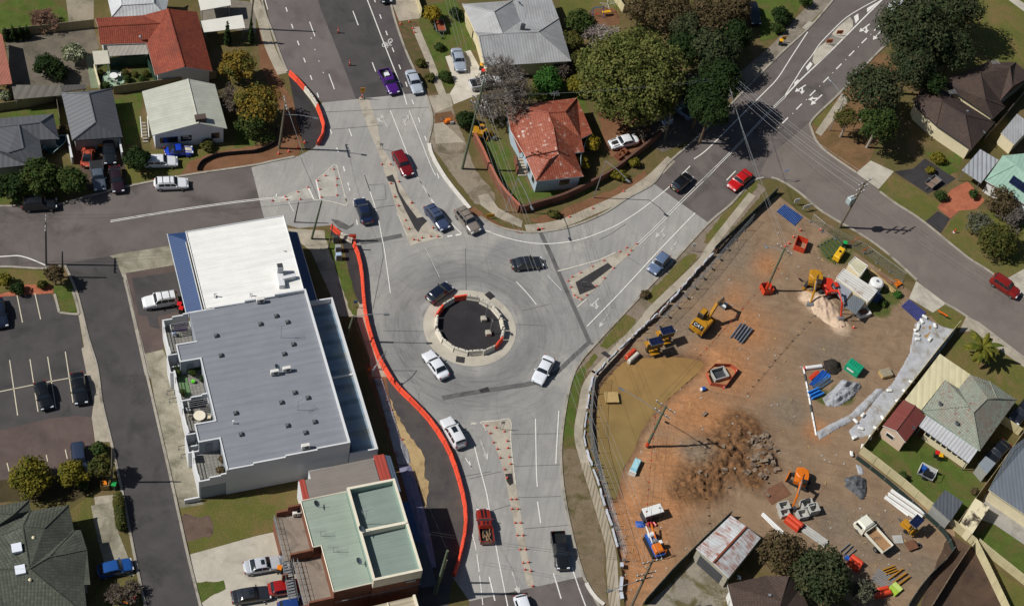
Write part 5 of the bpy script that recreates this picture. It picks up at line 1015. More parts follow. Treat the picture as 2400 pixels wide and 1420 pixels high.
VEH=[('utility_vehicle','purple utility with white boxes in its tray on the north road','coupe_ute','45186e',(899,166),(925,217),dict(tray='boxes',cat='ute')),('parked_car','silver sedan parked at the kerb beside the purple utility','sedan','a3abb5',(962,169),(980,214),{}),('parked_car','silver blue sedan on the pale concrete driveway by the silver roof','sedan','8f98a6',(1069,117),(1081,163),{}),('utility_vehicle','white utility half under the bare tree on the driveway','dual_ute','c9ccd0',(1118,197),(1160,190),dict(cat='ute')),('moving_car','dark red station wagon driving south toward the roundabout','wagon','6d1216',(930,357),(958,408),{}),('moving_car','navy blue sedan heading north on the left-hand approach lane','sedan','16203a',(861,518),(843,468),{}),('moving_car','slate blue wagon with roof bars waiting beside the median patch','wagon','3a4560',(1006,486),(1042,532),dict(rails=RIM)),('moving_car','bronze grey four wheel drive waiting at the roundabout line','suv','7d746b',(1077,494),(1115,541),dict(rails=True)),('moving_car','charcoal black sedan circulating north of the island','sedan','24272d',(1200,620),(1271,612),{}),('moving_car','midnight blue small off-road car beside the island barriers','hatch','131a2b',(1007,702),(1053,668),{}),('moving_car','white sedan with dark windows south-west of the island','sedan','d5d8dd',(1039,879),(1003,829),{}),('moving_car','white sedan driving along the south-east side of the roundabout','sedan','d5d8dd',(1286,842),(1261,890),{}),('moving_car','white station wagon with a dark sunroof heading north from the south leg','suv','d2d4d6',(1078,1042),(1046,985),dict(glassroof=True)),('utility_vehicle','orange red sports utility with black stripes and scrap timber in its tray','coupe_ute','86200f',(1142,1268),(1132,1194),dict(stripes=plain('stripe_black','1a1718',.35,.1,2),tray='load',cat='ute')),('utility_vehicle','black dual cab utility with an open tray on the south leg','dual_ute','17181a',(1307,1250),(1320,1330),dict(cat='ute',glassroof=True)),('moving_car','white car cut off by the bottom edge of the south leg','hatch','d5d8dd',(1218,1398),(1240,1462),{}),('moving_car','glossy black hatchback on the dark asphalt of the north-east road','hatch','111114',(1578,444),(1619,408),{}),('moving_car','bright red sedan coming down the north-east road','sedan','b01210',(1755,403),(1713,441),{}),('moving_car','steel blue hatchback in the lower lane by the grass verge','hatch','5a6a86',(1562,596),(1527,637),{}),('moving_car','rust red small off-road car on the diagonal side street','suv','7a1810',(2328,652),(2385,690),{}),('parked_car','white four wheel drive with roof bars in the forecourt of the navy awning shop','suv','d9dadb',(408,699),(343,709),dict(rails=True)),('parked_car','white station wagon parked on the street near the earth verge','wagon','d9dadd',(363,431),(439,428),dict(rails=True)),('parked_car','white station wagon parked on the grass under the garden tree','wagon','d2d4d8',(340,379),(413,377),{}),('parked_car','black wagon beside the orange wreck on the shared driveway','suv','14171b',(254,333),(258,378),{}),('utility_vehicle','grey pickup with a canopy at the street end of the driveway','dual_ute','4c5560',(225,385),(234,441),dict(tray='hard_cover',cat='ute')),('parked_car','dark maroon sedan beside the grey pickup','sedan','241317',(269,397),(277,442),{}),('parked_car','dark wagon in the tree shade at the street edge','suv','1a1d22',(56,480),(129,476),dict(rails=True)),('parked_car','black hatchback in the middle of the parking bays','hatch','0d0e10',(93,897),(111,955),{}),('parked_car','black sedan in the parking bay beside the kerb island','sedan','0e0f12',(181,881),(190,938),{}),('parked_car','dark blue wagon half hidden behind the round yellow-green shrubs','suv','2a3448',(182,1048),(188,1105),{}),('parked_car','dark blue car cut off by the west edge of the car park','sedan','161d2e',(-8,705),(4,760),{}),('parked_car','metallic blue hatchback by the bare shrub of the olive tiled house','hatch','1c4a8a',(238,1338),(302,1322),{}),('parked_car','silver sedan with dark sunroof behind the green roofed shops','sedan','b3b7bd',(576,1330),(657,1316),dict(glassroof=True)),('parked_car','dark grey sedan at the bottom of the concrete driveway','sedan','2a2b31',(543,1400),(634,1386),dict(glassroof=True)),('parked_car','red hatchback half under the metal stairs','hatch','8e1413',(640,1380),(700,1370),{}),('parked_car','blue car under the metal stairs at the bottom edge','hatch','1c3770',(662,1424),(722,1414),{}),('stripped_car','white stripped car with an open black engine bay in the earth yard','sedan','d0d2d4',(1490,325),(1434,338),dict(bonnet=plain('bare_engine','161616',.8,.3,6))),('utility_vehicle','blue grey utility nearest the road in the tree shade','coupe_ute','7f8fa3',(1616,268),(1572,236),dict(cat='ute')),('parked_car','silver blue car beside the shaded utility, closer to the large round tree','wagon','8597ab',(1562,281),(1532,252),{}),('parked_car','black car on the grass under the brown-green trees at the top','suv','111215',(1760,14),(1772,54),{}),('moving_car','white car at the top edge of the north-east road beside the dark tree','hatch','d5d8dd',(2112,0),(2086,28),{}),('parked_car','black car cut off by the top edge of the north road','sedan','121316',(890,-42),(908,4),{}),('parked_car','dark car in the narrow side yard behind the cream gate','sedan','16181c',(2358,1038),(2318,1080),{}),('parked_car','dark car cut off by the east edge beside the mossy tiled house','suv','1c1e26',(2410,945),(2378,985),{}),]
for nm,lb,kd,colr,rr_,ns_,op in VEH:vehicle(nm,lb,kd,colr,rr_,ns_,**op)
vehicle('beetle_car','bright blue rounded car with a cream front on the lawn','beetle','1238a8',(390,355),(448,350),bonnet=plain('cream_bonnet','d8cfb6',.4,.1,2))
bt=vehicle('beetle_car','faded orange rounded car with an open dark cabin on the driveway','beetle','a84a34',(203,385),(209,343))
MB().bbox((-.2,0,1.32),(1.0,1.0,.3),.05).build('open_cabin',TRIM,bt)
# tipper truck
def truck(label,rear,nose):
 a,b=P(*rear,.9),P(*nose,.9);d=b-a;t=thing('tipper_truck',label,'truck',((a+b)/2-Vector((0,0,.9))),math.atan2(d.y,d.x));W=paint('d8d6c6')
 MB().bbox((1.75,0,1.2),(1.6,1.9,1.7),.22).build('cab',W,t);MB().box((2.44,0,1.55),(.2,1.6,.6)).build('windscreen',GLASS,t);MB().bbox((2.62,0,.75),(.3,1.8,.5),.05).build('bumper',W,t)
 for s in(-1,1):
  MB().box((1.85,s*.96,1.5),(.9,.03,.5)).build('side_window',GLASS,t);MB().box((2.78,s*.65,.85),(.04,.3,.2)).build('headlight',LAMP,t);MB().box((2.3,s*1.08,1.6),(.1,.2,.3)).build('mirror',TRIM,t)
  MB().box((-.95,s*.95,1.3),(3.4,.07,.5)).build('tray_side',W,t)
  for x in(1.8,-1.6):
   w=MB().lathe((x,s*.82,.4),[(.05,-.13),(.4,-.12),(.4,.12),(.05,.13)],14,axis='y').build('wheel',TYRE,t);MB().lathe((x,s*.96,.4),[(.2,-.01),(.2,.02)],10,axis='y').build('rim',RIM,w)
 MB().box((-.95,0,1.05),(3.4,1.9,.08)).build('tray_floor',ground('dusty_timber_tray','8a6a4c','9c7a58',1,'6b5644',.6,.5,.65,5,.2,.9),t);MB().box((.72,0,1.45),(.08,1.95,.8)).build('headboard',W,t);MB().box((-2.64,0,1.3),(.07,1.95,.5)).build('tailgate',W,t)
 MB().box((.1,0,.7),(5,.9,.3)).build('chassis',TRIM,t);return t
truck('white tipper truck with an empty dusty timber tray',(2074,1285),(2018,1224))
# box trailer on the lawn
c=P(1030,68);c2=P(1026,52);d=c2-c;t=thing('box_trailer','rusty floored box trailer on the lawn near the silver roofed house','trailer',c,math.atan2(d.y,d.x));RST=plain('rusty_floor','8a4428',.9,.3,3)
MB().box((0,0,.55),(2.6,1.5,.06)).build('floor',RST,t)
for s in(-1,1):MB().box((0,s*.75,.72),(2.6,.05,.35)).build('side',GALV,t);MB().lathe((0,s*.88,.3),[(.05,-.09),(.3,-.08),(.3,.08),(.05,.09)],12,axis='y').build('wheel',TYRE,t);MB().box((s*1.3,0,.72),(.05,1.5,.35)).build('end_gate',GALV,t)
MB().tube([(-1.3,.4,.5),(-2.3,0,.45),(-1.3,-.4,.5)],.04,5).build('drawbar',GALV,t);MB().lathe((-2.3,0,0),[(.1,0),(.1,.4)],8).build('jockey_wheel',TYRE,t)
# boat on its trailer in the side yard
c=P(134,346);t=thing('small_boat','small teal open boat in the side yard of the broad charcoal roof','boat',c,1.2);out=[];mb=MB();n=9
for k in range(n):x=-1.9+3.8*k/(n-1);w=.85*(1-max(0,(x-.3)/1.6)**2.2);out.append((x,w))
for(x0_,w0),(x1_,w1) in zip(out,out[1:]):
 for s in(1,-1):mb.poly([Vector((x0_,s*w0,1.0)),Vector((x1_,s*w1,1.0+.1*(x1_>1))),Vector((x1_,s*w1*.55,.45)),Vector((x0_,s*w0*.55,.4))][::s]);mb.poly([Vector((x0_,s*w0*.55,.4)),Vector((x1_,s*w1*.55,.45)),Vector((x1_,0,.35)),Vector((x0_,0,.3))][::s])
mb.poly([Vector((-1.9,.85,1)),Vector((-1.9,-.85,1)),Vector((-1.9,-.45,.4)),Vector((-1.9,.45,.4))]);mb.build('hull',plain('teal_hull','2f5a5c',.4,.2,2),t)
mb=MB();mb.tube([Vector((x,w,1.02)) for x,w in out]+[Vector((x,-w,1.02)) for x,w in out[::-1]],.06,5);mb.build('gunwale',plain('pale_gunwale','9fb7b4',.4,.1,2),t);MB().box((-.3,0,.8),(.3,1.5,.06)).build('thwart',plain('pale_thwart','b7bdb6',.5,.1,2),t)
for s in(-1,1):MB().lathe((-.5,s*.75,.28),[(.05,-.08),(.28,-.07),(.28,.07),(.05,.08)],12,axis='y').build('trailer_wheel',TYRE,t)
# the building site's terrain
from mathutils import noise as mnoise
bound=hole;b2=[v.to_2d() for v in bound]
xs_=[v.x for v in b2];ys_=[v.y for v in b2]
LEFT=np.array([[v.x,v.y] for v in resample(PP(SITE[-9:]+SITE[:1]),.8)])
POND=np.array([[v.x,v.y] for v in crv([P(x,y,-.8) for x,y in[(1470,845),(1430,880),(1405,915),(1398,985),(1398,1050),(1410,1120),(1432,1166),(1447,1160),(1460,1100),(1484,1060),(1505,1010),(1545,955),(1600,905),(1650,855),(1600,838),(1540,838)]],4,True)])
def sstep(x):x=min(1,max(0,x));return x*x*(3-2*x)
poly_p=[tuple(a) for a in POND]
MOUND=[(P(1690,1075),4.8,1.25),(P(1640,1130),4.0,.95),(P(1735,1010),3.6,.8),(P(1600,1150),2.4,.7),(P(1790,1080),2.0,.8),(P(1760,1120),2.2,.5)];SAND=[(P(1925,715),2.9,.8),(P(1970,770),2.0,.4),(P(1895,700),2.0,.4)]
def height(x,y):
 p=np.array([x,y]);h=.07*mnoise.fractal(Vector((x*.35,y*.35,0)),1,2,4)
 dl=np.min(np.hypot(*(LEFT-p).T));dp=np.min(np.hypot(*(POND-p).T));h-=.55*(1-sstep(dl/8.0))*sstep(dl/.5)
 if inside((x,y),poly_p):h=-.85-.5*sstep(dp/1.2)
 else:h=h*sstep(dp/2.5)+(1-sstep(dp/3.0))*-.74
 for c,r,k in MOUND:
  d=math.hypot(x-c.x,y-c.y)/r
  if d<1.6:h+=k*math.exp(-d*d*1.6)*(1+.45*mnoise.fractal(Vector((x*.9,y*.9,3)),.8,2.2,5))+.2*math.exp(-d*d)*mnoise.fractal(Vector((x*2.4,y*2.4,7)),.7,2,3)
 for c,r,k in SAND:
  d=math.hypot(x-c.x,y-c.y)/r
  if d<1.6:h+=k*math.exp(-d*d*2.2)*(1+.25*mnoise.fractal(Vector((x,y,9)),1,2,4))
 return h
r2=random.Random(3);pts=list(b2);nb_=len(pts);step=.55
yy=min(ys_)
while yy<max(ys_):
 xx=min(xs_)
 while xx<max(xs_):
  p=(xx+r2.uniform(-.14,.14),yy+r2.uniform(-.14,.14))
  if inside(p,b2):pts.append(Vector(p))
  xx+=step
 yy+=step
for c,r,k in MOUND[:4]:
 for i in range(int(r*r*30)):
  a,q_=r2.uniform(0,6.28),r*1.3*math.sqrt(r2.random());p=(c.x+q_*math.cos(a),c.y+q_*math.sin(a))
  if inside(p,b2):pts.append(Vector(p))
vv,ee,ff,*_r=delaunay_2d_cdt(pts,[(i,(i+1)%nb_) for i in range(nb_)],[],0,1e-4)
bset={(round(v.x,3),round(v.y,3)) for v in b2}
Z=[0.0 if(round(v.x,3),round(v.y,3)) in bset else height(v.x,v.y) for v in vv]
F_=[f for f in ff if inside(sum((vv[i] for i in f),Vector((0,0)))/len(f),b2)]
me=bpy.data.meshes.new('site_terrain');me.from_pydata([(v.x,v.y,z) for v,z in zip(vv,Z)],[],F_);me.polygons.foreach_set('use_smooth',[True]*len(F_))
def blob(v,L):return max(math.exp(-((v.x-c.x)**2+(v.y-c.y)**2)/(r*r)) for c,r in L)
CL=[(P(x,y),r) for x,y,r in((1480,1200,6),(1500,1290,5),(1560,1090,5),(1620,960,6),(1700,860,6),(1740,770,5),(1705,690,3),(1560,1180,4),(1660,980,5),(1790,620,2.5),(1480,1350,4),(1530,1250,4),(1915,1010,2))]
SA=[(c,r*.8) for c,r,k in SAND];MO=[(c,r*1.1) for c,r,k in MOUND]
GR=[(P(x,y),r) for x,y,r in((2000,560,3),(2080,690,2.5),(1960,590,3),(2060,720,2.2),(2015,640,2),(1930,930,1.5),(1975,925,2))]
for nm,L in(('clay',CL),('sand',SA),('mound',MO),('grassy',GR)):
 at=me.attributes.new(nm,'FLOAT','POINT');at.data.foreach_set('value',[blob(v,L) for v in vv])
at=me.attributes.new('wet','FLOAT','POINT');at.data.foreach_set('value',[math.exp(-float(np.min(np.hypot(POND[:,0]-v.x,POND[:,1]-v.y)))/.9) for v in vv])
at=me.attributes.new('greyish','FLOAT','POINT');GY=[(P(x,y),r) for x,y,r in((1600,760,3.2),(1560,800,3),(1660,660,4),(1720,590,4),(1950,830,4),(2050,1260,5),(1960,1230,4),(1850,960,3),(1630,1060,2.5),(2160,1330,3))];at.data.foreach_set('value',[blob(v,GY) for v in vv])
t=NT('site_soil');vec=t.n('NewGeometry').outputs['Position'];A_=lambda n:t.n('Attribute',dict(attribute_name=n)).outputs['Fac']
nz=t.noise(vec,.5,6,.65,.6);n2=t.noise(vec,1.7,6,.7,.8)
col=t.mix(t.ramp(nz,.35,.65),lin('78624d'),lin('8d7760'));col=t.mix(t.ramp(t.noise(vec,.16,5,.6),.5,.66),col,lin('8c745c'))
soft=lambda n,lo,hi,k=.45:t.ramp(t.math('ADD',A_(n),t.math('MULTIPLY',t.math('SUBTRACT',n2,.5),k)),lo,hi)
col=t.mix(soft('clay',.1,.9),col,t.mix(t.ramp(n2,.35,.65),lin('8f6440'),lin('ab7c57')));col=t.mix(soft('mound',.3,.7),col,t.mix(t.ramp(n2,.4,.6),lin('573d2a'),lin('83603f')))
col=t.mix(soft('sand',.3,.6),col,t.mix(t.ramp(n2,.4,.6),lin('b39a80'),lin('c6ae95')));col=t.mix(soft('grassy',.35,.6),col,t.mix(t.ramp(n2,.4,.6),lin('40511c'),lin('5a5730')))
col=t.mix(t.math('MULTIPLY',soft('greyish',.15,.8,.6),.8),col,t.mix(t.ramp(n2,.4,.6),lin('695e51'),lin('80715f')));col=t.mix(t.math('MULTIPLY',soft('wet',.3,.8,.5),.75),col,lin('5a3f2a'))
for ra,th in((-66,.54),(-40,.57)):
 m2=t.n('Mapping',Vector=vec);m2.inputs['Rotation'].default_value=(0,0,math.radians(ra));m2.inputs['Scale'].default_value=(.09,1.1,1);col=t.mix(t.math('MULTIPLY',t.math('MULTIPLY',t.ramp(t.noise(m2.outputs[0],1.0,5,.7,1.2),th,th+.12),t.ramp(nz,.42,.66)),.28),col,lin('54463a'))
mp=t.n('Mapping',Vector=vec);mp.inputs['Rotation'].default_value=(0,0,math.radians(-48));mp.inputs['Scale'].default_value=(.12,1.6,1)
col=t.mix(t.math('MULTIPLY',t.ramp(t.noise(mp.outputs[0],1.0,4,.7),.52,.62),.22),col,lin('5b4c3f'))
g=t.noise(vec,6,5,.75);col=t.mix(1.0,col,t.ramp(g,.25,.75,(.72,.72,.72,1),(1.25,1.25,1.25,1)),'MULTIPLY')
M_SITE=t.done(col,.95,0,g,.7,.08,spec=.2);me.materials.append(M_SITE)
so_=bpy.data.objects.new('site_terrain',me);COL.objects.link(so_);tag(so_,kind='structure')
t=NT('muddy_water');vec=t.n('NewGeometry').outputs['Position'];col=t.mix(t.ramp(t.noise(vec,.22,5,.6,.5),.35,.65),lin('876940'),lin('9a7a4c'));dd=t.n('SeparateXYZ',Vector=vec)
col=t.mix(t.ramp(t.math('DIVIDE',t.math('ADD',dd.outputs[1],t.math('MULTIPLY',dd.outputs[0],-.25)),140),.78,.95),t.mix(.8,col,lin('6b6440')),col)
M_WATER=t.done(col,.12,0,t.noise(vec,3,3),.05,.02,spec=.35)
struct('muddy_pond',MB().poly([Vector((a,b,-.8)) for a,b in POND],udir=(1,0,0)),M_WATER)
def gz(x,y):
 """a point on the site's terrain under a pixel"""
 p=P(x,y)
 for _ in range(2):p=P(x,y,height(p.x,p.y))
 return p
 # barriers and cones
ORANGE=varied('barrier_orange','dc4e34',.5);WHITEB=varied('barrier_white','c2bcae',.55,.12);CONE=plain('cone_orange','c44022',.5,.1,3);REFL=plain('reflective_white','d9d9d9',.4,.05,3)
def barrier_proto(m,L=2.0):
 t=thing('water_barrier','barrier','barrier');mb=MB();pr=[(.29,0),(.29,.16),(.2,.3),(.16,.86),(.12,.92)]
 for(w0,z0),(w1,z1) in zip(pr,pr[1:]):
  for s in(1,-1):mb.poly([Vector((-L/2+.05,-s*w0,z0)),Vector((L/2-.05,-s*w0,z0)),Vector((L/2-.05,-s*w1,z1)),Vector((-L/2+.05,-s*w1,z1))][::s])
 for s in(1,-1):mb.poly([Vector((s*(L/2-.05),s*w,z)) for w,z in[(-a,b) for a,b in pr]+[(a,b) for a,b in pr[::-1]]])
 mb.poly([Vector((-L/2+.05,-.12,.92)),Vector((L/2-.05,-.12,.92)),Vector((L/2-.05,.12,.92)),Vector((-L/2+.05,.12,.92))]);mb.build('shell',m,t);MB().box((L/2,0,.4),(.1,.16,.7)).build('joint',TRIM,t)
 for s in(-.5,.5):MB().lathe((s,0,.9),[(.09,0),(.09,.05),(.06,.07)],8).build('filler_cap',TRIM if m is WHITEB else ORANGE,t)
 MB().box((0,0,.945),(.5,.08,.05)).build('top_rib',m,t);MB().lathe((L/2,0,.1),[(.06,0),(.06,.78)],8).build('joint_pin',m,t)
 return t
BP={'r':None,'w':None}
def barrier(p,rz,c,label,group,L=1.0):
 if BP[c] is None:BP[c]=barrier_proto(ORANGE if c=='r' else WHITEB);o=BP[c]
 else:o=dup(BP[c])
 o.location=p;o.rotation_euler=(0,0,rz);o.scale=(L,.85,1);o['label']=label;o['group']=group;return o
def barrier_line(path,cols,label,group,step=1.97):
 pts=resample(path,step)
 for i,(a,b) in enumerate(zip(pts,pts[1:])):
  d=b-a;m=(a+b)/2;c=cols[min(len(cols)-1,i)];barrier(Vector((m.x,m.y,.03)),math.atan2(d.y,d.x),c,label[c] if isinstance(label,dict) else label,group[c] if isinstance(group,dict) else group)
barrier_line([P(*a,.9) for a in q('B2',(640,372),(705,428),(795,475))],'rww',{'r':'orange barrier at the northern tip of the long orange line','w':'white barrier near the northern tip of the long orange line'},{'r':'northern tip orange barriers','w':'northern tip white barriers'})
barrier(P(*q('B2',(785,472))[0],.45),.3,'r','orange barrier set crosswise where the white pair meets the long line','crosswise barrier',.5)
barrier_line(crv([P(*a,.9) for a in q('B2',(800,490),(832,570),(856,690),(868,850),(886,1000),(920,1130),(972,1280),(1050,1410))+q('C2',(930,92),(1050,208),(1155,325),(1252,485),(1312,655),(1346,800),(1352,930),(1322,1090),(1272,1250))],6),'r','orange water barrier in the long curved line along the western kerb','orange barriers of the long curved line')
barrier_line(crv([P(*a,.9) for a in q('A2',(352,490),(415,550),(470,615),(535,700),(572,790),(594,880),(570,940),(528,1012))],6),'rrwwrrrrwwrrrrrrww',{'r':'orange barrier in the short curve round the north-west kerb works','w':'white barrier in the short curve round the north-west kerb works'},{'r':'orange barriers of the north-west curve','w':'white barriers of the north-west curve'})
s_=310/1693
for x,y,c,L in((445,570,'r',.9),(405,715,'w',.95),(445,890,'w',1),(560,1010,'w',1),(720,1088,'w',1),(905,1102,'w',1),(1070,1075,'w',1),(1200,985,'r',.95),(1256,862,'w',.72),(1243,735,'w',.85),(1170,590,'w',1),(1035,482,'w',1),(875,408,'w',1),(710,402,'r',1),(555,467,'w',1)):
 p=P(950+x*s_,620+y*s_,.85);d=p-RC;d.z=0;p=Vector((p.x,p.y,.055));barrier(p,math.atan2(d.y,d.x)+math.pi/2,c,{'r':'orange barrier in the ring round the roundabout island','w':'white barrier in the ring round the roundabout island'}[c],{'r':'orange barriers of the island ring','w':'white barriers of the island ring'}[c],L)
cp_=None
def cone(p,label,group,k=1.0):
 global cp_
 if cp_ is None:
  cp_=thing('traffic_cone','cone','cone');MB().bbox((0,0,.025),(.4,.4,.05),.02).build('base',CONE,cp_);MB().lathe((0,0,.05),[(.15,0),(.1,.25)],10).build('cone_body',CONE,cp_);MB().lathe((0,0,.3),[(.1,0),(.075,.16)],10).build('reflective_band',REFL,cp_);MB().lathe((0,0,.46),[(.075,0),(.03,.24)],10).build('tip',CONE,cp_);o=cp_
 else:o=dup(cp_)
 o.location=p;o.rotation_euler=(0,0,rng.uniform(0,3));o.scale=(k*.66,)*3;o['label']=label;o['group']=group
for lb,gr,k,reg,L in(('orange cone on the pale median between the north road lanes','cones of the north median',1,'A2',[(990,1142),(1050,1142),(1108,1262),(1052,1275),(1080,1367),(1195,1410)]),('orange cone at the flared end of the north median','cones of the north median end',1,'B2',[(1105,245),(1200,226),(1155,346),(1178,406),(1345,398),(1210,480),(1242,486),(1268,468),(1328,458),(1378,460),(1080,184)]),('orange cone on the concrete triangle of the western street mouth','cones of the western triangle',1,'A2',[(655,1176),(600,1221),(678,1240),(545,1256),(678,1286),(560,1315),(680,1356),(572,1369),(478,1302),(408,1333),(322,1366),(425,1384),(332,1388),(232,1394)]),('orange cone round the asphalt patch of the eastern splitter island','cones of the eastern splitter island',1,'B3',[(1158,508),(1090,535),(1120,554),(1042,563),(1098,584),(932,624),(1000,676),(852,665),(770,708),(712,738),(685,766),(702,809),(935,746),(880,801),(812,863),(728,865),(748,880),(775,893)]),('orange cone on the pale median of the south leg','cones of the south median',1,'C3',[(100,348),(158,361),(208,384),(122,395),(142,449),(224,440),(165,488),(228,482),(182,540),(236,535),(244,577),(208,609),(224,659),(248,787),(276,786),(252,844),(286,844),(272,926),(304,926),(284,1000),(318,1000),(300,1084),(334,1084),(318,1164),(350,1160),(330,1204),(365,1212),(375,1302)]),('orange bollard cone beside the broken footpath at the top','cones by the top footpath',1.2,'A2',[(1120,170),(1180,155),(1205,200),(1215,228)]),('orange cone along the footpath below the brick wall','cones below the brick wall',1.1,'B3',[(1068,145),(853,263),(694,322),(478,404),(505,404)]),('orange cone at the edge of the north-west kerb works','cones of the north-west kerb works',1.4,'A2',[(455,990),(275,1068),(410,1030),(345,1055)]),('orange bollard on the fabric strip beside the canopy','cones on the fabric strip',1.1,'C2',[(878,205),(906,256),(892,372),(968,432),(932,512)]),('orange cone at the rim of the fenced pit on the site','cones of the site pit',1.3,'C3',[(1586,28),(1512,125)]),('orange cone behind the sand heap','cones behind the sand heap',1.5,'B4',[(680,1095),(768,1090)]),('orange marker cone by the site gate','cones by the site gate',1.3,'B4',[(400,415),(352,462),(320,505),(295,525),(540,412)])):
 for a in q(reg,*L):p=P(*a);cone(Vector((p.x,p.y,.1 if 'median' in lb else.06)),lb,gr,k)
for(x,y),lb in zip(((692,215),(772,440)),('tall orange bollard on the dark lane, farther from the works sign','tall orange bollard on the dark lane, nearer the works sign')):
 t=thing('lane_bollard',lb,'bollard',P(*q('A2',(x-4,y+15))[0],.03));MB().lathe((0,0,0),[(.2,0),(.2,.06)],10).build('base',TRIM,t);MB().lathe((0,0,.06),[(.1,0),(.1,.9),(.06,1.05)],10).build('post',CONE,t);MB().lathe((0,0,.6),[(.105,0),(.105,.15)],10).build('reflective_band',REFL,t)
 # fences and walls
def fence(name,label,reg,pts,h,m,th=.06,cat='fence',panel=2.35,posts=True,cap=None,pm=None,smooth=0,z0=0.0,group=None):
 w=PP(q(reg,*pts)) if isinstance(reg,str) else PP(pts)
 if smooth:w=crv(w,smooth)
 c=w[0];t=thing(name,label,cat,(c.x,c.y,0),0,group);mb=MB();wallstrip(mb,w,th,z0,h);mb.build('panel',m,t,True)
 if posts:
  for p in resample(w,panel):MB().box(Vector((p.x,p.y,(h+.05)/2)),(.1,.1,h+.05)).build('post',pm or m,t,True)
 if cap is not None:mb=MB();wallstrip(mb,w,th+.06,h,h+.06);mb.build('capping',cap,t,True)
 return t
CB=ribbed('cream_fence_sheet','c6bb94',.25,.14,.6);CBD=ribbed('tan_fence_sheet','8f8365',.25,.14,.6);TIMB=ribbed('grey_palings','6d6457',.15,.3,.9,var=.2);NET=plain('dark_green_netting','20302b',.8,.3,3);BLK=plain('black_silt_cloth','1a1b1c',.85,.3,3)
fence('boundary_fence','cream metal fence between the top-left lawn and the paved yard','A1',[(20,262),(215,240),(655,192)],1.7,CBD)
fence('boundary_fence','cream metal fence behind the broad charcoal roof at the west edge','A1',[(-80,782),(200,745),(392,695)],1.7,CBD);fence('boundary_fence','dark paling fence between the two charcoal roofed houses','A1',[(392,700),(420,880)],1.7,TIMB)
fence('boundary_fence','tan fence between the courtyard and the pale gabled house','A1',[(790,655),(1000,625),(1195,600),(1500,545)],1.7,CBD);fence('courtyard_wall','low cream wall of the garden courtyard','A1',[(655,480),(695,622)],1.0,CREAMP,.15);fence('courtyard_screen','green louvre screen on the east side of the courtyard','A1',[(1015,440),(1085,590)],1.7,MATS['green_sheet'])
fence('carport_wall','white rendered side wall west of the wrecked orange car','A1',[(472,985),(505,1140)],1.5,RENDER,.25);fence('carport_wall','white rendered side wall east of the black wagon','A1',[(825,985),(850,1105)],1.5,RENDER,.25)
fence('boundary_fence','cream metal fence beside the top crossover','A2',[(1212,-30),(1262,122)],1.7,CB);fence('boundary_fence','short cream fence beside the silver roofed house','A2',[(1572,180),(1612,270)],1.7,CB);fence('boundary_fence','tan fence at the back of the top garden with play equipment','A3',[(1040,-30),(1120,90),(1330,30),(1700,-60)],1.7,CB)
fence('boundary_fence','weathered fence along the lane beside the brown tiled house','A4',[(1960,985),(2100,830),(2300,590)],1.7,TIMB)
fence('brick_wall','curved red brick wall round the corner house garden','F',[(1110,328),(1128,362),(1146,402),(1174,452),(1215,497)],1.5,BRICK,.3,'wall',posts=False,cap=plain('terracotta_capping','a3604a',.8,.15,2,world=True),smooth=5)
fence('brick_wall','dark brick wall along the road side of the corner house garden','F',[(1218,499),(1260,486),(1320,468),(1390,434),(1440,405),(1500,358),(1545,322)],1.4,BRICK,.3,'wall',posts=False,cap=plain('brown_capping','5d4034',.8,.15,2,world=True),smooth=5)
fence('boundary_fence','long cream fence between the dirt site and the back lawn','C4',[(692,512),(800,595),(940,705),(1100,842),(1248,960)],1.8,CB);fence('boundary_fence','cream fence from the stained shed to the bottom edge','C4',[(1248,960),(1365,1058),(1450,1230),(1560,1460)],1.8,CB)
fence('boundary_fence','cream fence along the lower lawn at the east edge','C4',[(1385,1060),(1500,1155),(1720,1330)],1.8,CB);fence('boundary_fence','cream fence on the west side of the mossy tiled house','F',[(2016,1056),(2078,975),(2125,915),(2190,832),(2242,768)],1.8,CB)
fence('boundary_fence','tan fence between the back lawn and the slate blue house','C4',[(1262,950),(1400,760),(1500,625),(1650,415),(1750,270)],1.7,CBD);fence('side_gate','cream gate across the side yard of the mossy tiled house','C4',[(1530,330),(1640,405)],1.7,CB);fence('lot_fence','brown timber frame fence along the dark bare lot','C4',[(1350,1068),(1235,1240),(1110,1440)],1.5,ribbed('lot_rails','7c6a55',.4,.4,.9),.05)
fence('netting_fence','dark netting fence below the rusty roofed garage','C3',[(1545,890),(1380,1045),(1200,1225),(1035,1410)],1.6,NET,pm=GALV);fence('netting_fence','dark green netting along the cream site fence','C4',[(672,545),(860,690),(1075,880),(1200,1000),(1247,1095)],.9,NET,smooth=3,pm=GALV);fence('netting_fence','dark green netting at the south-east corner of the site','C4',[(1247,1095),(1200,1160),(1120,1235),(1040,1330),(970,1440)],1.2,NET,smooth=3,pm=GALV)
fence('silt_fence','black silt fence sagging along the north-west earth verge','F',[(463,400),(474,383),(508,368),(560,362),(600,358),(638,342),(650,328),(648,300)],.75,BLK,smooth=4,panel=2.0);fence('netting_fence','dark green netting along the footpath at the north corner of the site','F',[(1672,590),(1705,560),(1760,508),(1820,452)],1.3,NET,pm=GALV)
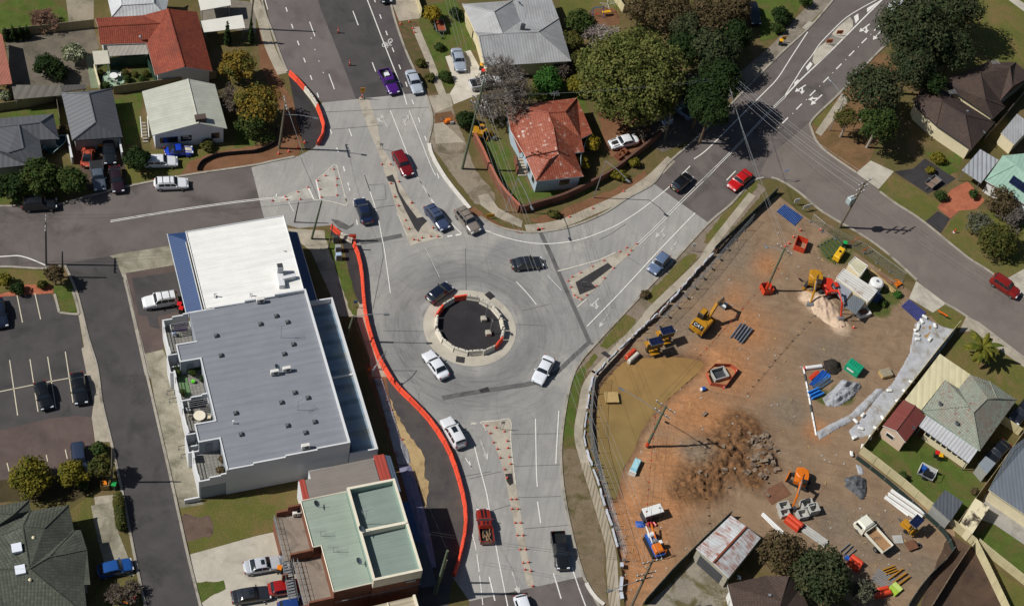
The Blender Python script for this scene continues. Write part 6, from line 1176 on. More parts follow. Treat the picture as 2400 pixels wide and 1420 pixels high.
# white silt fence with red capped posts along the footpath
w=crv([P(*a,.3) for a in q('B3',(1690,570),(1600,660),(1480,800),(1330,965),(1180,1100),(1000,1270),(880,1400))+q('C3',(725,90),(700,250),(686,400),(700,500),(760,660),(800,790),(850,940),(893,1110))],6);t=thing('silt_fence','white plastic silt fence with red capped posts along the footpath','fence',(w[0].x,w[0].y,0));mb=MB();wv=resample(w,.5);r3=random.Random(5)
wv=[p+Vector((r3.uniform(-.06,.06),r3.uniform(-.06,.06),0)) for p in wv];plain('white_plastic','b9bcc4',.6,.3,1.5)
for k in range(0,len(wv)-6,6):mb=MB();wallstrip(mb,[p+Vector((r3.uniform(-.05,.05),0,0)) for p in wv[k:k+6]],r3.uniform(.14,.26),-.3,r3.uniform(.22,.34));mb.build('panel',MATS['white_plastic'],t,True)
for p in resample(w,1.9):MB().box(Vector((p.x+.2,p.y,.45)),(.06,.06,1.1)).build('post',TIMB,t,True);MB().box(Vector((p.x+.2,p.y,1.02)),(.1,.1,.08)).build('post_cap',CONE,t,True)
for a,b in(((905,1165),(905,1190)),((905,1250),(898,1330)),((900,1340),(908,1380))):fence('sand_sausage','white sand sausage lying beside the ribbed path','C3',[a,b],.3,MATS['white_plastic'],.4,'sandbag',posts=False,group='sand sausages by the ribbed path')
# wire site fence panels
fpp=None
def fence_panel(a,b,label,group):
 global fpp
 d=b-a
 if fpp is None:
  fpp=thing('fence_panel','panel','fence panel');mb=MB();mb.tube([(-1.15,0,.1),(-1.15,0,1.9),(1.15,0,1.9),(1.15,0,.1),(-1.15,0,.1)],.025,5);mb.build('frame',GALV,fpp);mb=MB()
  for k in range(1,12):mb.tube([(-1.15+2.3*k/12,0,.1),(-1.15+2.3*k/12,0,1.9)],.006,3,cap=False)
  for k in range(1,7):mb.tube([(-1.15,0,.1+.26*k),(1.15,0,.1+.26*k)],.006,3,cap=False)
  mb.build('mesh',GALV,fpp)
  for s in(-1.15,1.15):MB().bbox((s,0,.06),(.22,.55,.12),.03).build('foot',plain('fence_foot','6b6a66',.8,.1,3),fpp)
  o=fpp
 else:o=dup(fpp)
 m=(a+b)/2;o.location=(m.x,m.y,0);o.rotation_euler=(0,0,math.atan2(d.y,d.x));o['label']=label;o['group']=group
for lb,L in(('wire fence panel along the diagonal street side of the site',q('B4',(470,355),(560,430),(700,500),(840,570),(960,660),(1080,740),(1180,830))),('wire fence panel between the footpath works and the muddy pond',q('C3',(745,60),(722,200),(712,380),(735,520),(790,700),(830,830),(880,1000),(930,1180))),('wire fence panel beside the trench at the north of the site',q('F',(1762,520),(1712,575),(1660,635),(1600,705),(1540,765)))):
 pts=resample(PP(L),2.35)
 for a,b in zip(pts,pts[1:]):fence_panel(a,b,lb,lb.replace('wire fence panel','wire fence panels'))
 # trees and shrubs
BARK=ground('bark','5a4a3c','6e5c4c',2,fine=14,fv=.3);PALEBARK=ground('pale_bark','8d8377','a59b8d',2,fine=14,fv=.3);TWIG=plain('bare_twigs','6f675f',.9,.25,2);TWIG2=plain('brown_twigs','685c50',.9,.25,2)
LEAF={'fig':('5f6230','727240','4c5628'),'gum':('2b3722','3c472c','474a32'),'green':('2c3c1a','3b4d24','465026'),'dark':('1f2e15','30411d','27361a'),'yellow':('735e22','8b7430','55582a'),'olive':('4a4a22','5c5a2c','3c4420'),'ygreen':('66601f','7a7028','575a20'),'brown':('52452f','655640','454026'),'bright':('2f5220','40682c','365a24'),'grey':('535544','676856','4a4c38'),'white':('4c5a30','b9b99c','3c4c22'),'gold':('7c6a1c','948028','66601c')}
def crown(parent,lobes,n,size,kind,seed,name='crown',flat=.35):
 r=np.random.default_rng(seed);L=np.array(lobes,float);w=(L[:,3]*L[:,4])**1.0;k=r.choice(len(L),n,p=w/w.sum())
 u=r.normal(size=(n,3));u[:,2]=np.where(u[:,2]<0,u[:,2]*.55,u[:,2]);u/=np.linalg.norm(u,axis=1)[:,None];rad=np.where(r.random(n)<.75,r.uniform(.86,1.05,n),r.uniform(.3,.9,n));rad*=1+.18*np.sin(u[:,0]*5+k)*np.cos(u[:,1]*6+2*k)
 c=L[k,:3]+u*L[k,3:6]*rad[:,None];nn=u+r.normal(size=(n,3))*.42;nn[:,2]+=flat;nn/=np.linalg.norm(nn,axis=1)[:,None];a=np.cross(nn,r.normal(size=(n,3)));a/=np.linalg.norm(a,axis=1)[:,None];b=np.cross(nn,a)
 s=size*r.uniform(.55,1.25,n)[:,None];V_=np.stack([c-a*s,c+b*s*.55-a*s*.1,c+a*s,c-b*s*.55+a*s*.1],1).reshape(-1,3);V_[:,2]=np.maximum(V_[:,2],.02)
 o=fastmesh(name,V_,np.arange(4*n).reshape(n,4),leafmat('leaves_'+kind,*LEAF[kind]),parent);return o
def tree(name,label,x,y,rpx,hc,kind,cat='tree',squash=(1,1,.8),dens=1.0,leaf=None,nl=None,bark=None,seed=None,trunk=True,group=None):
 """x, y: where the crown's middle shows; rpx: its radius in pixels; hc: the height of its middle"""
 p=P(x,y,hc);sc=(Vector(P(x+10,y,hc))-p).length/10;R=rpx*sc;t=thing(name,label,cat,(p.x,p.y,0),0,group);sd=seed or int(x*7+y);rr=random.Random(sd);nl=nl or max(5,int(5+R*R*1.1));lob=[]
 for i in range(nl):
  th=2.4*i+rr.uniform(-.5,.5);f=math.sqrt((i+.5)/nl);zz=math.sqrt(max(0,1-f*f));lr=R*rr.uniform(.30,.46)*(1.15 if nl<8 else.86);d=R-lr*.8
  if nl>50:lr=R*rr.uniform(.13,.2);d=R-lr*.8
  d*=rr.uniform(.86,1.08)
  lob.append((d*f*math.cos(th)*squash[0],d*f*math.sin(th)*squash[1],hc+d*zz*squash[2]*rr.uniform(.45,1)-R*.15,lr,lr,lr*.85))
  if i%3==0:lob.append((d*.9*math.cos(th+1)*squash[0],d*.9*math.sin(th+1)*squash[1],max(lr*.6,hc-R*squash[2]*.35),lr*.9,lr*.9,lr*.8))
 lob.append((0,0,hc-R*.1,R*.72*squash[0],R*.72*squash[1],R*.6*squash[2]))
 sz=leaf or(.16+.022*R);n=int(min(42000,dens*20*R*R*squash[0]*squash[1]/(sz*sz)+60));crown(t,lob,n,sz,kind,sd)
 if trunk:
  mb=MB();h0=max(.4,hc-R*.55*squash[2]);r0=.09+.045*R;mb.tube([(0,0,-.05),(rr.uniform(-.1,.1),rr.uniform(-.1,.1),h0*.6),(0,0,h0+.2*R)],[r0,r0*.75,r0*.55],7);mb.build('trunk',bark or BARK,t)
  for i in range(4 if R>1.5 else 0):
   l=lob[(i*3)%len(lob)];MB().tube([(0,0,h0*.75),(l[0]*.45,l[1]*.45,(h0+l[2])/2+.1),(l[0],l[1],l[2])],[r0*.5,r0*.35,r0*.12],5).build('limb',bark or BARK,t)
 return t
def bare_tree(name,label,x,y,rpx,hc,m=None,cat='tree',depth=6,seed=1,low=.25):
 p=P(x,y,hc);sc=(Vector(P(x+10,y,hc))-p).length/10;R=rpx*sc;t=thing(name,label,cat,(p.x,p.y,0));rr=random.Random(seed);tw=MB();tk=MB()
 def grow(a,d,L,r,k):
  pts=[a];q_=a.copy();dd=d.copy()
  for _ in range(2):dd=(dd+Vector((rr.uniform(-.3,.3),rr.uniform(-.3,.3),rr.uniform(-.12,.25)))).normalized();q_=q_+dd*L/2;q_.z=max(.1,q_.z);pts.append(q_.copy())
  (tk if k<2 else tw).tube(pts,[max(r,.03),max(r*.8,.028),max(r*.6,.026)],5 if k<2 else 3,cap=False)
  if k<depth:
   for i in range(3 if k<depth-1 else 3):
    ax=dd.orthogonal().normalized();ax.rotate(Matrix.Rotation(rr.uniform(0,6.28),3,dd));nd=(dd*rr.uniform(.5,1)+ax*rr.uniform(.5,1.0)).normalized();nd.z=max(nd.z,-.25);grow(pts[-1] if i else pts[1],nd,L*rr.uniform(.66,.86),r*.6,k+1)
 n0=3 if low>.1 else 7
 for i in range(n0):a=6.28*i/n0+rr.uniform(-.4,.4);grow(Vector((0,0,hc*low)),Vector((math.cos(a)*.75,math.sin(a)*.75,.8)).normalized(),R*.42,.03+.02*R,0)
 if low>.1:tk.tube([(0,0,-.05),(0,0,hc*low+.1)],[.06+.04*R,.04+.03*R],7)
 tw.build('twigs',m or TWIG,t);tk.build('trunk',m or TWIG,t);return t
TREES=[('yellow_tree','golden yellow tree north of the bare purple shrub beside the red tiled house',556,150,47,3.4,'yellow',{}),('yellow_tree','larger golden yellow tree over the green lawn at the north-west corner',603,238,58,4.2,'yellow',dict(dens=.75)),('leafy_tree','thin dark green tree beneath the larger golden tree',590,288,44,2.6,'green',dict(dens=.5)),('fig_tree','huge round olive green tree with cauliflower clumps above the corner house',1486,172,132,7.5,'fig',dict(squash=(1.0,.98,.8),nl=150,dens=1.3,seed=11,leaf=.27)),('leafy_tree','dark tree behind the huge round tree, over the shaded footpath',1672,118,62,5.5,'gum',{}),('leafy_tree','brown-green loose tree north of the huge round tree',1575,22,62,5,'brown',dict(dens=.55)),('leafy_tree','brownish tree over the cream fence at the top',1660,40,60,5,'brown',dict(dens=.7)),('leafy_tree','very dark tree above the shaded road corner',1648,226,56,7.5,'dark',dict(nl=24)),('leafy_tree','dark tree overhanging the shaded road corner itself',1668,252,50,8,'dark',dict(nl=22)),('leafy_tree','dark tree between the footpath and the black parked car',1722,80,44,4.5,'dark',{}),('leafy_tree','dark green tree filling the gap behind the huge round tree',1606,112,46,5.5,'dark',{}),('leafy_tree','brown-green tree north-east of the huge round tree',1612,62,44,5,'gum',{}),('leafy_tree','loose brown tree behind the play equipment fence',1500,22,38,3.5,'brown',dict(dens=.5)),('gum_tree','dark gum tree between the tallest gum and the farther brown roof',2238,112,52,7,'gum',{}),('gum_tree','dark gum tree leaning over the north gable of the shaded brown roof',2188,190,34,5.5,'dark',{}),('leafy_tree','brown tree at the very top beside the black parked car',1720,12,46,4.5,'brown',{}),('leafy_tree','dark street tree whose shade covers the road',1690,182,54,8.5,'dark',{}),('shrub','dark shrub on the bright lawn near the north-east road',1832,36,26,1.4,'dark',dict(cat='shrub')),('shrub','green shrub at the top of the bright lawn',1888,2,18,1.2,'green',dict(cat='shrub')),('shrub','low green shrub at the lawn edge by the shaded footpath',1822,66,17,.8,'green',dict(cat='shrub')),('garden_tree','dull green garden tree beside the play equipment',1362,48,36,2.4,'green',dict(dens=.8)),('garden_tree','yellow-green tree west of the huge round tree',1362,140,30,2.5,'olive',{}),('garden_tree','upright yellow-green tree beside the silver roof',1340,92,28,2.6,'olive',{}),('garden_tree','olive tree tucked against the huge round tree above the red roof',1352,195,28,2.2,'ygreen',{}),('garden_tree','fresh green tree north of the red tiled corner house',1286,186,40,2.6,'bright',dict(nl=16)),('gum_tree','tall dark gum tree at the top beside the north-east road',2150,62,88,9,'gum',dict(nl=40,dens=1.1)),('gum_tree','dark gum tree at the top edge above the dry lawn',2235,12,70,8,'gum',dict(nl=26)),('gum_tree','dark gum tree south of the tallest one',2140,148,58,7,'gum',{}),('gum_tree','open brown-green gum tree at the footpath corner',2052,205,72,7.5,'gum',dict(dens=.72,nl=26,bark=PALEBARK)),('gum_tree','dense green gum tree below the open one',2060,285,50,6,'green',dict(bark=PALEBARK)),('gum_tree','small drooping brown gum on the leafy earth',1990,275,32,4.5,'olive',dict(dens=.45,bark=PALEBARK)),('gum_tree','dark gum tree in the shade by the brown tiled house',2200,105,48,6,'dark',{}),('shrub','yellow-green fern by the silver corrugated carport',2297,330,12,.8,'ygreen',dict(cat='shrub')),('shrub','low hedge plants on the lawn of the brown tiled house',2200,372,20,.6,'ygreen',dict(cat='shrub')),('shrub','spiky yellow-green plant beside the dark driveway wall',2182,398,12,.6,'ygreen',dict(cat='shrub')),('shrub','dark shrub by the trailer and the red gravel',2205,458,16,.8,'green',dict(cat='shrub')),('shrub','dark green shrub at the carport end of the red gravel',2283,455,13,.8,'green',dict(cat='shrub')),('garden_tree','dull olive spreading tree on the lawn by the red small car',2342,562,50,2.6,'olive',dict(dens=.8)),('garden_tree','grey-green shrubby tree on the lawn west of the olive one',2298,522,34,2.2,'grey',dict(dens=.55)),('garden_tree','brownish tree in front of the solar panels',2352,470,42,2.6,'brown',dict(dens=.4)),('round_tree','dense dark green round tree at the bottom between two roofs',1930,1344,72,4.4,'gum',dict(nl=40,dens=1.2)),('loose_tree','open olive-brown tree beside the rusty roofed garage',1836,1288,60,3.6,'brown',dict(dens=.5)),('loose_tree','grey-green tree beside the blue equipment at the bottom',2022,1385,34,2.6,'grey',dict(dens=.6)),('round_shrub','large round yellow-green shrub south of the car park',72,1116,56,2.6,'ygreen',dict(nl=24)),('round_shrub','middle round yellow-green shrub south of the car park',170,1108,42,2.5,'ygreen',{}),('round_shrub','small dark shrub below the middle yellow-green one',192,1130,20,1.2,'green',{}),('round_shrub','upright yellow-green shrub beside the laneway pole',237,1090,34,3.2,'olive',{}),('round_shrub','low green shrub at the corner of the car park entry',232,1052,24,1.2,'green',{}),('street_tree','brown-green tree beside the lane corner pole',126,640,28,2.6,'brown',dict(dens=1.2)),('shrub','yellow-green shrub at the west end of the island bed',8,655,22,1.2,'ygreen',dict(cat='shrub')),('shrub','dark shrub in the island bed',42,676,20,.9,'dark',dict(cat='shrub')),('shrub','brown-green shrub at the east end of the island bed',98,666,14,.7,'olive',dict(cat='shrub')),('garden_tree','broad green tree in front of the west charcoal roof',92,410,56,2.8,'green',{}),('garden_tree','green tree beside the driveway of parked cars',168,420,42,2.8,'green',{}),('garden_tree','dark green tree at the west street edge',22,432,44,2.8,'dark',{}),('garden_tree','round dark green tree over the white parked wagon',322,372,36,2.4,'dark',dict(dens=1.1)),('shrub','small brown-green shrub east of the blue rounded car',487,341,20,.7,'olive',dict(cat='shrub')),('shrub','dry shrub between the two charcoal roofed houses',152,305,16,.9,'brown',dict(cat='shrub')),('garden_tree','dark round garden tree in the paved back yard',112,152,38,2.2,'dark',{}),('garden_tree','white flowered garden tree in the paved back yard',172,122,33,2.0,'white',{}),('garden_tree','dark tree below the white flowered one',140,172,26,1.6,'dark',{}),('shrub','white blossoming shrub at the west edge',8,222,20,1.2,'white',dict(cat='shrub')),('shrub','dark conifer shrub at the west edge',6,188,15,1.4,'dark',dict(cat='shrub')),('golden_shrub','golden leaved shrub against the corner house, north one',1386,333,24,1.8,'gold',{}),('golden_shrub','golden leaved shrub against the corner house, south one',1364,380,20,1.5,'gold',{}),('shrub','yellow-green hedge bush inside the dark brick wall',1452,410,18,.8,'ygreen',dict(cat='shrub',squash=(1.5,.8,.7))),('shrub','yellow-green bush at the end of the dark brick wall',1485,380,15,.9,'ygreen',dict(cat='shrub')),('shrub','dark bush beside the leaning street pole',1092,280,28,1.4,'dark',dict(cat='shrub')),('garden_tree','small yellow-brown tree near the rusty trailer',1014,30,25,1.8,'gold',dict(dens=.8)),('shrub','dark green bush in the corner of the trailer lawn',1070,32,18,1,'dark',dict(cat='shrub')),('shrub','leafy bush along the footpath below the driveway',1042,178,18,.7,'green',dict(cat='shrub')),('shrub','scrubby bush on the verge beside the parked silver sedan',985,148,15,.5,'olive',dict(cat='shrub')),('shrub','scrubby bush on the verge below the parked silver sedan',1008,182,14,.5,'olive',dict(cat='shrub')),('shrub','low plants along the west fence of the trailer lawn',1030,110,14,.5,'green',dict(cat='shrub')),('shrub','small round bush beside the long cream fence',2116,1118,15,.8,'green',dict(cat='shrub')),('shrub','dry little bush near the slate blue house',2284,1150,10,.5,'brown',dict(cat='shrub')),('shrub','low green bush outside the brick wall at the road bend',1300,502,14,.5,'olive',dict(cat='shrub',squash=(1.6,.8,.7))),('shrub','brown weedy bush on the grass verge above the blue hatchback',1512,690,13,.4,'brown',dict(cat='shrub')),('shrub','leafy bush by the gate corner of the wire fence',2105,690,11,.4,'bright',dict(cat='shrub')),('shrub','weedy tuft beside the storage container',2070,710,12,.3,'green',dict(cat='shrub'))]
for nm,lb,x,y,r_,hc,kd,op in TREES:tree(nm,lb,x,y,r_,hc,kd,**{'cat':'shrub' if 'shrub' in nm else 'tree',**op})
bare_tree('bare_tree','large leafless grey tree between the silver roof and the corner house',1200,205,78,4.6,depth=7,seed=4);bare_tree('bare_tree','leafless purple-brown tree beside the pale gabled house',528,232,42,2.8,TWIG2,depth=6,seed=8);bare_tree('bare_shrub','pale leafless shrub west of the huge round tree',1408,82,40,2.2,plain('pale_twigs','9a8f86',.9,.2,2),'shrub',6,5,.05);bare_tree('bare_shrub','brown leafless shrub against the silver roof',1316,152,26,1.8,TWIG2,'shrub',6,6,.05)
bare_tree('bare_shrub','leafless brown shrub on the top-left lawn',104,48,34,1.2,plain('dry_twigs','8a6a58',.9,.2,2),'shrub',6,7,.05);bare_tree('bare_shrub','leafless shrub beside the metallic blue hatchback',288,1388,42,1.6,TWIG2,'shrub',5,9,.05);bare_tree('bare_shrub','bare twiggy bush by the solar panel roof',2368,492,36,2.2,TWIG,'shrub',6,12,.05)
bare_tree('dead_branch','dead branchy shrub in the earth yard by the white stripped car',1500,308,22,1.2,TWIG2,'shrub',5,13,.05)
for(x,y,h,r_),lb in zip(((533,82,4.6,.55),(588,78,5.0,.4),(14,84,2.4,.6),(32,84,2.6,.6),(49,82,2.6,.6),(64,80,2.4,.6)),('thin dark cypress by the long white awning','thin dark cypress beside the north road pole','dark column conifer, westernmost of the row of four','dark column conifer, second from the west in the row of four','dark column conifer, third from the west in the row of four','dark column conifer, easternmost of the row of four')):
 p=P(x,y+22 if h>4 else y+10);t=thing('column_conifer',lb,'tree',p);crown(t,[(0,0,.5+(h-.8)*k/5,r_*(1.05-.14*k),r_*(1.05-.14*k),.6) for k in range(6)],int(900*r_*h/2),.16,'dark',int(x));MB().tube([(0,0,0),(0,0,h*.6)],[.08,.04],6).build('trunk',BARK,t)
 # hedge by the laneway, balls in the courtyard, balcony pots
p0,p1=P(*q('C1',(705,790))[0]),P(*q('C1',(722,960))[0]);d=(p1-p0);t=thing('clipped_hedge','clipped box hedge beside the laneway','hedge',p0);crown(t,[(d.x*k/12,d.y*k/12,.75,.62,.62,.75) for k in range(13)],5200,.15,'olive',77);MB().tube([(0,0,.3),tuple(d+Vector((0,0,.3)))],.12,5).build('stem',BARK,t)
for k,(x,y,r_) in enumerate(((878,545,.55),(868,505,.5),(985,545,.5),(935,515,.45),(735,590,.55),(690,500,.5),(845,600,.35),(1010,510,.5))):
 p=P(*q('A1',(x,y))[0],r_);t=thing('topiary_ball','clipped round bush in the courtyard garden of the red tiled house','shrub',(p.x,p.y,0),0,'clipped bushes of the courtyard');crown(t,[(0,0,r_,r_,r_,r_)],420,.12,'olive' if k%2 else 'green',k+5);MB().tube([(0,0,0),(0,0,r_)],.04,5).build('stem',BARK,t)
for k,(x,y) in enumerate(((200,95),(215,130),(330,120),(360,95),(400,80),(250,300),(425,180),(345,130))):
 p=R2(x,y,3.6);t=thing('potted_plant','potted plant on the leafy balcony','potted plant',(p.x,p.y,3.03),0,'pots on the leafy balcony');MB().lathe((0,0,0),[(.16,0),(.22,.35)],10).build('pot',plain('terracotta','8a4a34',.8,.1,3),t);crown(t,[(0,0,.7,.42,.42,.4)],260,.12,'green' if k%3 else 'dark',k+50)
for(x,y),lb in zip(((605,890),(585,985)),('dry palm pot on the south balcony, upper one','dry palm pot on the south balcony by the parapet')):
 p=R2(x,y,3.4);t=thing('potted_plant',lb,'potted plant',(p.x,p.y,3.03));MB().lathe((0,0,0),[(.2,0),(.28,.4)],10).build('pot',MATS['terracotta'],t);crown(t,[(0,0,.7,.5,.5,.35)],120,.2,'brown',int(x))
 # the palm by the diagonal street
p=P(2303,812,3.2);t=thing('palm_tree','bushy date palm by the footpath of the diagonal street','palm',(p.x,p.y,0));MB().tube([(0,0,0),(.1,0,1.6),(0,0,3.2)],[.34,.3,.34],9).build('trunk',BARK,t);FR=leafmat('leaves_palm','5a5a1e','75702a','44521c');r4=random.Random(2)
for k in range(30):
 az=k*2.4;el=.9-1.25*(k%10)/10;L=r4.uniform(2.4,3.1);mb=MB();pv=Vector((0,0,3.2));d=Vector((math.cos(az)*math.cos(el),math.sin(az)*math.cos(el),math.sin(el)));sd=Vector((-math.sin(az),math.cos(az),0))
 for j in range(9):
  nx=pv+d*L/9;w=.42*math.sin(math.pi*(j+.8)/10)
  for s in(1,-1):mb.poly([pv,nx,nx+sd*s*w*.8-Vector((0,0,.12))-d*-.1,pv+sd*s*w+d*.12-Vector((0,0,.14))][::s])
  pv=nx;d=(d-Vector((0,0,.13))).normalized()
 mb.build('frond',FR,t)
 # poles, lamps, wires
TPOLE=plain('timber_pole','6a6252',.9,.2,2);GPOLE=plain('green_treated_pole','56604a',.9,.2,2);INS=plain('insulator','c9cfd2',.3,.1,3);WIRE=plain('wire_metal','85878a',.5,.1,2);DWIRE=plain('dark_wire','3a3532',.6,.1,2)
POLES={}
def pole(key,label,base,top,arms=(),m=None,r=.17,lamp=None,box=None,h=None,cat='pole'):
 """arms: (height share, half length, turn in degrees); lamp: pixel of the lamp head and its height"""
 b=P(*base)
 h=h or min(((P(*top,k*.1)-b).to_2d().length,k*.1) for k in range(20,210))[1];tp=P(*top,h);v=tp-b;t=thing('utility_pole' if cat=='pole' else 'street_lamp',label,cat,b);MB().tube([(0,0,-.1),tuple(v)],[r,r*.7],9).build('pole',m or TPOLE,t);ends=[]
 for f,L,a in arms:
  c=v*f;d=Vector((math.cos(math.radians(a)),math.sin(math.radians(a)),0));ar=MB().box(c+Vector((0,0,0)),(2*L,.12,.14),math.radians(a)).build('crossarm',TPOLE,t)
  for s in(-.92,-.45,.45,.92):p=c+d*L*s;MB().lathe(p+Vector((0,0,.07)),[(.06,0),(.09,.1),(.05,.24)],7).build('insulator',INS,ar);ends.append(b+p+Vector((0,0,.3)))
 if lamp:
  e=P(lamp[0],lamp[1],lamp[2])-b;s=v*lamp[3] if len(lamp)>3 else v;mid=(s+e)/2+Vector((0,0,.25));MB().tube([s,mid,e],.05,6).build('lamp_arm',GALV,t);d=(e-s);MB().bbox(e-Vector((0,0,.05)),(.75,.3,.16),.05,math.atan2(d.y,d.x)).build('lamp_head',plain('lamp_grey','5f6468',.4,.1,2),t)
 POLES[key]=(b,tp,ends or[tp,tp,tp]);return t
pole('A','very tall green pole standing by the brick wall of the corner house',(1083,396),(1134,190),[(.80,1.2,-20),(.74,1.2,-20)],GPOLE,.2)
pole('B','timber pole with a straight lamp arm over the north-west kerb works',(654,348),(669,240),[(.97,1.3,-65)],TPOLE,.19,(741,277,7.6,.74));pole('C','green pole at the street corner of the white roofed shop',(730,560),(754,471),(),GPOLE,.17);pole('D','dark short pole behind the navy awning corner',(690,521),(700,474),(),DKMETAL,.11)
pole('E','dark pole beside the tip of the long orange barrier',(770,583),(780,524),(),TPOLE,.12);pole('F','green street pole with two lamp arms beside the canopy',(809,800),(828,741),(),GPOLE,.19,(906,736,6.6,.98));pole('H','pole with a tilted crossarm on the western street',(108,620),(107,522),[(.97,1.35,-72)],DKMETAL,.15);pole('I','plain dark pole at the lane corner',(146,650),(146,590),(),DKMETAL,.14)
pole('J','grey pole among the yellow-green shrubs by the laneway',(262,1130),(263,1049),(),TPOLE,.15);pole('K','pole with three crossarms and a grey transformer on the diagonal street',(1967,533),(2029,425),[(.97,1.4,48),(.85,1.2,48),(.73,1.2,48)],TPOLE,.2)
b,tp,_e=POLES['K'];k=bpy.data.objects[[o.name for o in bpy.data.objects if o.get('label','').startswith('pole with three')][0]];c=(tp-b)*.6;MB().bbox(c+Vector((-.65,-.2,0)),(1.0,.8,1.2),.1,.8).build('transformer',plain('transformer_grey','9ba8a8',.5,.1,2),k)
for s in(-.3,0,.3):MB().lathe(c+Vector((-.65+s*.7,-.2+s*.7,.6)),[(.07,0),(.1,.15),(.05,.35)],7).build('bushing',INS,k)
pole('L','pole with an orange sleeve and plastic mesh round its foot',(1795,681),(1840,581),[(.96,1.3,150)],GPOLE,.18,(1796,578,7.6,.92));b,tp,_e=POLES['L'];t=thing('pole_guard','orange plastic guard round the foot of the site pole','guard',b);v=tp-b;MB().tube([v*.01,v*.2],[.24,.22],9).build('sleeve',CONE,t)
for k in range(4):a=k*math.pi/2+.5;MB().box((.75*math.cos(a),.75*math.sin(a),.5),(.04,1.5,1.0),a).build('mesh_panel',CONE,t)
pole('M','pole with orange base sleeve, crossarms and long lamp arm beside the pond',(1516,1045),(1562,950),[(.96,1.5,-25),(.80,1.2,-25)],GPOLE,.2,(1457,911,8.0,.78));b,tp,_e=POLES['M'];v=tp-b;tag(MB().tube([b+v*.01,b+v*.1],[.26,.24],9).build('orange_sleeve',CONE),'orange sleeve at the foot of the pole beside the pond','sleeve')
pole('N','pole with crossarms leaning over the south end of the site fence',(1478,1424),(1530,1312),[(.97,1.3,30),(.72,1.3,30),(.62,1.1,30)],TPOLE,.19,(1430,1383,7.2,.6));pole('O','shaded pole on the footpath by the two parked vehicles',(1556,332),(1572,268),(),TPOLE,.16)
pole('P','tall pole among the dark trees where many wires meet',(1662,268),(1702,174),[(.97,1.2,100),(.86,1.2,100)],TPOLE,.18);pole('U','short yellow-green pole with a lamp in the shade of the green shops',(1020,1392),(1049,1290),(),GPOLE,.22);pole('V','stub pole beside the short shaded pole',(1030,1365),(1047,1312),(),TPOLE,.16);pole('W','tall pole at the top beside the north road',(586,68),(598,-40),(),TPOLE,.17)
pole('Q','curved arm street lamp beside the dark brick wall',(1391,464),(1420,378),(),GALV,.08,(1472,423,7.6),cat='lamp');pole('R','curved arm street lamp at the corner of the curved brick wall',(1184,497),(1214,417),(),GALV,.08,(1247,487,6.9),cat='lamp');pole('S','street lamp on the footpath beside the open gum tree',(1944,307),(1978,234),(),GALV,.08,(1946,188,8.0),cat='lamp')
pole('F2','thin lamp post on the canopy edge',(893,868),(905,822),(),GALV,.05,(878,862,4.0),h=4.6,cat='lamp')
def wires(a,ia,b,n,label,sag=1.0,m=None,far=None):
 for k in range(n):
  A=POLES[a][2][k%len(POLES[a][2])];Bp=far+Vector((.5*k,.4*k,0)) if far is not None else POLES[b][2][k%len(POLES[b][2])];c=MB();pts=[A.lerp(Bp,j/14)-Vector((0,0,sag*4*(j/14)*(1-j/14))) for j in range(15)]
  c.tube(pts,.014,4,cap=False);tag(c.build('overhead_wire',m or WIRE),label,'wire','wires: '+label)
wires('A',0,'N',5,'overhead wire crossing the roundabout from the very tall pole to the south pole',1.2);wires('A',0,None,3,'overhead wire running north from the very tall pole',.8,far=P(1030,-60,13));wires('P',0,'K',5,'overhead wire from the pole in the dark trees to the transformer pole',.9);wires('P',0,'L',3,'overhead wire from the pole in the dark trees to the sleeved site pole',.9)
wires('K',0,None,4,'overhead wire running down the diagonal street from the transformer pole',.8,DWIRE,P(2480,720,10));wires('L',0,'M',2,'overhead wire between the two sleeved site poles',.9,DWIRE);wires('M',0,'N',3,'overhead wire from the pond pole to the south pole',.7,DWIRE);wires('H',0,'C',2,'overhead wire along the western street',.8,DWIRE);wires('H',0,None,2,'overhead wire leaving the tilted crossarm westward',.6,DWIRE,P(-120,520,8.5));wires('B',0,'C',2,'overhead wire from the lamp arm pole to the shop corner pole',.6);wires('F',0,'U',2,'overhead wire along the barrier line from the canopy pole',.5,DWIRE);wires('N',0,None,2,'overhead wire crossing the south leg from the south pole',.4,DWIRE,P(1000,1250,8));wires('P',0,'A',2,'overhead wire over the red tiled corner house roof',.9)
for(a,b_),lb in((('L','M'),'small orange flag hanging on the wire between the sleeved site poles'),(('M','N'),'small orange flag hanging on the wire south of the pond pole')):
 A,B_=POLES[a][2][0],POLES[b_][2][0]
 for k in range(14):f=.1+k*.045;p=A.lerp(B_,f)-Vector((0,0,(.9 if a=='L' else.7)*4*f*(1-f)+.16));tag(MB().box((0,0,0),(.22,.05,.28),k).build('wire_flag',CONE),lb,'flag','flags: '+lb).location=p
 # the two temporary posts on the island
for(bx_,by_,tx,ty),lb in zip(((1133,750,1142,716),(1144,783,1154,742)),('temporary sign post on a concrete block on the island, northern one','temporary sign post on a concrete block on the island, southern one')):
 p=P(bx_,by_,.06);t=thing('sign_post',lb,'post',p);MB().bbox((0,0,.3),(.75,.75,.6),.06,.4).build('concrete_block',M_CONC2,t);v=P(tx,ty,3.2)-p;MB().tube([(.15,.1,.7),(.15,.1,3.3)],.05,6).build('post',GALV,t);MB().box((.15,.1,3.2),(.03,.5,.35),.6).build('sign_back',GALV,t)
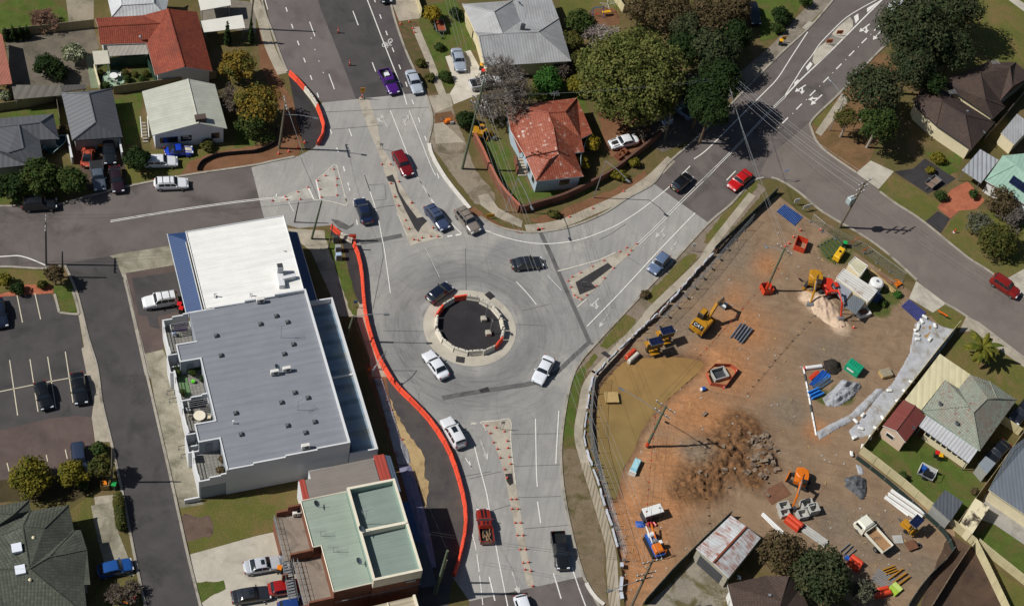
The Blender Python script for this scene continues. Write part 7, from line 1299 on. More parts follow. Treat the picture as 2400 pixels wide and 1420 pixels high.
 # machines, materials and small things
YEL=plain('machine_yellow','ac7a1a',.4,.12,1.5);ORR=plain('machine_orange','cc6a14',.4,.12,1.5);REDM=plain('machine_red','c2301a',.4,.12,1.5);BLU=plain('site_blue','1c4f9e',.5,.12,2);GREEN=plain('site_green','12906a',.5,.1,2);CONCG=ground('precast_concrete','9b9a95','aaa9a3',1,fine=9,fv=.12);TIM=plain('raw_timber','a98f5e',.9,.2,2);TARP=plain('blue_tarp','1d4a9a',.6,.2,1.2);PIPEW=plain('white_pipe','d5d5d2',.35,.06,2)
def at(x,y):return gz(x,y) if inside(tuple(P(x,y))[:2],b2) else P(x,y,.03)
def ang(x,y,dx,dy):a,b=P(x,y),P(x+dx,y+dy);return math.atan2((b-a).y,(b-a).x)
def shape(s,a,mb=None):
 mb=mb or MB()
 if s=='b':mb.box(a[0],a[1],a[2] if len(a)>2 else 0)
 elif s=='c':mb.bbox(a[0],a[1],a[2] if len(a)>2 else.05)
 elif s=='t':mb.tube(a[0],a[1],a[2] if len(a)>2 else 6)
 elif s=='l':mb.lathe(a[0],a[1],a[2] if len(a)>2 else 12,axis=a[3] if len(a)>3 else 'z')
 return mb
def item(name,label,cat,x,y,parts,rz=0.0,group=None,dz=0.0):
 t=thing(name,label,cat,at(x,y)+Vector((0,0,dz)),rz,group)
 for p in parts:shape(p[1],p[2:]).build(p[0],MATS_[p[-1]] if isinstance(p[-1],str) else p[-1],t) if False else shape(p[1],p[2:-1]).build(p[0],p[-1],t)
 return t
def excavator(label,x,y,m,k,trk,slew,bend=(2.6,1.7,2.2),cabside=1,letter=None,arm_m=None,bucket=GALV):
 """tracked digger: trk and slew are directions in the picture"""
 t=thing('excavator',label,'excavator',at(x,y),ang(x,y,*trk));t.scale=(k,k,k);a=ang(x,y,*slew)-ang(x,y,*trk);R=Matrix.Rotation(a,3,'Z');am=arm_m or m
 for s in(-1,1):
  mb=MB();pr=[(-1.35,.12),(-1.55,.38),(-1.35,.68),(1.35,.68),(1.55,.38),(1.35,.12)]
  for y0,y1 in((s*.72-.22,s*.72+.22),):
   A=[Vector((u,y0,w)) for u,w in pr];B_=[Vector((u,y1,w)) for u,w in pr];n=len(A)
   for i in range(n):mb.poly([A[i],B_[i],B_[(i+1)%n],A[(i+1)%n]])
   mb.poly(A[::1]);mb.poly(B_[::-1])
  tr=mb.build('track',TYRE,t)
  for i in range(9):MB().box((-1.2+.3*i,s*.72,.7),(.12,.48,.05)).build('track_pad',DKMETAL,tr)
 MB().box((0,0,.5),(1.6,1.1,.3)).build('undercarriage',DKMETAL,t);f=lambda*p:R@Vector(p);mb=MB();mb.bbox((0,0,0),(2.5,1.9,.85),.1)
 mb.v=[R@(p+Vector((-.35,0,1.2))) for p in mb.v];mb.build('upper_body',m,t);mb=MB()
 mb.lathe((-.9,0,.85),[(1.0,0),(1.05,.2),(1.05,.75),(.9,.85)],16);mb.v=[R@Vector((max(-1.75,p.x*1),max(-.97,min(.97,p.y)),p.z)) for p in mb.v];mb.build('counterweight',m,t)
 mb=MB();mb.bbox((0,0,0),(1.15,.8,1.3),.12);mb.v=[R@(p+Vector((.35,.5*cabside,1.95))) for p in mb.v];cb=mb.build('cab',TRIM,t);mb=MB();mb.box((.35,.5*cabside,2.63),(.9,.62,.06));mb.v=[R@p for p in mb.v];mb.build('cab_roof',m if cabside>0 else TRIM,cb);mb=MB();mb.box((.95,.5*cabside,2.1),(.04,.65,.8));mb.v=[R@p for p in mb.v];mb.build('cab_window',GLASS,cb)
 b1,b2_,b3=bend;p0,p1,p2,p3=(.6,-.25*cabside,1.5),(.6+b1*.5,-.25*cabside,1.6+b1*.62),(.6+b1,-.25*cabside,1.4+b1*.5),(.6+b1+b2_*.6,-.25*cabside,.75)
 MB().tube([f(*p0),f(*p1),f(*p2)],[.24,.24,.18],6,smooth=False).build('boom',am,t);MB().tube([f(*p2),f(*p3)],[.2,.13],6,smooth=False).build('stick',am,t);MB().tube([f(.8,-.25*cabside,1.2),f(.6+b1*.45,-.25*cabside,1.45+b1*.5)],.09,6).build('boom_ram',GALV,t);MB().tube([f(.6+b1*.4,-.25*cabside,1.9+b1*.6),f(.6+b1*1.05,-.25*cabside,1.55+b1*.5)],.08,6).build('stick_ram',GALV,t)
 mb=MB();q3=Vector(p3);pr=[(-.1,.1),(.35,.05),(.5,-.4),(.1,-.72),(-.35,-.55)];
 for i in range(4):
  (u0,w0),(u1,w1)=pr[i],pr[i+1];mb.poly([f(*(q3+Vector((u0,-.5,w0)))),f(*(q3+Vector((u0,.5,w0)))),f(*(q3+Vector((u1,.5,w1)))),f(*(q3+Vector((u1,-.5,w1))))])
 for s in(-.5,.5):mb.poly([f(*(q3+Vector((u,s,w)))) for u,w in pr])
 mb.build('bucket',bucket,t);mb=MB();mb.box((1.9,0,.35),(.12,1.9,.55));mb.build('dozer_blade',m,t)
 if letter:
  cu=bpy.data.curves.new('lettering','FONT');cu.body=letter;cu.size=.62;cu.align_x='CENTER';cu.extrude=.01;o=bpy.data.objects.new('lettering',cu);COL.objects.link(o);o.data.materials.append(WHITEP);bpy.context.view_layer.update();me=bpy.data.meshes.new_from_object(o.evaluated_get(bpy.context.evaluated_depsgraph_get()));bpy.data.objects.remove(o);o=bpy.data.objects.new('lettering',me);COL.objects.link(o);o.parent=t;o.matrix_local=Matrix.Translation(f(-1.5,0,1.73))@Matrix.Rotation(a-math.pi/2,4,'Z');mb=MB();mb.box((-1.3,0,1.7),(.75,1.5,.03));mb.v=[R@p for p in mb.v];mb.build('badge',TRIM,t)
 return t
excavator('large yellow excavator with a lettered counterweight beside the steel pipes',1642,768,YEL,1.15,(28,-30),(38,-42),(2.9,1.9,2),letter='CAT');excavator('small yellow excavator digging at the sand heap',1905,668,YEL,.95,(-20,25),(-6,60),(2.6,1.7,2));excavator('red excavator reaching over the sand heap',1940,687,REDM,.92,(25,-20),(25,50),(3.4,2.0,2));excavator('small orange excavator lifting the concrete boxes',1872,1132,ORR,.9,(-30,-15),(-12,55),(3.2,1.6,2),bucket=DKMETAL);excavator('mini excavator with a yellow boom beside the corner house veranda',1122,318,YEL,.75,(30,10),(45,8),(1.6,1.2,2),arm_m=YEL)
def solar_trailer(label,x,y,rz,body=TIM):
 item('solar_light_trailer',label,'trailer',x,y,[('chassis','b',(0,0,.5),(2.4,1.3,.12),YEL),('cabinet','c',(-.4,0,.85),(1.0,.8,.6),.06,YEL),('sign_board','b',(.5,0,1.7),(.12,2.6,1.5),plain('board_back','6b5a34',.7,.15,2)),('mast','t',[(.4,0,.5),(.4,0,2.6)],.07,GALV),('solar_panel','b',(.35,0,2.68),(1.15,1.9,.06),SOLAR),('panel_frame','b',(.35,0,2.63),(1.25,2.0,.05),GALV),('wheel','l',(0,.75,.32),[(.05,-.1),(.32,-.09),(.32,.09),(.05,.1)],12,'y',TYRE),('wheel','l',(0,-.75,.32),[(.05,-.1),(.32,-.09),(.32,.09),(.05,.1)],12,'y',TYRE),('drawbar','t',[(-1.2,.3,.45),(-2.1,0,.42),(-1.2,-.3,.45)],.05,GALV)],rz)
solar_trailer('solar powered sign trailer nearer the yellow excavator',1552,795,-1.0);solar_trailer('solar powered sign trailer nearer the pond',1526,820,-1.0);solar_trailer('solar powered sign trailer in front of the white pipes',2128,1240,-.6)
Bx=lambda n,c,s,m:(n,'b',c,s,m)
def pipes(name,label,a,b,n,r,m,w=1.0,cat='pipes',h=1):
 """a bundle lying between two pixels"""
 A,B_=at(*a),at(*b);d=B_-A;L=d.length;t=thing(name,label,cat,(A+B_)/2,math.atan2(d.y,d.x));rr=random.Random(int(a[0]))
 for i in range(n):row=i%h;yv=(i//h-(n//h-1)/2)*w/max(1,n//h-1) if n>h else 0;MB().tube([(-L/2+rr.uniform(-.15,.15),yv,r+row*r*1.8),(L/2+rr.uniform(-.15,.15),yv+rr.uniform(-.08,.08),r+row*r*1.8)],r,8).build('pipe',m,t)
 return t
pipes('pipe_bundle','grey steel tubes stacked beside the yellow excavator',(1728,800),(1752,768),9,.11,plain('steel_tube','7d8794',.35,.2,2,metal=.4),1.3,h=2);pipes('pipe_bundle','long white pipes lying along the cream site fence',(2080,1160),(2160,1214),6,.17,PIPEW,1.5,h=2);pipes('pipe_bundle','two thin white pipes reaching toward the long white stack',(2074,1165),(2130,1208),2,.1,PIPEW,.4);pipes('pipe_bundle','white pipes beside the dark timber by the garage',(1786,1205),(1834,1250),3,.1,PIPEW,.4)
pipes('beam_stack','pale concrete beams lying below the orange barrier stack',(1880,1236),(1936,1276),4,.16,CONCG,1.0,'beams');pipes('pipe_bundle','blue pipes in the storage enclosure',(1905,905),(1935,872),5,.11,BLU,.9,h=1);pipes('pipe_bundle','orange conduit beside the blue pipes',(1898,888),(1916,872),3,.12,CONE,.4);pipes('pipe_bundle','short bright blue pipes nearest the green bin',(1925,898),(1944,880),3,.1,plain('bright_blue','2a7ad0',.4,.1,2),.4);pipes('timber_stack','long pale timbers on the grass behind the white container',(2040,636),(2094,684),4,.09,TIM,.6,'timbers');pipes('timber_stack','brown timber lengths beside the pale timbers',(2058,640),(2090,664),3,.08,plain('brown_timber','7a5a42',.9,.2,2),.4,'timbers')
pipes('steel_frame_stack','galvanised frames stacked at the bottom of the site',(2048,1345),(2092,1372),8,.09,GALV,2.0,'frames',1);pipes('rail_stack','yellow barrier rails heaped at the bottom of the site',(2090,1368),(2122,1345),9,.08,YEL,1.3,'rails',3);pipes('rail_stack','small heap of yellow rails above the galvanised frames',(2072,1342),(2098,1332),6,.08,YEL,.7,'rails',2);pipes('frame_stack','grey gate frames behind the round tree',(1976,1300),(1996,1282),6,.08,STEEL,1.1,'frames',2);pipes('log','white pole lying across the grey fabric heap',(1962,945),(1995,916),1,.14,PIPEW,0,'pole')
def crate(label,x,y,size,m,rz,name='crate',cat='crate',slats=None,grp=None):
 return item(name,label,cat,x,y,[Bx('body',(0,0,size[2]/2),size,m)]+[Bx('slat',(-size[0]/2+size[0]*(i+.5)/5,0,size[2]+.02),(size[0]/5-.06,size[1]+.06,.05),slats or m) for i in range(5)],rz,grp)
def openbox(label,x,y,s,rz,m=None,name='concrete_box',cat='box',grp=None,fill=None):
 m=m or CONCG;w,l,h=s;t=.12
 return item(name,label,cat,x,y,[Bx('wall',(0,l/2-t/2,h/2),(w,t,h),m),Bx('wall',(0,-l/2+t/2,h/2),(w,t,h),m),Bx('wall',(w/2-t/2,0,h/2),(t,l-2*t,h),m),Bx('wall',(-w/2+t/2,0,h/2),(t,l-2*t,h),m),Bx('floor',(0,0,.08),(w-2*t,l-2*t,.12),fill or m)],rz,grp)
for(x,y,s),lb in zip(((1834,1192,(1.5,1.2,1.0)),(1836,1206,(1.3,1.1,.8)),(1878,1210,(1.4,1.2,.9)),(1888,1186,(1.6,1.2,1.0)),(1902,1198,(1.4,1.3,1.2))),('concrete box pit nearest the steel plate','low concrete box pit below the one by the steel plate','concrete box pit under the orange excavator bucket','upper concrete box pit of the eastern trio','eastern concrete box pit casting a dark shadow')):openbox(lb,x,y,s,.5)
t=openbox('concrete pit inside the orange mesh on the site',1684,880,(2.2,1.8,.7),.6,fill=DKMETAL);mb=MB();wallstrip(mb,[gz(*a)+Vector((0,0,0)) for a in q('C3',(1400,60),(1450,8),(1550,0),(1590,30),(1520,125),(1430,110),(1400,60))],.03,0,.8);tag(mb.build('mesh_barrier',plain('orange_mesh','b5573c',.8,.3,6)),'orange plastic mesh round the concrete pit','mesh')
mb=MB();wallstrip(mb,[gz(*a) for a in((1858,585),(1866,562),(1890,572),(1882,594),(1858,585))],.04,-.1,1.1);tag(mb.build('mesh_barrier',CONE),'open box of orange barrier mesh near the site gate','mesh')
item('rig','orange and blue drilling rig at the south end of the pond','rig',1532,1282,[('bed','b',(0,0,.7),(3.4,1.4,.3),BLU),('engine','c',(-.8,.1,1.2),(1.2,1.1,.8),.08,ORR),('mast','t',[(.2,-.3,1.0),(2.4,-.4,1.7)],.12,ORR),('mast','t',[(.2,.3,1.0),(2.4,.4,1.7)],.1,WHITEP),('winch','l',(.3,0,1.1),[(.05,-.35),(.3,-.34),(.3,.34),(.05,.35)],12,'y',STEEL),('hose_reel','l',(1.3,0,1.1),[(.05,-.4),(.35,-.38),(.35,.38),(.05,.4)],12,'y',WHITEP),('guard','t',[(-1.6,-.7,.8),(-1.6,-.7,1.8),(-1.6,.7,1.8),(-1.6,.7,.8)],.05,ORR),('track','b',(0,.75,.3),(3.0,.35,.6),TYRE),('track','b',(0,-.75,.3),(3.0,.35,.6),TYRE),('control_box','c',(-.2,-.6,1.3),(.5,.4,.6),.05,PIPEW)],ang(1532,1282,-20,-40))
item('generator','white topped generator beside the red gas bottles','generator',1524,1210,[('casing','c',(0,0,.85),(2.6,1.2,1.5),.06,DKMETAL),('lid','c',(0,0,1.66),(2.7,1.3,.14),.04,PIPEW),('skid','b',(0,.4,.06),(2.6,.12,.12),STEEL),('skid','b',(0,-.4,.06),(2.6,.12,.12),STEEL),('exhaust','t',[(.9,0,1.7),(.9,0,2.0)],.06,DKMETAL)],ang(1524,1210,40,-12))
for k,(x,y) in enumerate(((1519,1228),(1526,1230),(1533,1227))):item('gas_bottle','red gas bottle lying at the foot of the generator','bottle',x,y,[('cylinder','l',(0,0,.2),[(.05,-.45),(.18,-.4),(.18,.4),(.05,.45)],10,'y',plain('bottle_red','9c1c22',.4,.1,2)),('valve','l',(0,.45,.2),[(.05,0),(.05,.12)],8,'y',STEEL)],k*.4,'red gas bottles')
def cloth(name,label,cat,pts,mat,h=.25,seed=1,n=26,fold=2.2,base=0.0,kind=None,dirn=None):
 """a crumpled sheet: a grid inside the outline raised in folds"""
 w=[at(*a) for a in pts];c=sum(w,Vector((0,0,0)))/len(w);fl=[p.to_2d() for p in w];rr=random.Random(seed);e=[v for v in resample([Vector((p.x,p.y,0)) for p in w+w[:1]],.45)[:-1]];P2=[v.to_2d() for v in e];nb=len(P2);x0,x1=min(p.x for p in P2),max(p.x for p in P2);y0,y1=min(p.y for p in P2),max(p.y for p in P2);st=max(.16,(x1-x0)/60);a=x0
 while a<x1:
  b=y0
  while b<y1:
   p=(a+rr.uniform(-.05,.05),b+rr.uniform(-.05,.05))
   if inside(p,P2[:nb]):P2.append(Vector(p))
   b+=st
  a+=st
 v2,_e,f2,*_=delaunay_2d_cdt(P2,[(i,(i+1)%nb) for i in range(nb)],[],0,1e-4);eb={(round(v.x,3),round(v.y,3)) for v in P2[:nb]};da=dirn if dirn is not None else rr.uniform(0,3);ca,sa=math.cos(da),math.sin(da);E_=np.array([[v.x,v.y] for v in P2[:nb]])
 def hh(v):
  if(round(v.x,3),round(v.y,3)) in eb:return base-.05
  dist=np.min(np.hypot(E_[:,0]-v.x,E_[:,1]-v.y));u,s_=v.x*ca+v.y*sa,-v.x*sa+v.y*ca;return base+.04+h*min(1,dist/.8)*(.55+.5*mnoise.fractal(Vector((u*.5,s_*fold,seed)),.8,2,4))
 me=bpy.data.meshes.new(name);F2=[f for f in f2 if inside(sum((v2[i] for i in f),Vector((0,0)))/len(f),P2[:nb])];gzv=(lambda v:height(v.x,v.y)) if inside((c.x,c.y),b2) else(lambda v:.03)
 me.from_pydata([(v.x-c.x,v.y-c.y,hh(v)+gzv(v)-c.z) for v in v2],[],F2);me.materials.append(mat);me.polygons.foreach_set('use_smooth',[True]*len(F2));o=bpy.data.objects.new(name,me);COL.objects.link(o);o.location=c;return tag(o,None if kind else label,None if kind else cat,None,kind)
FAB=ground('grey_geofabric','909196','a2a4a9',.7,'6f6d69',.5,.52,.7,5,.12,.85,.3);FAB2=ground('white_geofabric','96979b','a6a8ac',.9,'827a6e',.6,.52,.68,6,.12,.85,.3)
cloth('fabric_sheet','grey geofabric spread along the cream fence of the mossy tiled house','fabric',q('B4',(1195,1060),(1255,1010),(1390,1080),(1490,1100))+[(2200,830),(2125,915),(2040,1020),(2000,1030),(1988,1010),(2015,985),(2060,925),(2090,900),(2130,830)],FAB2,.16,3,fold=1.6,dirn=.9)
cloth('fabric_sheet','long white fabric roll across the enclosure mouth','fabric',q('C4',(440,385),(540,330),(640,280),(720,200),(800,125),(850,130),(740,250),(650,325),(560,370),(455,435)),FAB2,.6,4,fold=2,dirn=.75);cloth('fabric_heap','grey fabric heap in the storage enclosure','fabric',q('C4',(475,185),(540,130),(590,75),(700,95),(705,125),(640,195),(570,235),(500,235)),FAB,1.3,5,fold=1.6,dirn=.8)
cloth('fabric_sheet','crumpled pale fabric along the canopy side of the orange barriers','fabric',q('C2',(800,68),(850,62),(880,160),(925,290),(960,420),(1005,490),(1025,575),(945,582),(915,480),(870,300),(830,160)),FAB,.4,6,fold=2.4,dirn=2.0);cloth('fabric_sheet','fabric beside the green shops with the shade in its bluish colour','fabric',q('C2',(945,585),(1022,580),(1090,800),(1140,1000),(1175,1190),(1090,1200),(1040,960),(980,700)),plain('shade_blue_fabric','74748a',.85,.2,1),.35,7,fold=1.5,dirn=2.0)  # second sheet: same fabric, the shops' shade put into its bluish colour
cloth('tarpaulin','blue tarpaulin by the generator','tarpaulin',q('C3',(985,915),(1045,910),(1050,955),(990,955)),TARP,.5,8);cloth('tarpaulin','dark blue tarpaulin behind the white container','tarpaulin',q('B4',(890,860),(950,850),(985,890),(945,925),(900,910)),plain('navy_tarp','22375f',.6,.2,1.2),1.6,9);cloth('fabric_scrap','scrap of pale blue fabric by the netting fence','fabric',q('C4',(672,575),(715,590),(722,640),(690,640)),FAB,.4,10)
cloth('soil_heap','black soil heap beside the green bin','heap',q('B4',(560,1320),(620,1300),(680,1330),(690,1385),(640,1420),(575,1400)),ground('black_soil','26231f','332e29',1,fine=8,fv=.3,bump=.8),.9,11,kind='stuff');cloth('gravel_heap','gravel','heap',q('C4',(605,660),(680,640),(735,665),(740,740),(715,795),(660,750),(610,710)),ground('blue_gravel','55575a','6a6c70',2,'3f4043',1.5,.45,.6,9,.4,bump=1.0,bdist=.1),1.2,12,fold=1,kind='stuff')
cloth('sand_patch','sand','heap',[(1895,700),(1925,690),(1960,720),(1985,765),(1960,770),(1905,735)],ground('pale_sand','b9a088','c9b29a',1,fine=5,fv=.12),.35,13,fold=1.2,kind='stuff')
# broken concrete on the mound
mb=MB();rr=random.Random(21)
for k in range(105):
 x,y=rr.gauss(1783,17),rr.gauss(1065,28)
 if k>80:x,y=rr.gauss(1715,55),rr.gauss(1075,45)
 p=gz(x,y);s=rr.uniform(.25,.85) if k<90 else rr.uniform(.12,.35);i0=len(mb.v);mb.box((0,0,0),(s,s*rr.uniform(.4,.9),s*rr.uniform(.2,.5)),rr.uniform(0,3));Rm=Matrix.Rotation(rr.uniform(-.6,.6),3,'X');mb.v[i0:]=[p+Rm@v+Vector((0,0,.1)) for v in mb.v[i0:]]
tag(mb.build('rubble',ground('broken_concrete','7a6a5a','93826f',1.5,'5f5044',1,.45,.6,7,.25)),kind='stuff')
for nm,mt,n_,sz in(('timber_scraps',TIM,90,.5),('stones',CONCG,130,.22)):
 mb=MB()
 for k in range(n_):
  x,y=rr.choice([(1800,850),(1600,1000),(1900,1080),(1500,1230),(2050,1280),(1700,700),(1950,600),(1450,1330)]);x+=rr.gauss(0,70);y+=rr.gauss(0,60);p=P(x,y)
  if inside((p.x,p.y),b2) and not inside((p.x,p.y),poly_p):s_=sz*rr.uniform(.4,1.1);mb.box(gz(x,y)+Vector((0,0,.05)),(s_,s_*(.2 if sz>.3 else.8),.1),rr.uniform(0,3))
 tag(mb.build(nm,mt),kind='stuff')
pipes('pipe_bundle','dark grey pipes between the blue pipes and the fabric heap',(1910,912),(1945,888),5,.12,plain('slate_pipe','4a5560',.5,.15,2),.8);pipes('pipe_bundle','tangled bright blue fittings at the west side of the storage enclosure',(1896,930),(1922,918),6,.14,plain('bright_blue','2a7ad0',.4,.1,2),1.0,h=2)
# storage containers, cabin awnings, tanks
def container(label,pts,m,h=2.5):
 w=[at(*a) for a in pts];c=sum(w,Vector((0,0,0)))/4;z0=min(v.z for v in w);w=[P(a[0],a[1],h) for a in pts];c=sum(w,Vector((0,0,0)))/4;c.z=0;t=thing('storage_container',label,'container',c);mb=MB();mb.prism(w,0,h-.02);mb.build('side_wall',CREAMP,t,True);mb=MB();mb.poly([Vector((p.x,p.y,h)) for p in w[::-1]],udir=(w[1]-w[0]));mb.build('roof',m,t,True)
 mb=MB();[mb.tube([Vector((a.x,a.y,h+.03)),Vector((b.x,b.y,h+.03))],.06,5) for a,b in zip(w,w[1:]+w[:1])];mb.build('roof_rail',PIPEW,t,True)
 for p in inset(w,.1):MB().box(Vector((p.x,p.y,h/2)),(.18,.18,h)).build('corner_post',PIPEW,t,True)
 return t
container('cream topped container at the back of the compound',q('B4',(736,645),(780,600),(868,660),(815,732)),ribbed('cream_container_roof','c7c1a4',.42,.3,.6,'8a6a4a',.6,.75,.6));container('long white container with a rusty streaked roof',q('B4',(652,742),(702,682),(935,832),(872,908)),ribbed('rusty_container_roof','cfcdc6',.46,.35,.6,'8a5a36',.56,.7,.6))
slab('cabin_awning','pale grey flat awning in front of the white container, nearer the red excavator','awning',q('B4',(625,800),(662,752),(768,826),(700,922)),2.2,.1,plain('lilac_grey_sheet','8b8d96',.6,.08,.8),4);slab('cabin_awning','dark grey ribbed awning in front of the white container','awning',q('B4',(698,932),(768,858),(858,902),(785,995)),2.2,.1,ribbed('steel_awning','6d7378',.3,.12,.5),4)
item('water_tank','white round tank at the end of the long container','tank',2048,676,[('tank','l',(0,0,0),[(1.0,0),(1.02,1.5),(.8,1.7),(.2,1.78)],20,PIPEW),('lid','l',(0,0,1.76),[(.25,0),(.25,.06)],10,STEEL)]);item('skip_trough','white trough filled with brown soil below the dark awning','trough',2020,737,[('shell','c',(0,0,.35),(2.0,1.3,.7),.1,PIPEW),('soil','b',(0,0,.71),(1.4,.9,.06),plain('brown_soil','7a5236',.9,.3,3)),('lip','t',[(-1,-.65,.7),(1,-.65,.7),(1,.65,.7),(-1,.65,.7),(-1,-.65,.7)],.06,PIPEW)],.6)
item('compressor','yellow compressor on the compound grass','compressor',1963,603,[('casing','c',(0,0,.8),(2.3,1.0,1.0),.15,plain('bright_yellow','d8a81e',.4,.08,2)),('panel','b',(.1,0,1.31),(.4,.4,.03),TRIM),('wheel','l',(0,.5,.28),[(.05,-.08),(.28,-.07),(.28,.07),(.05,.08)],12,'y',TYRE),('wheel','l',(0,-.5,.28),[(.05,-.08),(.28,-.07),(.28,.07),(.05,.08)],12,'y',TYRE),('drawbar','t',[(-1.1,0,.4),(-1.8,0,.4)],.05,TRIM)],ang(1963,603,14,-20))
def bin_(label,x,y,lid,body=None,rz=0.0,grp=None):return item('wheelie_bin',label,'bin',x,y,[('body','c',(0,0,.5),(.55,.6,.95),.04,body or plain('bin_dark','1f2c24',.5,.1,2)),('lid','c',(0,0,1.02),(.6,.66,.1),.03,lid),('handle','t',[(-.25,-.34,1.0),(.25,-.34,1.0)],.03,5,TRIM),('wheel','l',(.25,-.3,.1),[(.03,-.03),(.1,-.03),(.1,.03),(.03,.03)],8,'x',TYRE)],rz,grp)
LR,LY,LG,LO=plain('lid_red','c21a1c',.45,.1,2),plain('lid_yellow','d8a013',.45,.1,2),plain('lid_green','1a9a4a',.45,.1,2),plain('lid_orange','d87a12',.45,.1,2)
for a in((1977,578,LG,'green lidded bin on the compound grass'),(421,722,LR,'red lidded bin beside the white four wheel drive, upper one'),(425,732,LR,'red lidded bin beside the white four wheel drive, lower one'),(1127,163,LY,'yellow lidded bin by the driveway of the silver roofed house'),(1131,176,LR,'red lidded bin under the bare tree'),(2200,1075,LY,'yellow lidded bin outside the sunroom'),(2192,1069,LR,'red lidded bin outside the sunroom'),(1944,118,LO,'bin with an orange lid hidden behind') if False else(268,1143,LG,'green lidded bin beside the laneway'),(236,350,LO,'orange lidded bin among the driveway wrecks'),(313,1409,LR,'red lidded bin at the bottom beside the laneway'),(297,1416,LO,'orange lidded bin at the bottom beside the laneway'),(655,1338,LO,'orange box bin behind the green shops'),(1828,105,LY,'yellow lidded bin on the shaded footpath')):bin_(a[3],a[0],a[1],a[2])
item('mail_crate','brown timber crate holding an orange lidded bin by the hedge','crate',246,1140,[Bx('front',(0,-.45,.5),(1.0,.06,1.0),TIM),Bx('side',(.5,0,.5),(.06,.9,1.0),TIM),Bx('side',(-.5,0,.5),(.06,.9,1.0),TIM),('bin_lid','c',(0,0,.95),(.6,.6,.12),.03,LO)],.4)
item('waste_bin','green builder bin with open ribbed lids','bin',1998,868,[Bx('body',(0,0,.6),(2.2,1.5,1.2),GREEN)]+[('lid_rib','b',(-.9+.36*i,.25,1.24),(.26,1.0,.08),GREEN) for i in range(6)]+[('sign','b',(-.2,-.77,.7),(1.1,.03,.3),PIPEW)],ang(1998,868,20,14))
crate('slatted timber crate beside the fabric sheet',2074,878,(1.7,1.2,.6),TIM,.55,slats=plain('grey_slats','8e8672',.9,.15,2));item('pond_platform','timber platform standing in the muddy pond','platform',1430,940,[Bx('deck',(0,0,1.0),(1.9,1.7,.12),TIM)]+[Bx('leg',(a,b,.4),(.12,.12,1.3),TIM) for a in(-.8,.8) for b in(-.7,.7)]+[Bx('brace',(0,-.75,.6),(1.8,.08,.15),TIM)],.3)
openbox('small square pit frame at the pond edge',1552,925,(1.1,1.1,.5),.6);item('portable_toilet','pale blue cabinet lying beside the pond','cabinet',1487,1098,[('body','c',(0,0,.5),(2.2,.9,.9),.06,plain('pale_blue_plastic','84b4c0',.5,.1,2)),('door','b',(.2,0,.97),(1.5,.7,.04),plain('paler_blue','9cc6cf',.5,.1,2)),('base','b',(-1.15,0,.45),(.12,1.0,1.0),PIPEW)],ang(1487,1098,14,-30));item('drum','blue and white drum lying on the clay','drum',1650,913,[('drum','l',(0,0,.3),[(.28,-.45),(.3,0),(.28,.1)],12,'x',BLU),('end','l',(-.5,0,.3),[(.24,-.1),(.28,.05)],12,'x',PIPEW)],.6)
item('barrier_stack','orange and white barriers dumped beside the pond','barriers',1480,836,[('barrier','c',(0,.3,.4),(1.9,.5,.8),.12,CONE),('barrier','c',(-.2,-.4,.4),(2.1,.5,.8),.12,WHITEB),('reflector','b',(.6,.55,.5),(.2,.04,.2),REFL)],ang(1480,836,20,-18));item('barrier_stack','orange barriers stacked near the pale beams','barriers',1858,1228,[('barrier','c',(0,.35,.45),(2.4,.6,.9),.15,CONE),('barrier','c',(0,-.35,.45),(2.2,.6,.9),.15,CONE),('pin','t',[(1.0,0,.9),(1.0,0,1.2)],.04,STEEL)],ang(1858,1228,28,22))
item('barrier_stack','orange barriers stacked behind the round tree','barriers',2001,1322,[('barrier','c',(0,.4,.5),(1.8,.6,1.0),.15,CONE),('barrier','c',(.1,-.4,.5),(1.8,.6,1.0),.15,CONE),('cap','b',(-1.1,0,.2),(.7,.5,.4),BLU)],ang(2001,1322,20,16));item('barrier_stack','orange barriers at the very bottom of the site','barriers',2068,1394,[('barrier','c',(0,0,.4),(2.2,.6,.8),.15,CONE),('barrier','c',(.3,.7,.3),(1.6,.5,.6),.12,CONE),('foot','b',(-.6,.8,.1),(.6,.6,.2),TRIM)],.5);item('lime_crates','lime green plastic crates by the yellow rails','crates',2096,1382,[Bx('crate',(-.4,0,.25),(.7,1.3,.5),plain('lime_crate','9ab83a',.6,.1,2)),Bx('crate',(.4,0,.25),(.7,1.3,.5),plain('pale_lime_crate','b4c86a',.6,.1,2)),Bx('skid',(0,0,.03),(1.6,1.4,.06),TIM)],.9)
item('steel_plate','rusty steel plate lying by the concrete boxes','plate',1820,1155,[Bx('plate',(0,0,.05),(3.4,2.2,.06),plain('rusty_plate','6e4a34',.85,.25,1.5)),('lifting_eye','b',(1.2,.7,.1),(.2,.1,.08),STEEL)],.75);item('rusty_trestle','rusty square frame near the white tipper truck','frame',2134,1280,[Bx('deck',(0,0,.4),(1.5,1.3,.08),plain('brown_rust','6b4630',.9,.25,2)),Bx('leg',(.6,.5,.2),(.1,.1,.4),STEEL),Bx('leg',(-.6,-.5,.2),(.1,.1,.4),STEEL)],.6);item('wheel_hub','silver wheel lying by the rusty square frame','wheel',2153,1279,[('tyre','l',(0,0,0),[(.2,0),(.4,.03),(.4,.17),(.2,.2)],14,TYRE),('rim','l',(0,0,.1),[(.22,0),(.22,.1)],12,RIM)])
item('concrete_slab','square concrete slab on the dirt near the solar trailer','slab',2104,1264,[Bx('slab',(0,0,.06),(1.3,1.2,.12),CONCG),('lifting_ring','t',[(.2,0,.1),(.3,0,.2),(.4,0,.1)],.02,STEEL)],.3)
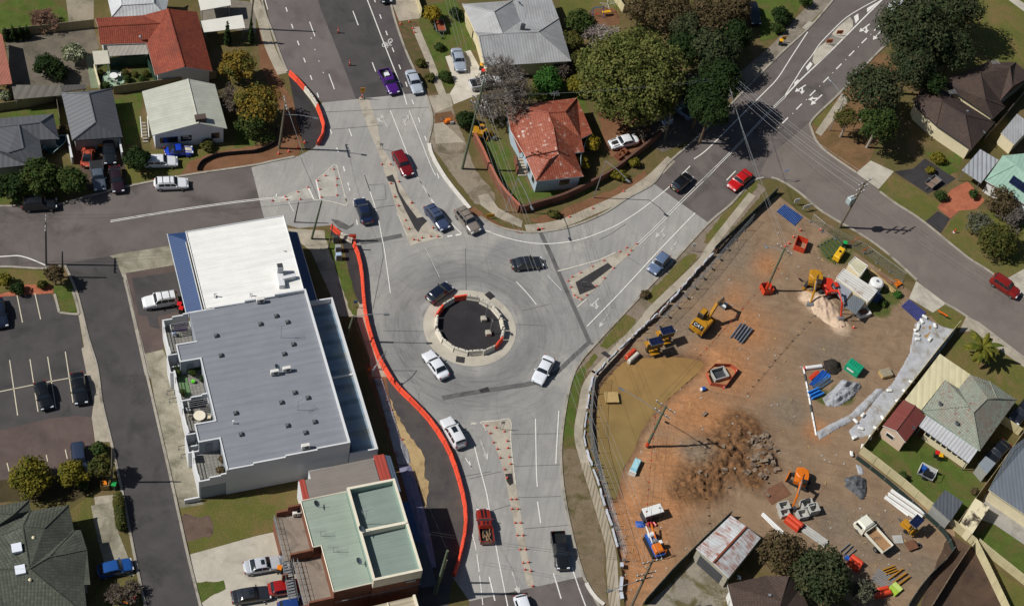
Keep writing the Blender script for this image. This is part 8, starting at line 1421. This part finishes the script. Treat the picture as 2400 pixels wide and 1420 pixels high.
for(pts,lb) in((q('B4',(235,285),(290,235),(420,325),(365,385)),'blue steel shaker grid at the north gate'),(q('B4',(1100,940),(1155,893),(1272,985),(1215,1045)),'violet blue steel shaker grid at the east gate')):
 w=[P(*a,.05) for a in pts];t=thing('shaker_grid',lb,'grid',sum(w,Vector((0,0,0)))/4);gm=plain('grid_'+lb[:4],'3f5f9c' if 'north' in lb else '4a4e86',.6,.2,2)
 for k in range(14):a,b=w[0].lerp(w[3],(k+.3)/14),w[1].lerp(w[2],(k+.3)/14);MB().box((a+b)/2+Vector((0,0,.06)),((b-a).length,.13,.1),math.atan2((b-a).y,(b-a).x)).build('bar',gm,t,True)
 MB().poly(w,udir=(1,0,0)).build('tray',plain('grid_tray','2d3550',.8,.2,2),t,True)
 # settling pool, sandbags
tag(MB().poly([P(*a,.10) for a in q('B4',(1222,1110),(1265,1050),(1330,1090),(1275,1165))],udir=(1,0,0)).build('settling_pool',M_WATER),kind='structure')
for k,(x,y) in enumerate(q('B4',(1205,1140),(1200,1110),(1215,1085),(1240,1050),(1260,1020),(1210,1175),(1295,1175),(1330,1080))+q('C4',(668,325),(698,370),(662,425),(755,425),(830,310),(790,370),(870,145),(712,290),(645,520),(960,150),(1000,95),(920,205),(710,480))):item('sandbag','white sandbag weighing down the pale fabric','sandbag',x,y,[('bag','c',(0,0,.14),(.75,.42,.26),.1,PIPEW),('tie','c',(.4,0,.14),(.12,.2,.12),.03,PIPEW)],k*.7,'sandbags on the fabric',.2)
for k in range(9):x,y=1884+k*3.4,868+k*18;item('sand_sausage','pale sand sausage in the line west of the storage enclosure','sandbag',x,y,[('bag','c',(0,0,.12),(1.15,.24,.24),.1,PIPEW if k%4!=1 else plain('dark_bag','3c3f42',.8,.2,2)),('tie','c',(.6,0,.12),(.1,.14,.1),.03,PIPEW)],ang(x,y,3.4,18),'sand sausages of the enclosure')
item('sand_sausage','white sausage at the top of the storage enclosure','sandbag',1906,862,[('bag','c',(0,0,.25),(2.6,.5,.45),.12,PIPEW),('end_cap','c',(-1.4,0,.25),(.3,.5,.4),.1,plain('cap_red','a53a30',.6,.1,2))],ang(1906,862,30,-4))
# signs
SGN=plain('sign_orange','d86a1c',.5,.08,2);SGY=plain('sign_yellow','c89016',.5,.08,2);SGB=plain('sign_dark','1a1a1a',.6,.1,2)
def sign(label,x,y,m,w=.9,h=.7,z=.6,rz=.9,words=None,name='road_sign'):
 t=item(name,label,'sign',x,y,[Bx('face',(0,0,z+h/2),(w,.05,h),m),('leg','t',[(-w*.35,.15,0),(-w*.35,0,z+h*.6)],.03,5,STEEL),('leg','t',[(w*.35,.15,0),(w*.35,0,z+h*.6)],.03,5,STEEL)],rz)
 for k in range(words or 0):MB().box((0,-.035,z+h*(.3+.4*k)),(w*.7,.02,h*.14)).build('symbol_bar',SGB,t)
 return t
sign('orange roadwork sign on the splitter island, southern one',1941,106,SGN,1.1,.8,.5,.35,2);sign('orange roadwork sign on the splitter island, northern one',1965,85,SGN,1.1,.8,.5,.35,2);sign('yellow diamond sign board by the shaded footpath',1834,100,SGY,.8,.8,.6,.4,1);sign('orange board standing on the garden bed by the road bend',1148,512,SGY,1.2,.7,.3,.4);sign('orange board leaning near the canopy end',872,868,SGN,1.4,.4,.4,.7);sign('white blank sign board at the north gate of the site, western one',1864,480,PIPEW,.9,.8,.6,.6);sign('white blank sign board at the north gate of the site, eastern one',1888,494,PIPEW,1.4,.8,.6,.6);sign('blue and white street name sign at the corner of the side street',1834,424,plain('sign_blue','6f8fd0',.5,.08,2),.9,.2,2.3,.7);sign('white sign beside the crossover on the right-hand leg',1622,590,PIPEW,.5,.7,1.2,.3);sign('blue parking sign at the canopy end of the grass strip',832,722,BLU,.5,.5,1.2,.4);sign('dark triangle sign on the median patch of the splitter',1366,672,GALV,.7,.7,.5,.3);sign('silver keep-left sign on the north median',893,352,GALV,.5,.5,1.0,.2);sign('silver sign at the top of the south median',1175,1008,GALV,.5,.6,1.6,.3);sign('yellow warning board on the street side of the compound',2000,572,SGN,1.5,.3,.7,.8);sign('orange barrier board beside the street wire fence',2026,592,SGN,1.5,.3,.7,.8);sign('orange barrier board on the verge by the fabric',2205,742,SGN,1.6,.3,.7,-.4)
t=item('works_sign','brown-orange roadwork sign on an orange post where the dark lane begins','sign',848,232,[('base','c',(0,0,.08),(.7,.5,.16),.05,M_KERB),('post','l',(0,0,.1),[(.1,0),(.1,1.5)],8,CONE),Bx('face',(0,-.05,1.95),(.75,.05,.95),SGY),Bx('band',(0,-.11,.9),(.18,.03,.25),REFL)],.3);MB().box((0,-.09,2.1),(.4,.02,.1)).build('symbol_bar',SGB,t)
# courtyard, gardens and kerbside bits
c=q('A1',(790,548))[0];tag(MB().lathe((0,0,0),[(1.75,0),(1.7,.1)],28).build('round_patio',plain('patio_green','8fa58c',.8,.12,1)),'round pale green patio in the courtyard','patio').location=P(*c,.02)
ptable(P(c[0],c[1],.12),'round white table on the green patio',.6,'dcdcda');[pchair(P(c[0]+a,c[1]+b,.12),r_,'white chair at the round table on the green patio','dcdcd6','white patio chairs') for a,b,r_ in((13,-4,3.4),(-10,6,.2),(4,11,1.7))]
item('clothes_line','rotary clothes line in the top garden','clothes line',1420,28,[('mast','t',[(0,0,0),(0,0,2.0)],.05,GALV)]+[('arm','t',[(0,0,1.7),(1.4*math.cos(a),1.4*math.sin(a),2.0)],.025,5,PIPEW) for a in(.3,1.87,3.44,5.0)]+[('line','t',[(k*math.cos(a),k*math.sin(a),1.95) for a in(.3,1.87,3.44,5.0,.3)],.012,4,PIPEW) for k in(.6,1.0,1.4)],0)
item('play_frame','blue and yellow play frame on the bare earth of the top garden','play frame',1398,38,[('leg','t',[(-1,-.7,0),(-.9,0,1.9),(-1,.7,0)],.05,BLU),('leg','t',[(1,-.7,0),(.9,0,1.9),(1,.7,0)],.05,BLU),('top_bar','t',[(-.9,0,1.9),(.9,0,1.9)],.05,BLU),('slide','b',(1.6,0,.7),(1.5,.5,.06),LY),('swing','b',(0,0,.5),(.5,.2,.05),LR)],.5)
for(x,y),lb in zip(((787,566),(792,588),(793,607)),('dark metal cabinet by the pole at the barrier tip','grey metal cabinet on the grass strip','pale blue-grey metal cabinet on the grass strip')):item('street_cabinet',lb,'cabinet',x,y,[('body','c',(0,0,.6),(.8,.6,1.2),.05,plain('cab_'+lb[:4],{'dark':'3b3c3a','grey':'8d8f8c','pale':'9fb0c6'}[lb[:4]],.5,.1,2)),('door','b',(0,-.31,.6),(.6,.03,.9),STEEL),('plinth','b',(0,0,.05),(.9,.7,.1),M_KERB)],.4)
item('camper_trailer','open camper trailer with white panels and clutter on the back lawn','trailer',2168,1113,[Bx('floor',(0,0,.5),(2.2,1.5,.1),STEEL),Bx('side',(0,.75,.9),(2.2,.06,.8),PIPEW),Bx('end',(-1.1,0,.9),(.06,1.5,.8),PIPEW),Bx('load',(.2,-.2,.8),(1.2,.8,.5),TRIM),Bx('load',(-.6,.2,.9),(.6,.6,.7),BLU),('frame','t',[(1.1,-.7,.5),(1.1,-.7,1.5),(1.1,.7,1.5),(1.1,.7,.5)],.04,5,PIPEW),('wheel','l',(0,.8,.3),[(.05,-.08),(.3,-.07),(.3,.07),(.05,.08)],12,'y',TYRE),('wheel','l',(0,-.8,.3),[(.05,-.08),(.3,-.07),(.3,.07),(.05,.08)],12,'y',TYRE)],-.3)
item('loader_bucket','rusty backhoe attachment in the earth yard','attachment',1455,365,[('arm','t',[(-.9,0,.3),(0,.2,1.1),(.7,0,.5)],.14,plain('old_rust','6b3a22',.9,.25,2)),('bucket','c',(.9,0,.4),(.7,.9,.6),.12,plain('old_rust2','7c4628',.9,.25,2)),('frame','b',(-.6,0,.3),(.9,1.0,.4),plain('old_rust','6b3a22',.9,.25,2))],1.0);item('road_saw','orange road saw on the broken footpath','machine',1050,288,[('engine','c',(0,0,.55),(.8,.6,.5),.08,ORR),('frame','b',(0,0,.25),(1.4,.6,.12),ORR),('handle','t',[(-.6,-.25,.3),(-1.2,-.25,1.0),(-1.2,.25,1.0),(-.6,.25,.3)],.03,5,STEEL),('guard','b',(.5,-.4,.35),(.6,.08,.5),PIPEW)],.5)
item('garden_trailer','grey box trailer beside the red gravel garden','trailer',2185,432,[Bx('floor',(0,0,.45),(2.4,1.4,.08),plain('trailer_floor','7a6658',.9,.2,2)),Bx('side',(0,.7,.65),(2.4,.05,.4),GALV),Bx('side',(0,-.7,.65),(2.4,.05,.4),GALV),Bx('gate',(1.2,0,.65),(.05,1.4,.4),GALV),('drawbar','t',[(-1.2,0,.4),(-2.2,0,.4)],.05,GALV),('wheel','l',(0,.8,.3),[(.05,-.08),(.3,-.07),(.3,.07),(.05,.08)],12,'y',TYRE),('ladder_rack','t',[(-1,-.7,.8),(-1,-.7,1.6),(-1,.7,1.6),(-1,.7,.8)],.04,5,GALV)],.95)
item('hydrant_marker','red post on the lawn of the red gravel garden','marker',2236,545,[('base','l',(0,0,0),[(.2,0),(.2,.1)],10,PIPEW),('post','l',(0,0,.1),[(.1,0),(.1,.7),(.04,.8)],8,CONE)]);item('cattle_trolley','orange hand trolley on the compound grass','trolley',2102,668,[('frame','t',[(-.5,-.4,.1),(-.5,-.4,1.1),(-.2,0,1.3),(-.5,.4,1.1),(-.5,.4,.1)],.06,ORR),('tray','b',(.1,0,.3),(1.1,.7,.12),ORR),('wheel','l',(.4,.4,.18),[(.04,-.05),(.18,-.05),(.18,.05),(.04,.05)],10,'y',TYRE)],.8)
for k in range(6):x,y=1922+k*8,584-k*4.2;item('rack_rail','dark green steel rail of the ground rack in the compound','rail',x+6,y+8,[('rail','t',[(-.1,-1.3,.3),(0,1.3,.3)],.07,plain('rack_green','2f4a3a',.6,.15,2)),('foot','b',(0,-1.2,.12),(.2,.1,.25),plain('rack_green','2f4a3a',.6,.15,2)),('foot','b',(0,1.2,.12),(.2,.1,.25),plain('rack_green','2f4a3a',.6,.15,2))],ang(x,y,22,26)-1.57,'green rails of the ground rack')
for x,y,lb in((2138,1007,'blue-grey dish on the corner of the pink brick shed'),(2303,315,'pale dish on the gutter of the shaded brown tiled house'),(2353,222,'pale dish on the gutter of the farther brown tiled house'),(1217,14,'dark dish on the silver roof'),(1729,1357,'dark dish at the corner of the bottom brown roof')):dish(P(x,y,2.9),.5,lb,.36,None if 'pale' not in lb else plain('pale_dish','a9b2b8',.4,.1,2),.5)
for x,y,lb in((2225,230,'aerial on the ridge of the shaded brown tiled house'),(2325,160,'aerial on the ridge of the farther brown tiled house'),(1297,235,'small aerial on the ridge of the red tiled corner house')):aerial(P(x,y,4.6),1.5,.5,lb)
for x,y,lb in((1805,1395,'silver roof vent on the bottom brown roof'),(2268,262,'small white vent on the shaded brown tiled roof'),(2203,945,'dark vent on the mossy tiled roof, upper one'),(2242,990,'dark vent on the mossy tiled roof, lower one')):item('roof_vent',lb,'vent',x,y,[],0) if False else(lambda t:(MB().lathe((0,0,0),[(.1,-.3),(.1,.1),(.16,.12),(.14,.24),(.05,.28)],10).build('vent',GALV if 'dark' not in lb else DKMETAL,t),MB().box((0,0,.0),(.5,.5,.04)).build('flashing',GALV,t)))(thing('roof_vent',lb,'vent',P(x,y,4.0)))
for k,(x,y) in enumerate(q('C1',(1015,160),(1030,205),(1085,485),(1100,535))):item('hoop_rail','dark steel hoop rail on the apron behind the white shops','hoop',x,y,[('hoop','t',[(-.5,0,0),(-.5,0,.8),(.5,0,.8),(.5,0,0)],.05,DKMETAL),('plate','b',(-.5,0,.01),(.2,.2,.02),STEEL),('plate','b',(.5,0,.01),(.2,.2,.02),STEEL)],.5,'hoop rails on the apron')
